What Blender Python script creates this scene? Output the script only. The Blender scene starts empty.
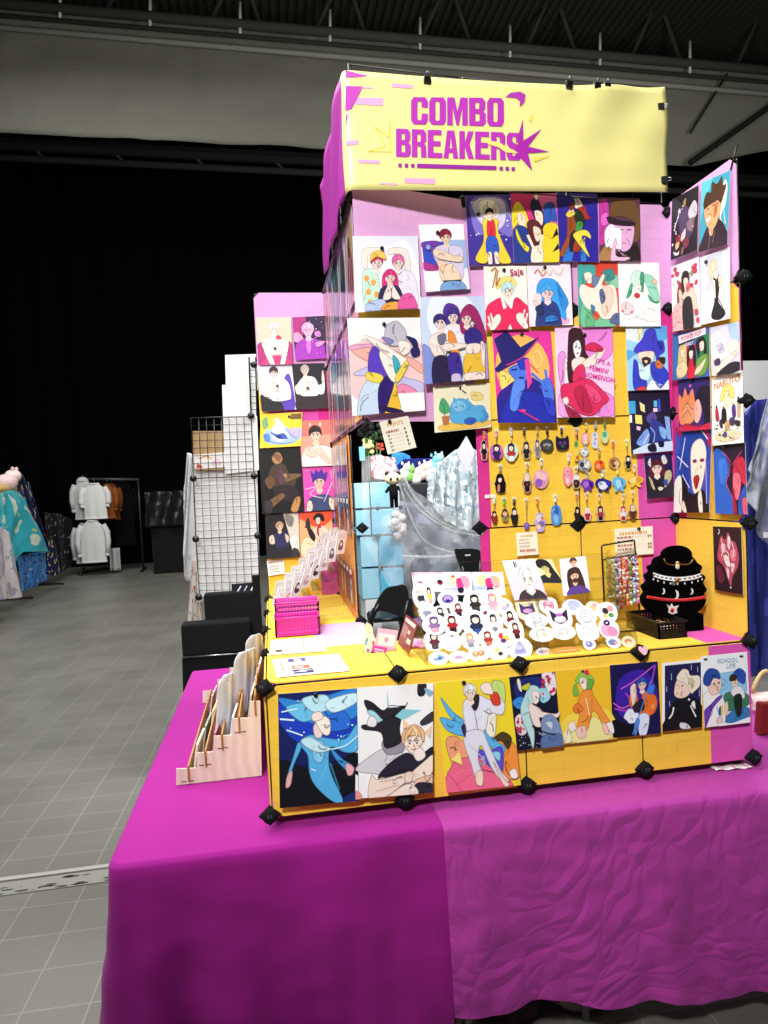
import bpy, math, random
from mathutils import Vector as V, noise
from mathutils.geometry import tessellate_polygon
random.seed(4)
D = bpy.data
SC = bpy.context.scene
COL = SC.collection

# ------------------------------------------------------------------ camera (fitted to the booth)
T = 0.74                       # table top height
FPX, PIT, ROL, YAW = 680.26, -0.041966, -0.046372, 0.161971
CAM = V((0.044158, -1.882947, 0.910642 + T))
_R = V((math.cos(YAW), -math.sin(YAW), 0)); _H = V((math.sin(YAW), math.cos(YAW), 0)); _Z = V((0, 0, 1))
_F = _H * math.cos(PIT) + _Z * math.sin(PIT); _U = -_H * math.sin(PIT) + _Z * math.cos(PIT)
_cr, _sr = math.cos(ROL), math.sin(ROL)
cam_r = _R * _cr + _U * _sr
cam_u = _U * _cr - _R * _sr
cd = D.cameras.new('camera'); cam = D.objects.new('camera', cd); COL.objects.link(cam)
from mathutils import Matrix
m3 = Matrix((cam_r, cam_u, -_F)).transposed()
cam.matrix_world = Matrix.Translation(CAM) @ m3.to_4x4()
cd.sensor_fit = 'HORIZONTAL'; cd.sensor_width = 36; cd.lens = FPX / 768 * 36
cd.clip_start = 0.05; cd.clip_end = 100
SC.camera = cam

# ------------------------------------------------------------------ light and exposure
w = D.worlds.new('hall'); SC.world = w; w.use_nodes = True
w.node_tree.nodes['Background'].inputs[0].default_value = (0.9, 0.95, 1, 1)
w.node_tree.nodes['Background'].inputs[1].default_value = 0.05
SC.view_settings.view_transform = 'Standard'; SC.view_settings.look = 'None'
SC.view_settings.exposure = 0.0; SC.view_settings.gamma = 1.0; SC.view_settings.use_curve_mapping = False
def area(name, loc, to, size, power, col=(1, 1, 1), spread=180):
    l = D.lights.new(name, 'AREA'); l.shape = 'DISK'; l.size = size; l.energy = power; l.color = col
    l.spread = math.radians(spread)
    o = D.objects.new(name, l); COL.objects.link(o); o.location = loc
    o.rotation_euler = (V(to) - V(loc)).to_track_quat('-Z', 'Y').to_euler()
    return o
def spot(name, loc, to, power, ang, blend, rad, col=(1, 1, 1)):
    l = D.lights.new(name, 'SPOT'); l.energy = power; l.color = col; l.spot_size = math.radians(ang); l.spot_blend = blend; l.shadow_soft_size = rad
    o = D.objects.new(name, l); COL.objects.link(o); o.location = loc; o.rotation_euler = (V(to) - V(loc)).to_track_quat('-Z', 'Y').to_euler()
spot('hall_spotlight', (-0.9, -3.3, 4.25), (0.66, 0.2, 1.95), 980, 47, .75, .22, (1, .985, .95))
area('hall_fill', (-1.2, 0.2, 6.5), (-0.9, 0.6, 0), 4.0, 350)
area('hall_fill', (-1.6, -0.6, 3.9), (-.2, 2.4, 1.5), .6, 30)  # added fill, brightens the white boards behind the wire grid
area('hall_fill', (-2.8, 6.5, 9.5), (-2.8, 6.6, 0), 5.0, 700, (1, 1, .97))
area('hall_fill', (0.5, 2.0, 4.0), (1.0, 12.0, 9.6), 2.5, 330, (1, .99, .93))  # made-up light aimed upward to brighten the bulkhead
area('hall_fill', (6.5, 3.5, 5.0), (6.5, 12.0, 10.2), 2.5, 330, (1, .99, .93))  # second added light, lifts the right part of the bulkhead
area('hall_fill', (1.0, 2.0, 4.2), (1.0, 4.4, 1.0), .8, 100)  # added to brighten the things seen through the opening
area('hall_fill', (2.4, 1.2, 4.4), (2.6, 2.9, 1.2), .6, 70)  # added to brighten the tarp and board behind the right wing

# ------------------------------------------------------------------ materials (all procedural)
def L(h):
    h = h.lstrip('#')
    if len(h) == 3: h = ''.join(c * 2 for c in h)
    r = []
    for i in (0, 2, 4):
        c = int(h[i:i + 2], 16) / 255
        r.append(c / 12.92 if c <= .04045 else ((c + .055) / 1.055) ** 2.4)
    return tuple(r) + (1.0,)
MATS = {}
def mat(kind):
    if kind in MATS: return MATS[kind]
    m = D.materials.new(kind); m.use_nodes = True; MATS[kind] = m
    nt = m.node_tree; N = nt.nodes; K = nt.links
    out = N['Material Output']; b = N['Principled BSDF']
    at = N.new('ShaderNodeAttribute'); at.attribute_name = 'col'
    rough, spec, bs, bst, metal, sheen = {
        'paper': (.55, .35, 900, .02, 0, 0), 'fabric': (.85, .2, 1400, .2, 0, .05), 'cloth': (.8, .15, 5, .12, 0, .1),
        'vinyl': (.38, .4, 30, .05, 0, 0), 'plastic': (.35, .5, 60, .03, 0, 0), 'metal': (.3, .5, 200, .02, 1, 0),
        'matte': (.85, .2, 300, .1, 0, 0), 'wood': (.6, .3, 120, .12, 0, 0), 'velvet': (1, .03, 700, .3, 0, 0),
        'drape': (1, 0, 300, 0, 0, 0), 'gloss': (.15, .5, 40, .02, 0, 0), 'tarp': (.35, .5, 16, .8, 0, 0), 'knit': (.95, .05, 260, .4, 0, .03),
        'crinkle': (.7, .25, 11, .22, 0, .1)}.get(kind, (.5, .4, 50, .03, 0, 0))
    b.inputs['Roughness'].default_value = rough; b.inputs['Specular IOR Level'].default_value = spec
    b.inputs['Metallic'].default_value = metal; b.inputs['Sheen Weight'].default_value = sheen
    K.new(at.outputs['Color'], b.inputs['Base Color'])
    tc = N.new('ShaderNodeTexCoord'); nz = N.new('ShaderNodeTexNoise')
    nz.inputs['Scale'].default_value = bs; nz.inputs['Detail'].default_value = 5
    K.new(tc.outputs['Object'], nz.inputs['Vector'])
    bp = N.new('ShaderNodeBump'); bp.inputs['Strength'].default_value = bst; bp.inputs['Distance'].default_value = .01
    K.new(nz.outputs['Fac'], bp.inputs['Height'])
    K.new(bp.outputs['Normal'], b.inputs['Normal'])
    if kind == 'fabric':       # thin fabric stretched over wire grids: the wires press through
        br = N.new('ShaderNodeTexBrick'); br.offset = 0; br.squash = 1
        br.inputs['Scale'].default_value = 1; br.inputs['Brick Width'].default_value = .1233
        br.inputs['Row Height'].default_value = .0411; br.inputs['Mortar Size'].default_value = .0012
        br.inputs['Mortar Smooth'].default_value = .6
        br.inputs['Color1'].default_value = br.inputs['Color2'].default_value = (1, 1, 1, 1); br.inputs['Mortar'].default_value = (.72, .66, .66, 1)
        uv = N.new('ShaderNodeUVMap'); uv.uv_map = 'uv'
        K.new(uv.outputs['UV'], br.inputs['Vector'])
        mx = N.new('ShaderNodeMix'); mx.data_type = 'RGBA'; mx.blend_type = 'MULTIPLY'; mx.inputs[0].default_value = .4
        K.new(at.outputs['Color'], mx.inputs[6]); K.new(br.outputs['Color'], mx.inputs[7]); K.new(mx.outputs[2], b.inputs['Base Color'])
        n2 = N.new('ShaderNodeTexNoise'); n2.inputs['Scale'].default_value = 14; K.new(tc.outputs['Object'], n2.inputs['Vector'])
        b2 = N.new('ShaderNodeBump'); b2.inputs['Strength'].default_value = .35; b2.inputs['Distance'].default_value = .012
        K.new(n2.outputs['Fac'], b2.inputs['Height']); K.new(bp.outputs['Normal'], b2.inputs['Normal']); K.new(b2.outputs['Normal'], b.inputs['Normal'])
    if kind in ('crinkle', 'cloth'):
        vo = N.new('ShaderNodeTexVoronoi'); vo.feature = 'DISTANCE_TO_EDGE'; vo.inputs['Scale'].default_value = 10 if kind == 'crinkle' else 5
        n3 = N.new('ShaderNodeTexNoise'); n3.inputs['Scale'].default_value = 1.6; n3.inputs['Detail'].default_value = 3
        K.new(tc.outputs['Object'], n3.inputs['Vector'])
        va = N.new('ShaderNodeVectorMath'); va.operation = 'ADD'; K.new(tc.outputs['Object'], va.inputs[0]); K.new(n3.outputs['Color'], va.inputs[1])
        K.new(va.outputs[0], vo.inputs['Vector'])
        b2 = N.new('ShaderNodeBump'); b2.inputs['Strength'].default_value = .22 if kind == 'crinkle' else .05; b2.inputs['Distance'].default_value = .05
        K.new(vo.outputs['Distance'], b2.inputs['Height']); K.new(bp.outputs['Normal'], b2.inputs['Normal']); K.new(b2.outputs['Normal'], b.inputs['Normal'])
    if kind == 'wood':
        wv = N.new('ShaderNodeTexWave'); wv.inputs['Scale'].default_value = 9; wv.inputs['Distortion'].default_value = 4; wv.inputs['Detail'].default_value = 3
        K.new(tc.outputs['Object'], wv.inputs['Vector'])
        mx = N.new('ShaderNodeMix'); mx.data_type = 'RGBA'; mx.blend_type = 'MULTIPLY'; mx.inputs[0].default_value = .12
        K.new(at.outputs['Color'], mx.inputs[6]); K.new(wv.outputs['Color'], mx.inputs[7]); K.new(mx.outputs[2], b.inputs['Base Color'])
    if kind in ('clear', 'film', 'sheer'):
        tr = N.new('ShaderNodeBsdfTransparent'); gl = N.new('ShaderNodeBsdfGlossy'); gl.inputs['Roughness'].default_value = .06 if kind == 'clear' else .25
        lw = N.new('ShaderNodeLayerWeight'); lw.inputs['Blend'].default_value = .25
        mx = N.new('ShaderNodeMixShader')
        if kind == 'clear':
            tr.inputs['Color'].default_value = (.93, .95, .96, 1)
            ml = N.new('ShaderNodeMath'); ml.operation = 'MULTIPLY'; ml.inputs[1].default_value = .35; K.new(lw.outputs['Fresnel'], ml.inputs[0]); K.new(ml.outputs[0], mx.inputs[0]); K.new(tr.outputs[0], mx.inputs[1]); K.new(gl.outputs[0], mx.inputs[2])
            K.new(mx.outputs[0], out.inputs['Surface'])
        else:
            K.new(lw.outputs['Fresnel'], mx.inputs[0]); K.new(tr.outputs[0], mx.inputs[1]); K.new(gl.outputs[0], mx.inputs[2])
            m2 = N.new('ShaderNodeMixShader'); mr = N.new('ShaderNodeMapRange')
            n3 = N.new('ShaderNodeTexNoise'); n3.inputs['Scale'].default_value = 5; n3.inputs['Detail'].default_value = 6; n3.inputs['Distortion'].default_value = 1.5
            K.new(tc.outputs['Object'], n3.inputs['Vector']); K.new(n3.outputs['Fac'], mr.inputs['Value'])
            mr.inputs['From Min'].default_value = .35; mr.inputs['From Max'].default_value = .7
            mr.inputs['To Min'].default_value = .10; mr.inputs['To Max'].default_value = .34
            K.new(mr.outputs[0], m2.inputs[0]); K.new(mx.outputs[0], m2.inputs[1]); K.new(b.outputs[0], m2.inputs[2])
            K.new(m2.outputs[0], out.inputs['Surface'])
    return m

# ------------------------------------------------------------------ mesh building
class MB:
    def __init__(s): s.v = []; s.f = []; s.c = []; s.u = []; s.sm = []
    def face(s, pts, col, uv=None, smooth=False):
        i = len(s.v); s.v += [tuple(p) for p in pts]; s.f.append(tuple(range(i, i + len(pts)))); s.c.append(L(col) if isinstance(col, str) else col); s.u.append(uv); s.sm.append(smooth)
    def add(s, vs, fs, col, smooth=True):
        i = len(s.v); s.v += [tuple(p) for p in vs]; c = L(col) if isinstance(col, str) else col
        for k, f in enumerate(fs):
            s.f.append(tuple(j + i for j in f)); s.c.append(c[k] if isinstance(c, list) else c); s.u.append(None); s.sm.append(smooth)
    def obox(s, o, a, b, c, col):
        o, a, b, c = V(o), V(a), V(b), V(c)
        p = [o, o + a, o + a + b, o + b, o + c, o + a + c, o + a + b + c, o + b + c]
        fs = [(0, 3, 2, 1), (4, 5, 6, 7), (0, 1, 5, 4), (1, 2, 6, 5), (2, 3, 7, 6), (3, 0, 4, 7)]
        if a.cross(b).dot(c) < 0: fs = [f[::-1] for f in fs]
        s.add(p, fs, col, False)
    def box(s, x0, y0, z0, x1, y1, z1, col): s.obox((x0, y0, z0), (x1 - x0, 0, 0), (0, y1 - y0, 0), (0, 0, z1 - z0), col)
    def tube(s, pts, r, col, n=6, closed=False):
        pts = [V(p) for p in pts]; k = len(pts); vs = []; prev = None
        rr = r if isinstance(r, (list, tuple)) else [r] * k
        for i, p in enumerate(pts):
            a = pts[(i - 1) % k] if (closed or i > 0) else p; b = pts[(i + 1) % k] if (closed or i < k - 1) else p
            t = (b - a).normalized() if (b - a).length > 1e-9 else V((0, 0, 1))
            if prev is None:
                x = t.orthogonal().normalized()
            else:
                x = prev - t * prev.dot(t); x = x.normalized() if x.length > 1e-6 else t.orthogonal().normalized()
            prev = x; y = t.cross(x)
            for j in range(n):
                a_ = 2 * math.pi * j / n; vs.append(p + (x * math.cos(a_) + y * math.sin(a_)) * rr[i])
        fs = []
        for i in range(k if closed else k - 1):
            i2 = (i + 1) % k
            for j in range(n): fs.append((i * n + j, i * n + (j + 1) % n, i2 * n + (j + 1) % n, i2 * n + j))
        if not closed: fs.append(tuple(range(n))[::-1]); fs.append(tuple(range((k - 1) * n, k * n)))
        s.add(vs, fs, col, True)
    def lathe(s, prof, o, ax, col, n=16):
        ax = V(ax).normalized(); x = ax.orthogonal().normalized(); y = ax.cross(x); o = V(o); vs = []; fs = []
        for r, z in prof:
            for j in range(n):
                a = 2 * math.pi * j / n; vs.append(o + ax * z + (x * math.cos(a) + y * math.sin(a)) * r)
        for i in range(len(prof) - 1):
            for j in range(n): fs.append((i * n + j, i * n + (j + 1) % n, (i + 1) * n + (j + 1) % n, (i + 1) * n + j))
        fs.append(tuple(range(n))[::-1]); fs.append(tuple(range((len(prof) - 1) * n, len(prof) * n)))
        s.add(vs, fs, col, True)
    def ell(s, c, rx, ry, rz, col, nu=10, nv=6):
        vs = []; fs = []
        for i in range(nv + 1):
            t = math.pi * i / nv
            for j in range(nu):
                a = 2 * math.pi * j / nu; vs.append((c[0] + rx * math.sin(t) * math.cos(a), c[1] + ry * math.sin(t) * math.sin(a), c[2] + rz * math.cos(t)))
        for i in range(nv):
            for j in range(nu): fs.append((i * nu + j, (i + 1) * nu + j, (i + 1) * nu + (j + 1) % nu, i * nu + (j + 1) % nu))
        s.add(vs, fs, col, True)
    def grid(s, fn, nu, nv, col, smooth=True, thick=0):
        """surface fn(u,v)->point; col a hex or function(u,v)->hex; thick adds a back skin"""
        P = [[V(fn(i / nu, j / nv)) for i in range(nu + 1)] for j in range(nv + 1)]
        vs = [p for r in P for p in r]; fs = []; cs = []
        for j in range(nv):
            for i in range(nu):
                a = j * (nu + 1) + i; fs.append((a, a + 1, a + nu + 2, a + nu + 1))
                cs.append(L(col((i + .5) / nu, (j + .5) / nv)) if callable(col) else L(col))
        if thick:
            nr = []
            for j in range(nv + 1):
                for i in range(nu + 1):
                    du = P[j][min(i + 1, nu)] - P[j][max(i - 1, 0)]; dv = P[min(j + 1, nv)][i] - P[max(j - 1, 0)][i]
                    n = du.cross(dv); nr.append(n.normalized() if n.length > 1e-12 else V((0, 0, 0)))
            m = len(vs); vs += [vs[k] - nr[k] * thick for k in range(m)]; q = len(fs)
            for k in range(q): fs.append(tuple(x + m for x in fs[k][::-1])); cs.append(cs[k])
            e = [j * (nu + 1) for j in range(nv + 1)][::-1]; top = list(range(nu + 1)); rt = [j * (nu + 1) + nu for j in range(nv + 1)]; bt = [nv * (nu + 1) + i for i in range(nu + 1)][::-1]
            for line in (top, rt, bt, e):
                for a, b in zip(line, line[1:]): fs.append((b, a, a + m, b + m)); cs.append(cs[0])
        i0 = len(s.v); s.v += [tuple(p) for p in vs]
        for f, c in zip(fs, cs): s.f.append(tuple(x + i0 for x in f)); s.c.append(c); s.u.append(None); s.sm.append(smooth)
    def build(s, name, kind, parent=None, loc=None, bevel=0):
        if loc is None and parent is None:
            xs, ys, zs = zip(*s.v); loc = ((min(xs) + max(xs)) / 2, (min(ys) + max(ys)) / 2, min(zs))
        base = V(loc) if parent is None else parent.get('_o') and V(parent['_o']) or V(parent.location)
        me = D.meshes.new(name); me.from_pydata([(x - base[0], y - base[1], z - base[2]) for x, y, z in s.v], [], s.f)
        ca = me.color_attributes.new('col', 'FLOAT_COLOR', 'CORNER'); buf = []
        for f, c in zip(s.f, s.c): buf += list(c) * len(f)
        ca.data.foreach_set('color', buf)
        if any(s.u):
            uv = me.uv_layers.new(name='uv'); b2 = []
            for f, u in zip(s.f, s.u):
                for k in range(len(f)): b2 += list(u[k]) if u else [0, 0]
            uv.data.foreach_set('uv', b2)
        me.polygons.foreach_set('use_smooth', s.sm)
        me.materials.append(mat(kind)); me.update()
        o = D.objects.new(name, me); COL.objects.link(o)
        if parent is None: o.location = base
        else: o.parent = parent; o['_o'] = list(base)
        if bevel:
            b = o.modifiers.new('bevel', 'BEVEL'); b.width = bevel; b.segments = 2; b.limit_method = 'ANGLE'
        return o
def tag(o, label=None, cat=None, group=None, kind=None):
    if label: o['label'] = label
    if cat: o['category'] = cat
    if group: o['group'] = group
    if kind: o['kind'] = kind
    return o
def empty(name, loc, label, cat, group=None):
    o = D.objects.new(name, None); COL.objects.link(o); o.location = loc; o.empty_display_size = .05
    return tag(o, label, cat, group)

# ------------------------------------------------------------------ planes of the booth and points on them
def ray(px, py):
    dx, dy = px - 384, py - 512
    x = _cr * dx + _sr * dy; y = -_sr * dx + _cr * dy
    return _R * (x / FPX) - _U * (y / FPX) + _F
class Pl:
    def __init__(s, o, u, v): s.o = V(o); s.u = V(u).normalized(); s.v = V(v).normalized(); s.n = s.u.cross(s.v)
    def hit(s, px, py, off=0):
        d = ray(px, py); return CAM + d * ((s.o + s.n * off - CAM).dot(s.n) / d.dot(s.n))
    def ab(s, px, py, off=0):
        p = s.hit(px, py, off) - s.o; return p.dot(s.u), p.dot(s.v)
    def P(s, a, b, off=0): return s.o + s.u * a + s.v * b + s.n * off
X1, Y1, Z1 = V((1, 0, 0)), V((0, 1, 0)), V((0, 0, 1))
G = .37                                            # grid panel pitch
TT = T - .028                                      # cloth surface, a little below the panels' lower edge
CT = T + G                                         # counter top height
def YP(y): return Pl((0, y, 0), X1, Z1)
def ZP(z): return Pl((0, 0, z), X1, Y1)
def XP(x): return Pl((x, 0, 0), -Y1, Z1)           # faces -X
LB, LE = V((.335, .245, 0)), V((.752, .372, 0))
PM, PW, PF, PR = YP(.37), YP(1.46), YP(0), XP(1.48)
PLs = Pl(LB, LE - LB, Z1)                          # the upper left panel column, swung forward
PTOP = ZP(CT)

# ------------------------------------------------------------------ flat artwork
def crom(pts, k=5, closed=True):
    n = len(pts); out = []
    for i in range(n if closed else n - 1):
        g = (lambda j: pts[j % n]) if closed else (lambda j: pts[max(0, min(n - 1, j))])
        p0, p1, p2, p3 = g(i - 1), g(i), g(i + 1), g(i + 2)
        for q in range(k):
            t = q / k; t2 = t * t; t3 = t2 * t
            out.append(tuple(.5 * (2 * p1[a] + (p2[a] - p0[a]) * t + (2 * p0[a] - 5 * p1[a] + 4 * p2[a] - p3[a]) * t2 + (3 * p1[a] - p0[a] - 3 * p2[a] + p3[a]) * t3) for a in (0, 1)))
    if not closed: out.append(pts[-1])
    return out
def clip(poly, x0=0, y0=0, x1=100, y1=100):
    for ax, lim, sg in ((0, x0, 1), (0, x1, -1), (1, y0, 1), (1, y1, -1)):
        out = []; n = len(poly)
        for i in range(n):
            a, b = poly[i], poly[(i + 1) % n]; da, db = (a[ax] - lim) * sg, (b[ax] - lim) * sg
            if da >= 0: out.append(a)
            if (da >= 0) != (db >= 0):
                t = da / (da - db); out.append((a[0] + (b[0] - a[0]) * t, a[1] + (b[1] - a[1]) * t))
        poly = out
        if len(poly) < 3: return []
    return poly
_txt = {}
def text2d(s, bold=0.0):
    k = (s, bold)
    if k not in _txt:
        cu = D.curves.new('lettering', 'FONT'); cu.body = s; cu.size = 1; cu.offset = bold; cu.resolution_u = 3; cu.fill_mode = 'FRONT'
        ob = D.objects.new('lettering', cu); COL.objects.link(ob)
        bpy.context.view_layer.update()
        me = D.meshes.new_from_object(ob.evaluated_get(bpy.context.evaluated_depsgraph_get()))
        vs = [(v.co.x, v.co.y) for v in me.vertices]; fs = [tuple(p.vertices) for p in me.polygons]
        D.objects.remove(ob); D.curves.remove(cu); D.meshes.remove(me)
        x0 = min(v[0] for v in vs); x1 = max(v[0] for v in vs); y0 = min(v[1] for v in vs); y1 = max(v[1] for v in vs)
        _txt[k] = ([((x - x0) / (x1 - x0), (y - y0) / (y1 - y0)) for x, y in vs], fs, (x1 - x0) / (y1 - y0))
    return _txt[k]
def pts_(ts): return [tuple(float(q) for q in t.split(',')) for t in ts]
def shade(c, k): return tuple(min(1, max(0, q * k)) for q in L(c)[:3]) + (1.0,)
def draw(mb, P, w, h, art, e0=.0003, de=.00012, rect=True, ink=None):
    """P(x,y,off) maps 0..100 drawing units to the surface"""
    n = 0
    for sh in art:
        n += 1; off = e0 + de * n
        t = sh.split(); k = t[0]; col = t[1]
        if k[0] == 't':                            # t[:deg] colour x,y height text
            rot = math.radians(float(k[2:])) if ':' in k else 0
            (x, y), = pts_(t[2:3]); hh = float(t[3]); vs, fs, asp = text2d(' '.join(t[4:]), .02)
            hm = hh / 100 * h; pts = []
            for a, b in vs:
                X = (a - .5) * hm * asp; Y = (b - .5) * hm
                X, Y = X * math.cos(rot) - Y * math.sin(rot), X * math.sin(rot) + Y * math.cos(rot)
                pts.append(P(x + X / w * 100, y - Y / h * 100, off))
            mb.add(pts, [f for f in fs], col, False); continue
        if k == 'e':
            a = [float(q) for q in t[2].split(',')]; rot = math.radians(a[4]) if len(a) > 4 else 0; poly = []
            for i in range(18):
                q = 2 * math.pi * i / 18; x = a[2] * math.cos(q) * w; y = a[3] * math.sin(q) * h
                x, y = x * math.cos(rot) - y * math.sin(rot), x * math.sin(rot) + y * math.cos(rot)
                poly.append((a[0] + x / w, a[1] + y / h))
        elif k == 'r':
            a = [float(q) for q in t[2].split(',')]; poly = [(a[0], a[1]), (a[2], a[1]), (a[2], a[3]), (a[0], a[3])]
        elif k[0] == 'l':                          # l colour width pts : a smooth stroke, width in % of the height
            wd = float(t[2]) / 100 * h / 2; line = pts_(t[3:])
            line = crom(line, 5, False) if len(line) > 2 else line
            m = [(x / 100 * w, y / 100 * h) for x, y in line]; lft = []; rgt = []
            for i, p in enumerate(m):
                a, b = m[max(0, i - 1)], m[min(len(m) - 1, i + 1)]; dx, dy = b[0] - a[0], b[1] - a[1]; q = math.hypot(dx, dy) or 1
                nx, ny = -dy / q * wd, dx / q * wd
                lft.append(((p[0] + nx) / w * 100, (p[1] + ny) / h * 100)); rgt.append(((p[0] - nx) / w * 100, (p[1] - ny) / h * 100))
            for i in range(len(m) - 1):
                q = [lft[i], lft[i + 1], rgt[i + 1], rgt[i]]
                q = clip(q) if rect else q
                if len(q) > 2: mb.face([P(x, y, off) for x, y in q], col)
            continue
        else:
            poly = pts_(t[2:]); poly = crom(poly) if k == 's' else poly
        if rect: poly = clip(poly)
        if len(poly) < 3: continue
        tri = tessellate_polygon([[V((x, y, 0)) for x, y in poly]])
        vs = [P(x, y, off) for x, y in poly]; nn = P(1, 0, 0) - P(0, 0, 0); nv = P(0, 1, 0) - P(0, 0, 0); out = nn.cross(-nv)
        fs = []
        for f in tri:
            a, b, c = (vs[i] for i in f)
            fs.append(tuple(f) if (b - a).cross(c - a).dot(out) > 0 else tuple(f[::-1]))
        mb.add(vs, fs, col, False)
        if ink and k in 'se':
            ar = abs(sum(a[0] * b[1] - b[0] * a[1] for a, b in zip(poly, poly[1:] + poly[:1]))) / 2
            if 60 < ar < 3600:
                cx = sum(q[0] for q in poly) / len(poly); cy = sum(q[1] for q in poly) / len(poly); dk = shade(col, .42); md = shade(col, .72); lt = shade(col, 1.25)
                def stroke(line, wd, c, o):
                    m = [(x / 100 * w, y / 100 * h) for x, y in line]
                    for a, b in zip(m, m[1:]):
                        dx, dy = b[0] - a[0], b[1] - a[1]; q = math.hypot(dx, dy)
                        if q < 1e-7: continue
                        nx, ny = -dy / q * wd, dx / q * wd; ex, ey = dx / q * wd * .5, dy / q * wd * .5
                        pg = clip([((x) / w * 100, (y) / h * 100) for x, y in ((a[0] + nx - ex, a[1] + ny - ey), (b[0] + nx + ex, b[1] + ny + ey), (b[0] - nx + ex, b[1] - ny + ey), (a[0] - nx - ex, a[1] - ny - ey))])
                        if len(pg) > 2: mb.face([P(x, y, off + o) for x, y in pg], c)
                m_ = len(poly)
                if ar > 150:
                    for j in range(4 if ar > 500 else 2):
                        q = poly[ink.randrange(m_)]; t0, t1 = ink.uniform(.0, .35), ink.uniform(.55, .85); bx, by = ink.uniform(-4, 4), ink.uniform(-4, 4)
                        f = lambda t, e: (cx + (q[0] - cx) * t + bx * e, cy + (q[1] - cy) * t + by * e)
                        stroke([f(t0, 0), f((t0 * 2 + t1) / 3, .8), f((t0 + t1 * 2) / 3, .8), f(t1, 0)], h * (.007 if j % 2 else .004), (md, dk, lt, md)[j], de * .4)
                stroke(poly + poly[:1], h * .0032, dk, de * .5)
def sheet(pl, tl, tr, bl, bg, art, off=.004, lift=.012, thick=.0009, edge='f4f2ee', ink=None):
    a = pl.hit(*tl, off); b = pl.hit(*tr, off); c = pl.hit(*bl, off + lift)
    w = (b - a).length; u = (b - a) / w; d = c - a; h = d.length; d = d / h; n = u.cross(-d).normalized()
    P = lambda x, y, o=0: a + u * (x / 100 * w) + d * (y / 100 * h) + n * o
    mb = MB()
    mb.obox(P(0, 100, -thick), u * w, -d * h, n * thick, edge)
    mb.face([P(0, 100, .0002), P(100, 100, .0002), P(100, 0, .0002), P(0, 0, .0002)], bg)
    draw(mb, P, w, h, art, ink=ink)
    return mb, P, n, w, h

# ------------------------------------------------------------------ the hall
def struct(o): o['kind'] = 'structure'; return o
def floor_mat():
    m = D.materials.new('floor_tiles'); m.use_nodes = True; nt = m.node_tree; N = nt.nodes; K = nt.links; b = N['Principled BSDF']
    tc = N.new('ShaderNodeTexCoord'); mp = N.new('ShaderNodeMapping'); mp.inputs['Rotation'].default_value = (0, 0, .02)
    K.new(tc.outputs['Object'], mp.inputs['Vector'])
    br = N.new('ShaderNodeTexBrick'); br.offset = 0; br.inputs['Scale'].default_value = 1; br.inputs['Brick Width'].default_value = .212; br.inputs['Row Height'].default_value = .2
    br.inputs['Mortar Size'].default_value = .0028; br.inputs['Color1'].default_value = L('73726b'); br.inputs['Color2'].default_value = L('6d6c65'); br.inputs['Mortar'].default_value = L('8a8880')
    K.new(mp.outputs[0], br.inputs['Vector'])
    nz = N.new('ShaderNodeTexNoise'); nz.inputs['Scale'].default_value = 180; nz.inputs['Detail'].default_value = 4; K.new(tc.outputs['Object'], nz.inputs['Vector'])
    n2 = N.new('ShaderNodeTexNoise'); n2.inputs['Scale'].default_value = 1.3; n2.inputs['Detail'].default_value = 5; K.new(tc.outputs['Object'], n2.inputs['Vector'])
    mr = N.new('ShaderNodeMapRange'); mr.inputs['From Min'].default_value = .3; mr.inputs['From Max'].default_value = .7; mr.inputs['To Min'].default_value = .8; mr.inputs['To Max'].default_value = 1.15
    K.new(n2.outputs['Fac'], mr.inputs['Value'])
    m1 = N.new('ShaderNodeMix'); m1.data_type = 'RGBA'; m1.blend_type = 'OVERLAY'; m1.inputs[0].default_value = .35
    K.new(br.outputs['Color'], m1.inputs[6]); K.new(nz.outputs['Fac'], m1.inputs[7])
    m2 = N.new('ShaderNodeMix'); m2.data_type = 'RGBA'; m2.blend_type = 'MULTIPLY'; m2.inputs[0].default_value = 1
    K.new(m1.outputs[2], m2.inputs[6]); K.new(mr.outputs[0], m2.inputs[7]); K.new(m2.outputs[2], b.inputs['Base Color'])
    b.inputs['Roughness'].default_value = .42; b.inputs['Specular IOR Level'].default_value = .4
    bp = N.new('ShaderNodeBump'); bp.inputs['Strength'].default_value = .3; bp.inputs['Distance'].default_value = .004
    K.new(br.outputs['Fac'], bp.inputs['Height']); bp.invert = True; K.new(bp.outputs['Normal'], b.inputs['Normal'])
    return m
mb = MB(); mb.box(-9, -6, -.05, 20, 15.5, 0, '808080'); fl = struct(mb.build('floor', 'matte', loc=(0, 0, 0))); fl.data.materials.clear(); fl.data.materials.append(floor_mat())
# painted joint strip across the floor
mb = MB(); mb.box(-9, 1.13, 0, -.3, 1.255, .004, '85857e'); mb.box(-9, 1.235, 0, -.3, 1.262, .012, 'a09e96')
g = random.Random(3)
for i in range(70):
    x = -2.2 + 1.9 * g.random(); y = 1.14 + .08 * g.random() ** 2; r = g.uniform(.004, .018)
    mb.face([(x + r * 2 * math.cos(q) * g.uniform(.6, 1.2), y + r * .5 * math.sin(q), .0046) for q in [k * .9 for k in range(7)]], '3f403c')
struct(mb.build('trim_1', 'matte'))
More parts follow.
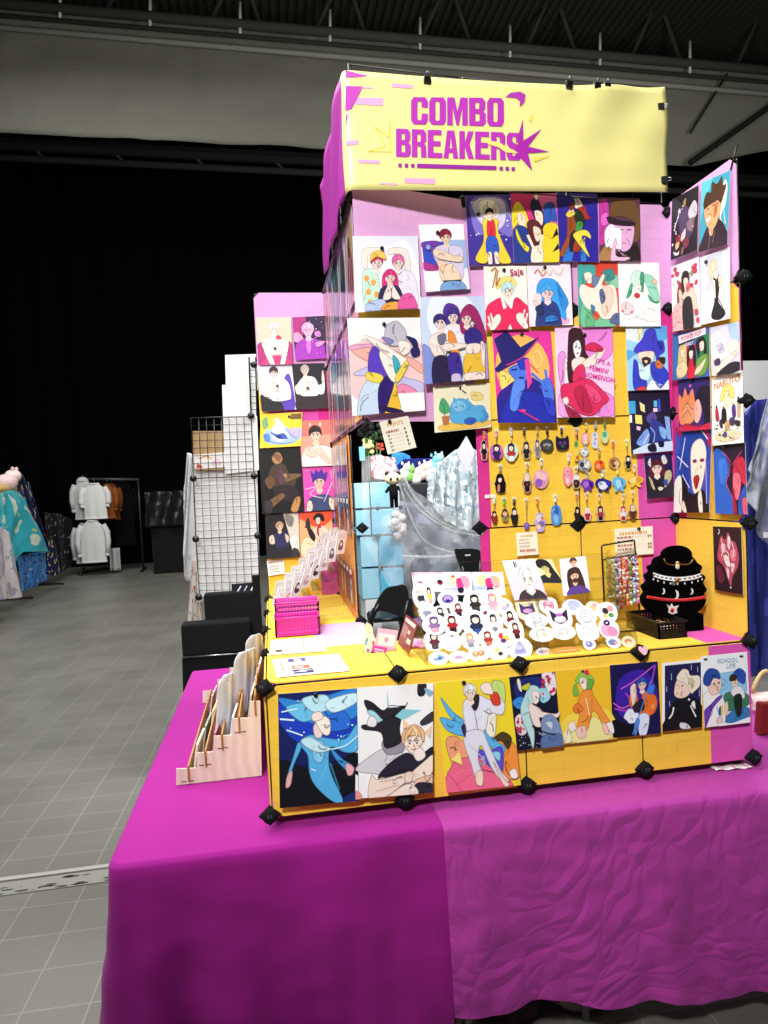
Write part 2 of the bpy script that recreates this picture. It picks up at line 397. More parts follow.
# black drapes, ceiling
mb = MB(); mb.grid(lambda u, v: (-9 + 29 * u, 15.2 + .05 * math.sin(u * 260) + .03 * math.sin(u * 97), 12.6 * (1 - v)), 430, 2, '060606'); struct(mb.build('wall_back', 'drape'))
mb = MB(); mb.grid(lambda u, v: (-9 + .05 * math.sin(u * 240), -6 + 21.3 * u, 12.6 * (1 - v)), 300, 2, '060606'); struct(mb.build('wall_left', 'drape'))
mb = MB()
for i in range(146):
    x = -9 + .2 * i; mb.box(x, -6, 12.5, x + .1, 15.4, 12.58, '34352f'); mb.box(x + .1, -6, 12.56, x + .2, 15.4, 12.62, '2a2b27')
struct(mb.build('ceiling', 'matte'))
BK = YP(12.0)
top = [(-350, -24), (0, 7), (400, 42), (768, 74), (1100, 104)]; bot = [(-350, 118), (0, 133), (330, 149), (640, 163), (692, 167), (768, 150), (1100, 120)]
def along(px, pts):
    for (x0, y0), (x1, y1) in zip(pts, pts[1:]):
        if x0 <= px <= x1: return y0 + (y1 - y0) * (px - x0) / (x1 - x0)
    return pts[-1][1]
def bulk(u, v):
    px = -350 + 1450 * u; y0 = along(px, top); y1 = along(px, bot)
    p = BK.hit(px, y0 + (y1 - y0) * v)
    return p + V((0, -.18 * math.sin(v * 3.1) + .05 * noise.noise(V((px * .02, v * 5, 1))) + .03 * noise.noise(V((px * .05, v * 2, 7))), 0))
mb = MB(); mb.grid(bulk, 150, 24, '75746a', thick=.03); struct(mb.build('wall_bulkhead', 'crinkle'))
# trusses
mb = MB()
for yy, r, c in ((-2, .09, '3c3d39'), (22, .05, '8a8a84'), (10, .04, '30312d')):
    mb.tube([YP(11.6).hit(-350, yy - 25), YP(11.6).hit(1100, yy + 101)], r, c, 8)
for i in range(16):
    px = -300 + 90 * i; mb.tube([YP(11.6).hit(px, along(px, top) - 26), YP(11.6).hit(px, along(px, top) + 6)], .03, 'b8b8b2', 6)
for i in range(14):
    px = -320 + 105 * i; mb.tube([YP(13.5).hit(px, along(px, top) + 10), YP(13.5).hit(px + 45, along(px, top) - 90)], .05, '3c3d39', 6); mb.tube([YP(13.5).hit(px + 60, along(px, top) + 14), YP(13.5).hit(px + 25, along(px, top) - 90)], .05, '3c3d39', 6)
struct(mb.build('ceiling_truss', 'matte'))
mb = MB()
for dy, r, c in ((10, .10, '1d1e1c'), (22, .07, '2b2c2a'), (4, .05, '151615')):
    mb.tube([YP(13).hit(-350, along(-350, bot) + dy), YP(13).hit(640, along(640, bot) + dy + 4), YP(13).hit(1100, 190 + dy)], r, c, 8)
for i in range(12):
    px = -300 + 80 * i; mb.tube([YP(13).hit(px, along(px, bot) + 2), YP(13).hit(px + 24, along(px, bot) + 24)], .03, '30312f', 5)
struct(mb.build('ceiling_track', 'matte'))
mb = MB(); mb.tube([YP(11.5).hit(900, 15), YP(11.5).hit(690, 163)], .06, '151614', 8); mb.tube([YP(11.6).hit(727, 74), YP(11.6).hit(690, 133)], .025, '20211f', 6); struct(mb.build('ceiling_brace', 'matte'))

# ------------------------------------------------------------------ the table and its cloths
MAG = '9c1886'; MAG2 = 'aa3696'
mb = MB(); mb.box(-.375, -.07, .672, 1.9, .55, TT - .010, '6a6a66'); mb.box(-.375, .56, .672, .32, 1.72, TT - .010, '6a6a66')
t_ = empty('folding_table', (0, 0, 0), 'grey folding table under the magenta cloths', 'table')
mb.build('table_top', 'plastic', t_)
for x, y in ((-.3, 0), (.5, 0), (.9, 0), (1.84, 0), (-.3, 1.6), (.28, 1.6), (1.84, .48)):
    mb = MB(); mb.tube([(x, y, .002), (x, y, .68)], .014, '8a8a88', 8); mb.build('leg', 'plastic', t_)
def cloth_path(path, rad, step=.025):
    """rounded polyline -> list of (point, outward normal, arclength)"""
    out = []; s = 0; P = [V(p) for p in path]; seq = []
    for i, p in enumerate(P):
        if 0 < i < len(P) - 1:
            a = (P[i - 1] - p).normalized(); b = (P[i + 1] - p).normalized()
            for k in range(7):
                t = k / 6; q0 = p + a * rad; q1 = p + b * rad
                seq.append((q0 * (1 - t) + p * t) * (1 - t) + (p * (1 - t) + q1 * t) * t)
        else: seq.append(p)
    dense = []
    for a, b in zip(seq, seq[1:]):
        n = max(1, int((b - a).length / step))
        for k in range(n): dense.append(a + (b - a) * (k / n))
    dense.append(seq[-1])
    for i, p in enumerate(dense):
        d = dense[min(i + 1, len(dense) - 1)] - dense[max(i - 1, 0)]; d.normalize()
        if i: s += (p - dense[i - 1]).length
        out.append((p, V((d.y, -d.x, 0)), s))
    return out
def drape(mb, path, col, drop, rad, corners, seed, z0, amp, gap=0):
    cp = cloth_path(path, rad); n = len(cp); S = cp[-1][2]
    rows = [(0, 0), (.004, .0015), (.009, .005), (.012, .012)] + [(.012, .012 + (k + 1) / 26) for k in range(26)]
    def fn(u, v):
        p, nr, s = cp[min(n - 1, int(round(u * (n - 1))))]; o, d = rows[int(round(v * (len(rows) - 1)))]
        dr = drop(s / S); t = max(0, (d - .012)); zz = z0 - (o * .3 if d < .012 else .0) - (min(d, .012) + t * (dr - .012))
        f = noise.noise(V((s * 5.2, seed, t * .7))) * amp * t ** .8 + noise.noise(V((s * 13, seed + 5, t * 2.5))) * amp * .35 * t
        f += noise.noise(V((s * 9 + t * 6, seed + 9, t * 9 - s * 5))) * .006 * min(1, t * 6)
        for c, wd, a in corners: f += a * t * math.exp(-((s - c) / wd) ** 2)
        return p + nr * (o + gap + f + .02 * t) + V((0, 0, zz))
    mb.grid(fn, n - 1, len(rows) - 1, col)
    return cp
mb = MB()
cpA = drape(mb, [(-.41, 1.78, 0), (-.41, -.092, 0), (.468, -.092, 0)], MAG, lambda q: TT - .004, .035, [(1.83, .10, .05), (1.95, .05, .06), (1.72, .06, -.03), (2.2, .07, .03)], 2.0, TT, .085)
def rimfill(mb, cp, x0, y0, col, x1=9):
    n = len(cp); mb.grid(lambda u, v: (lambda p: V((p.x + (min(x1, max(x0, p.x)) - p.x) * v, p.y + (max(y0, p.y) - p.y) * v, p.z)))(cp[min(n - 1, int(round(u * (n - 1))))][0] + Z1 * ZR), n - 1, 2, col)
ZR = TT; rimfill(mb, cpA, -.365, -.047, MAG)
mb.grid(lambda u, v: (-.365 + .833 * u, -.047 + .627 * v, TT), 24, 16, MAG); mb.grid(lambda u, v: (-.365 + .735 * u, .58 + 1.20 * v, TT), 16, 20, MAG)
ca = mb.build('tablecloth', 'cloth', loc=(0, 0, 0)); tag(ca, 'opaque magenta tablecloth hanging to the floor at the left end of the table', 'tablecloth')
mb = MB()
cpB = drape(mb, [(.455, -.112, 0), (1.95, -.16, 0), (1.95, .55, 0)], MAG2, lambda q: .50 + .17 * min(1, q * 1.5) + .010 * math.sin(q * 40), .03, [(1.5, .1, .05)], 7.0, TT + .003, .05)
ZR = TT + .003; rimfill(mb, cpB, .455, -.05, MAG2, 1.9)
mb.grid(lambda u, v: (.455 + 1.445 * u, -.05 + .60 * v, TT + .003 + .0015 * noise.noise(V((u * 9, v * 5, 2)))), 60, 24, MAG2)
cb = mb.build('tablecloth', 'crinkle', loc=(0, 0, 0)); tag(cb, 'creased thin purple-pink cloth with short hem over the right of the table', 'tablecloth')

# ------------------------------------------------------------------ the display stand: cloth covered grid panels with black connectors
YE, HP, LP, DP = 'fdd04a', 'dc3794', 'e0a8d8', 'e058b6'
stand = empty('grid_display_stand', (.74, .6, T), 'tall display stand of yellow and pink cloth covered grid panels', 'display stand')
def fabric(pl, x0, z0, w_, h_, cols, off=.006, cut=.026, name='fabric_panel'):
    """one cloth covered panel with cut corners; cols = (a0,a1,b0,b1,colour) in panel fractions"""
    mb = MB(); e = .0025
    oc = [(e + cut, e), (w_ - e - cut, e), (w_ - e, e + cut), (w_ - e, h_ - e - cut), (w_ - e - cut, h_ - e), (e + cut, h_ - e), (e, h_ - e - cut), (e, e + cut)]
    f = lambda o: (lambda p: pl.P(x0 + p[0], z0 + p[1], o))
    for a0, a1, b0, b1, c in cols:
        q = clip(oc, a0 * w_, b0 * h_, a1 * w_, b1 * h_)
        if len(q) > 2: mb.face([f(off)(p) for p in q], c, [(p[0] + .01, p[1]) for p in q])
    mb.face([f(off - .004)(p) for p in oc[::-1]], cols[0][4], [p for p in oc[::-1]])
    for a, b in zip(oc, oc[1:] + oc[:1]): mb.face([f(off - .004)(a), f(off - .004)(b), f(off)(b), f(off)(a)], cols[0][4], [(0.02, .02)] * 4)
    return mb.build(name, 'fabric', stand)
def wires(pl, x0, z0, w_, h_, off=-.004, parent=None, nv=2, nh=8, r=.0013, name='wire_grid', rim=.003):
    mb = MB(); P = lambda a, b: pl.P(x0 + a, z0 + b, off); e = .008
    mb.tube([P(e, e), P(w_ - e, e), P(w_ - e, h_ - e), P(e, h_ - e)], rim, '141415', 5, closed=True)
    for i in range(1, nv + 1): x = w_ * i / (nv + 1); mb.tube([P(x, e), P(x, h_ - e)], r, '17171a', 4)
    for i in range(1, nh + 1): z = h_ * i / (nh + 1); mb.tube([P(e, z), P(w_ - e, z)], r, '17171a', 4)
    return mb.build(name, 'plastic', parent or stand)
def panel(pl, x0, z0, w_, h_, cols): fabric(pl, x0, z0, w_, h_, cols); wires(pl, x0, z0, w_, h_)
def connector(c, n, s=1.0, flat=False, heart=False):
    n = V(n).normalized(); c = V(c); mb = MB(); u = Z1 - n * n.dot(Z1); u = u.normalized() if u.length > .1 else X1; r = n.cross(u)
    e = .3 if flat else 1; k = [u * .029 * s, r * .034 * s, -u * .029 * s, -r * .034 * s]; a = [c + q - n * .004 for q in k]; b = [c + q * .8 + n * .008 * s * e for q in k]
    mb.add(a + b, [(0, 1, 2, 3)[::-1], (4, 5, 6, 7), (0, 1, 5, 4), (1, 2, 6, 5), (2, 3, 7, 6), (3, 0, 4, 7)], '0e0e0f', False)
    mb.lathe([(.020 * s, 0), (.022 * s, .007 * s * e), (.018 * s, .013 * s * e), (.008 * s, .016 * s * e)], c, n, '101011', 14)
    if not flat:
        for d in (-.006, .003): mb.obox(c + n * .016 * s + r * d * s - u * .004, r * .002 * s, u * .008 * s, n * .001, '5a5a5c')
    if heart: 
        P = lambda x, y, o=0: c + n * (.0172 * s + o) + r * (x - 50) * -.0004 + u * (50 - y) * .0004; draw(mb, P, .04, .04, ['s f0a8b4 50,88 16,52 20,22 40,20 50,34 60,20 80,22 84,52'])
    return mb.build('connector', 'matte', stand)
Q = lambda c: [(0, 1, 0, 1, c)]
for i in range(4):                                                                      # counter front and top
    panel(PF, i * G, T, G, G, Q(YE) if i < 3 else [(0, .61, 0, 1, YE), (.61, 1, 0, 1, DP)])
    panel(PTOP, i * G, 0, G, G, Q(YE) if i < 3 else [(0, .61, 0, 1, YE), (.61, 1, 0, 1, DP)])
for j in (1, 2, 3): panel(PTOP, 0, j * G, G, G, [(0, .45, 0, 1, YE), (.45, 1, 0, 1, LP)] if j == 1 else Q(YE))
PL0 = XP(0); PL0.o = V((0, 0, 0))
for j in range(4): fabric(PL0, -(j + 1) * G, T, G, G, Q(YE))
PX4 = Pl((4 * G, 0, 0), Y1, Z1); fabric(PX4, 0, T, G, G, Q(DP), .003)
PX1 = Pl((G, 0, 0), Y1, Z1)
for j in (1, 2, 3): fabric(PX1, j * G, T, G, G, Q(YE), .003)
PBK = Pl((0, G, 0), -X1, Z1)
for i in (1, 2, 3): fabric(PBK, -(i + 1) * G, T, G, G, Q(YE), .003)
for i in (2, 3):                                                                        # middle wall
    for r in (1, 2, 3, 4):
        if i == 2: c = {1: [(0, .1, 0, 1, HP), (.1, 1, 0, 1, YE)], 2: [(0, .12, 0, 1, HP), (.12, 1, 0, 1, YE)], 3: Q(YE), 4: Q(LP)}[r]
        else: c = {1: [(0, .62, 0, 1, YE), (.62, 1, 0, 1, DP)], 2: [(0, .6, 0, 1, YE), (.6, 1, 0, 1, DP)], 3: [(0, .8, 0, 1, YE), (.8, 1, 0, 1, HP)], 4: Q(LP)}[r]
        panel(PM, i * G, T + r * G, G, G, c)
LW = (LE - LB).length - .004
panel(PLs, 0, T + 4 * G, LW, G, Q(LP)); panel(PLs, 0, T + 3 * G - .005, LW, G, [(0, 1, 0, .42, LP), (0, 1, .42, 1, YE)])
for r in (1, 2, 3, 4):                                                                  # left wing, right wing
    panel(PW, 0.005, T + r * G, .355, G, {4: Q(LP), 3: [(0, .12, 0, 1, YE), (.12, .8, 0, 1, DP), (.8, 1, 0, 1, HP)], 2: [(0, .1, 0, 1, YE), (.1, 1, 0, 1, DP)], 1: [(0, .72, 0, 1, YE), (.72, 1, 0, 1, DP)]}[r])
    panel(PR, -G, T + r * G, G, G, {4: Q(LP), 3: [(0, .2, 0, 1, HP), (.2, 1, 0, 1, YE)], 2: [(0, .2, 0, 1, HP), (.2, 1, 0, 1, YE)], 1: Q(YE)}[r])
PS = XP(.352)                                                                           # side wall, faces left
for r in (1, 2, 3, 4):
    panel(PS, -1.455, T + r * G, .36, G, Q('e2903a' if r < 3 else LP)); panel(PS, -1.09, T + r * G, .35, G, Q('e2903a' if r < 3 else LP))
    if r > 2: panel(PS, -.735, T + r * G, .48, G, Q(LP))
PB5 = Pl(V((.335, .255, 0)), V((1.48, .375, 0)) - V((.335, .255, 0)), Z1)
for i in range(3): wires(PB5, .005 + i * .38, T + 5 * G, .38, G)
wires(PS, -.735, T + 5 * G, .48, G); wires(PS, -1.09, T + 5 * G, .35, G)
NF = (0, -1, 0)
for i, (x, y) in enumerate(((270, 817), (405, 801), (527, 786), (645, 770), (754, 758))): connector(PF.hit(x, y, .012) + Z1 * .004, (0, -1, .25), s=.95)
for i, (x, y) in enumerate(((264, 688), (398, 673), (520, 664), (641, 652), (750, 641))): connector(PF.hit(x, y, .012), (-.5 if i == 0 else .2 if i == 4 else 0, -.8, .5), s=.95, heart=i == 3)
for j in range(1, 5): connector((-.006, j * G, CT), (-.8, -.4, .3), s=.7)
for p in ((480, 528), (578, 525), (576, 421), (574, 310), (463, 202)): connector(PM.hit(*p, .010), NF, .9, True)
for p in ((676, 518), (674, 412), (668, 308), (668, 212)): connector(PM.hit(*p, .014), (-.6, -.8, 0), .8)
for p in ((746, 523), (743, 401), (740, 278)): connector(PR.hit(*p, .008) + V((.004, -.012, 0)), (-.3, -1, 0), .85)
for r in (1, 2, 3, 4): connector((.352, 1.445, T + r * G), (-.5, -.85, 0), s=.9)
for p in ((361, 621), (362, 528)): connector(Pl((0, .735, 0), X1, Z1).hit(*p), (-.4, -.9, 0), s=.8)
connector(PLs.hit(351, 198, -.012), (-.5, -.85, 0), s=.7); connector(PLs.hit(365, 429, .004), NF, .6, True)
mb = MB(); mb.tube([PLs.hit(351, 197, .004), V((.34, 1.44, T + 5 * G))], .006, '141416', 6); mb.build('top_rail', 'plastic', stand)
mb = MB(); mb.tube([V((1.48, 0, T + 5 * G + .03)), V((1.47, .02, T + 5 * G - .04))], .003, '141416', 5); mb.build('corner_wire', 'plastic', stand)

# ------------------------------------------------------------------ the banner
bA, bB = V((.322, .210, 0)), V((1.463, .335, 0)); bd = (bB - bA).normalized(); bw = (bB - bA).length
PBN = Pl(bA, bd, Z1)
zb0, zb1 = PBN.ab(348, 190)[1], PBN.ab(665, 192)[1]; zt0, zt1 = PBN.ab(343, 70)[1], PBN.ab(661, 86)[1]
mb = MB(); sd = V((.0, 1, 0)); SL = .80
def bsurf(u, v):                 # u in metres, negative round the side
    rr = .018; t = max(0, min(1, u / bw))
    zt = zt0 + (zt1 - zt0) * t - .012 * math.sin(math.pi * t) ; zb = zb0 + (zb1 - zb0) * t
    if u < 0: zb -= .012 * min(1, -u / .3)
    z = zt + (zb - zt) * v
    if u > rr: p = bA + bd * u
    elif u < -rr: p = bA + sd * (-u)
    else:
        q = (u + rr) / (2 * rr); a, c, b = bA + sd * rr, bA, bA + bd * rr; p = (a * (1 - q) + c * q) * (1 - q) + (c * (1 - q) + b * q) * q
    k = max(0, min(1, (u - .62 * bw) / .1)); wv = k * (.006 * math.sin(u * 22 + v * 5) * (1 - v) + .008 * noise.noise(V((u * 4, v * 3, 3))))
    wv += max(0, min(1, -u / .1)) * .014 * abs(math.sin(u * 9 + v * 3))
    return V((p.x, p.y, z)) + (PBN.n if u >= 0 else V((-1, 0, 0))) * wv
NU = 110
mb.grid(lambda u, v: bsurf(-SL + (SL + bw) * u, v), NU, 16, lambda u, v: 'ece494' if -SL + (SL + bw) * u > -.03 else 'b13aa4', thick=.0012)
def bpoly(px, col, off):
    q = [PBN.hit(x, y, off) for x, y in px]; tri = tessellate_polygon([[V((x, -y, 0)) for x, y in px]])
    mb.add(q, [t if (q[t[1]] - q[t[0]]).cross(q[t[2]] - q[t[0]]).dot(PBN.n) > 0 else t[::-1] for t in tri], col, False)
bc = lambda x, y: (320 + x / 4.8, 60 + y / 4.8)
for q, c in (([(122, 48), (232, 76), (180, 82), (124, 84)], 'c455bc'), ([(124, 124), (208, 126), (152, 236), (120, 244)], 'c04ab8'), ([(124, 262), (134, 258), (122, 330)], 'c04ab8'),
             ([(180, 180), (304, 182), (302, 219), (168, 212)], 'e7a6cf'), ([(345, 110), (446, 120), (444, 137), (345, 130)], 'e7a6cf'), ([(182, 476), (288, 482), (288, 498), (184, 494)], 'e7a6cf'),
             ([(124, 388), (186, 384), (186, 404), (124, 410)], 'e7a6cf'), ([(405, 566), (553, 568), (552, 596), (405, 590)], 'e7a6cf'), ([(285, 588), (370, 592), (370, 600), (288, 597)], 'e7a6cf'), ([(200, 128), (256, 132), (254, 138), (196, 136)], 'e7a6cf')):
    bpoly([bc(*p) for p in q], c, .0024)
def bline(a, b, wd, col, off):
    d = V((b[0] - a[0], b[1] - a[1])).normalized(); n = V((-d.y, d.x)) * wd
    bpoly([(a[0] + n.x, a[1] + n.y), (b[0] + n.x, b[1] + n.y), (b[0] - n.x, b[1] - n.y), (a[0] - n.x, a[1] - n.y)], col, off)
zz = [bc(*p) for p in ((262, 320), (330, 372), (336, 296), (340, 440), (232, 438), (314, 414), (262, 320))]
for a, b in zip(zz, zz[1:]): bline(a, b, .5, 'e2d05c', .0026)
GLY = {"C": ([(1,.62),(1,.85),(.85,1),(.15,1),(0,.85),(0,.15),(.15,0),(.85,0),(1,.15),(1,.4),(.62,.4),(.62,.2),(.56,.15),(.44,.15),(.38,.2),(.38,.8),(.44,.85),(.56,.85),(.62,.8),(.62,.62)],),
 "O": ([(.15,0),(.85,0),(1,.15),(1,.85),(.85,1),(.15,1),(0,.85),(0,.15)],[(.44,.15),(.38,.2),(.38,.8),(.44,.85),(.56,.85),(.62,.8),(.62,.2),(.56,.15)]),
 "M": ([(0,0),(0,1),(.36,1),(.5,.5),(.64,1),(1,1),(1,0),(.73,0),(.73,.62),(.56,0),(.44,0),(.27,.62),(.27,0)],),
 "B": ([(0,0),(0,1),(.8,1),(.97,.87),(.97,.62),(.85,.52),(1,.42),(1,.13),(.85,0)],[(.38,.6),(.38,.83),(.58,.83),(.6,.8),(.6,.63),(.58,.6)],[(.38,.16),(.38,.43),(.58,.43),(.62,.4),(.62,.19),(.58,.16)]),
 "R": ([(0,0),(0,1),(.82,1),(.98,.86),(.98,.6),(.84,.5),(.97,.4),(1,0),(.63,0),(.6,.36),(.54,.4),(.38,.4),(.38,0)],[(.38,.56),(.38,.83),(.56,.83),(.6,.79),(.6,.6),(.56,.56)]),
 "E": ([(0,0),(0,1),(.95,1),(.95,.82),(.4,.82),(.4,.6),(.88,.6),(.88,.42),(.4,.42),(.4,.18),(1,.18),(1,0)],),
 "A": ([(0,0),(.25,1),(.75,1),(1,0),(.66,0),(.62,.2),(.38,.2),(.34,0)],[(.42,.36),(.5,.78),(.58,.36)]),
 "K": ([(0,0),(0,1),(.38,1),(.38,.6),(.6,1),(.98,1),(.7,.52),(1,0),(.62,0),(.38,.42),(.38,0)],),
 "S": ([(1,.64),(1,.86),(.85,1),(.15,1),(0,.86),(0,.6),(.12,.48),(.58,.36),(.62,.3),(.62,.2),(.56,.15),(.44,.15),(.38,.2),(.38,.36),(0,.36),(0,.14),(.15,0),(.85,0),(1,.14),(1,.42),(.88,.54),(.42,.66),(.38,.72),(.38,.8),(.44,.85),(.56,.85),(.62,.8),(.62,.64)],)}
def bword(wd, quad, off):
    lp = GLY[wd]; vs = [p for l in lp for p in l]; fs = [tuple(t) for t in tessellate_polygon([[V((a, b, 0)) for a, b in l] for l in lp])]; (x0, y0), (x1, y1), (x2, y2), (x3, y3) = quad; q = []
    for a, b in vs:
        lx, ly = x3 + (x0 - x3) * b, y3 + (y0 - y3) * b; rx, ry = x2 + (x1 - x2) * b, y2 + (y1 - y2) * b
        q.append(PBN.hit(lx + (rx - lx) * a, ly + (ry - ly) * a, off))
    mb.add(q, [t if (q[t[1]] - q[t[0]]).cross(q[t[2]] - q[t[0]]).dot(PBN.n) > 0 else t[::-1] for t in fs], 'b536b2', False)
def kern(words, x0, x1, yt0, yt1, yb0, yb1, off):
    n = len(words); wts = [{'M': 1.22, 'I': .5}.get(c, 1) for c in words]; tot = sum(wts) + .07 * (n - 1); a = 0
    for c, wt in zip(words, wts):
        t0, t1 = a / tot, (a + wt) / tot; a += wt + .07; L_ = lambda p, q, t: p + (q - p) * t
        bword(c, [(L_(x0, x1, t0), L_(yt0, yt1, t0)), (L_(x0, x1, t1), L_(yt0, yt1, t1)), (L_(x0, x1, t1), L_(yb0, yb1, t1)), (L_(x0, x1, t0), L_(yb0, yb1, t0))], off)
kern('COMBO', 411, 504, 97, 98, 124, 126.5, .003)
kern('BREAKERS', 396, 521.5, 128.5, 133, 156.5, 160.5, .003)
bpoly([(417, 163.5), (496.5, 166), (496.5, 170), (417, 167.8)], '9a2c9c', .003)
for x in (398.2, 404.6, 411, 499.5, 505.5, 511.5): bpoly([(x, 163.3 + (x - 398) * .032), (x + 3.6, 163.4 + (x - 398) * .032), (x + 3.6, 167.3 + (x - 398) * .032), (x, 167.1 + (x - 398) * .032)], '9a2c9c', .003)
bpoly([(523, 118.8), (523.5, 140.5), (541.7, 128.8), (528, 146.5), (549.3, 151.6), (528, 153), (532.5, 171), (521, 158), (512, 158), (518.5, 152), (515, 147), (519, 143), (518, 136)], 'a92aa6', .0036)
bpoly([(505, 97), (511, 92.6), (520, 91.6), (525.5, 94.5), (524.5, 102), (519.5, 107), (520, 101), (516, 97.5), (511, 97.3)], 'b13ab0', .0036)
bpoly([(485, 139), (502, 143.5), (506, 148), (519, 153), (506, 152.5), (499, 147.5), (488, 144)], 'f2e27c', .0042)
bpoly([(528, 120), (533, 112), (531, 122)], 'f2d85c', .0036); bpoly([(533, 158), (551, 156), (534, 162)], 'f2d85c', .0036)
bn = mb.build('vinyl_banner', 'vinyl'); tag(bn, 'yellow vinyl banner with bold purple lettering wrapped round the stand top', 'banner')
def binder_clip(c, up, nrm, label):
    c, up, nrm = V(c), V(up).normalized(), V(nrm).normalized(); r = up.cross(nrm); mb = MB(); e = empty('binder_clip', c, label, 'clip', 'black binder clips on the banner edge')
    a = .011; mb.add([c - r * a + nrm * .009 + up * .004, c + r * a + nrm * .009 + up * .004, c + r * a - nrm * .009 + up * .004, c - r * a - nrm * .009 + up * .004, c - r * a + nrm * .002 - up * .014, c + r * a + nrm * .002 - up * .014, c + r * a - nrm * .002 - up * .014, c - r * a - nrm * .002 - up * .014],
           [(0, 1, 2, 3), (4, 5, 1, 0)[::1], (6, 7, 3, 2), (5, 6, 2, 1), (7, 4, 0, 3), (7, 6, 5, 4)], '151517', False); mb.build('clip_body', 'plastic', e)
    for s in (1, -1):
        mb = MB(); mb.tube([c - r * .006 + nrm * .007 * s + up * .004, c - r * .004 + nrm * .012 * s + up * .016, c + r * .004 + nrm * .012 * s + up * .016, c + r * .006 + nrm * .007 * s + up * .004], .0013, '9a9a9c', 5); mb.build('clip_handle', 'metal', e)
for px, py, lb in ((427, 79, 'black binder clip on the banner top above the letter M'), (569, 83.5, 'black binder clip on the banner top, leftmost of the right three'), (597, 85, 'black binder clip on the banner top, left of the close pair'), (607, 85.5, 'black binder clip nearest the banner top right corner')):
    binder_clip(PBN.hit(px, py, .004), Z1, PBN.n, lb)
for px, py, lb in ((661.5, 107, 'black binder clip on the banner right edge, upper one'), (665, 180, 'black binder clip on the banner right edge, lower one')): binder_clip(PBN.hit(px, py, .004), bd, PBN.n, lb)

# ------------------------------------------------------------------ artwork on the prints (plain generic figures and patterns)
def bust(x, y, h, skin, hair, top, st='short', asp=.7, sh=1., face=True):
    r = h / asp; f = lambda *a: ' '.join('%.1f,%.1f' % (x + p * r, y + q * h) for p, q in a); o = []
    if st == 'long': o.append('s %s %s' % (hair, f((-.5, -.3), (-.62, .5), (-.55, 1.3), (-.2, 1.5), (.2, 1.5), (.55, 1.3), (.62, .5), (.5, -.3), (0, -.62))))
    if top: o.append('s %s %s' % (top, f((-.22, .55), (-.9 * sh, .85), (-1.2 * sh, 1.7), (-1.1 * sh, 2.5), (1.1 * sh, 2.5), (1.2 * sh, 1.7), (.9 * sh, .85), (.22, .55))))
    o.append('p %s %s' % (skin, f((-.16, .3), (.16, .3), (.24, .7), (0, .9), (-.24, .7))))
    o.append('s %s %s' % (skin, f((-.36, -.15), (-.32, .2), (0, .52), (.32, .2), (.36, -.15), (0, -.5))))
    o.append('s %s %s' % (hair, f((-.43, .08), (-.47, -.3), (-.25, -.6), (.1, -.68), (.44, -.4), (.44, .06), (.3, -.16), (.05, -.24), (-.28, -.12))))
    hd = '%02x%02x%02x' % tuple(int(int(hair[i:i + 2], 16) * .7) for i in (0, 2, 4)); hl = '%02x%02x%02x' % tuple(min(255, int(int(hair[i:i + 2], 16) * 1.15 + 24)) for i in (0, 2, 4))
    for a, b, c in (((-.1, -.6), (-.3, -.4), (-.4, -.05)), ((.05, -.62), (-.05, -.45), (-.2, -.16)), ((.1, -.62), (.25, -.45), (.36, -.1)), ((.0, -.6), (.12, -.4), (.14, -.2))): o.append('l %s %.2f %s' % (hd if a[0] != 0 else hl, .035 * h, f(a, b, c)))
    if face:
        for q in (-.15, .15):
            o.append('e fdfdfd %.1f,%.1f,%.2f,%.2f' % (x + q * r, y + .06 * h, .075 * r, .04 * h)); o.append('e 33262b %.1f,%.1f,%.2f,%.2f' % (x + q * r, y + .065 * h, .045 * r, .04 * h))
            o.append('l 3a2a2c %.2f %s' % (.03 * h, f((q - .09, .0), (q, -.035), (q + .09, .0)))); o.append('l %s %.2f %s' % (hd, .03 * h, f((q - .1, -.07), (q, -.1), (q + .09, -.08))))
        o.append('l c08a7a %.2f %s' % (.025 * h, f((.0, .08), (.03, .2), (-.02, .21))))
        o.append('l b05050 %.2f %s' % (.035 * h, f((-.09, .31), (0, .33), (.09, .3)))); o.append('e e8a090 %.1f,%.1f,%.2f,%.2f' % (x - .23 * r, y + .18 * h, .06 * r, .03 * h)); o.append('e e8a090 %.1f,%.1f,%.2f,%.2f' % (x + .23 * r, y + .18 * h, .06 * r, .03 * h))
    return o
def dots(col, n, seed, x0=0, y0=0, x1=100, y1=100, r0=.4, r1=1.2, asp=.7):
    g = random.Random(seed); o = []
    for _ in range(n):
        r = g.uniform(r0, r1); o.append('e %s %.1f,%.1f,%.2f,%.2f' % (col, g.uniform(x0, x1), g.uniform(y0, y1), r / asp, r))
    return o
PR_ = []
def pr(pl, tl, tr, bl, label, bg, art, group, mag=None, lift=.012): PR_.append((pl, tl, tr, bl, label, bg, art, group, mag, lift))
GW, GL, GR, GF = 'art prints on the middle wall', 'art prints on the left wing', 'art prints on the right wing', 'art prints along the counter front'

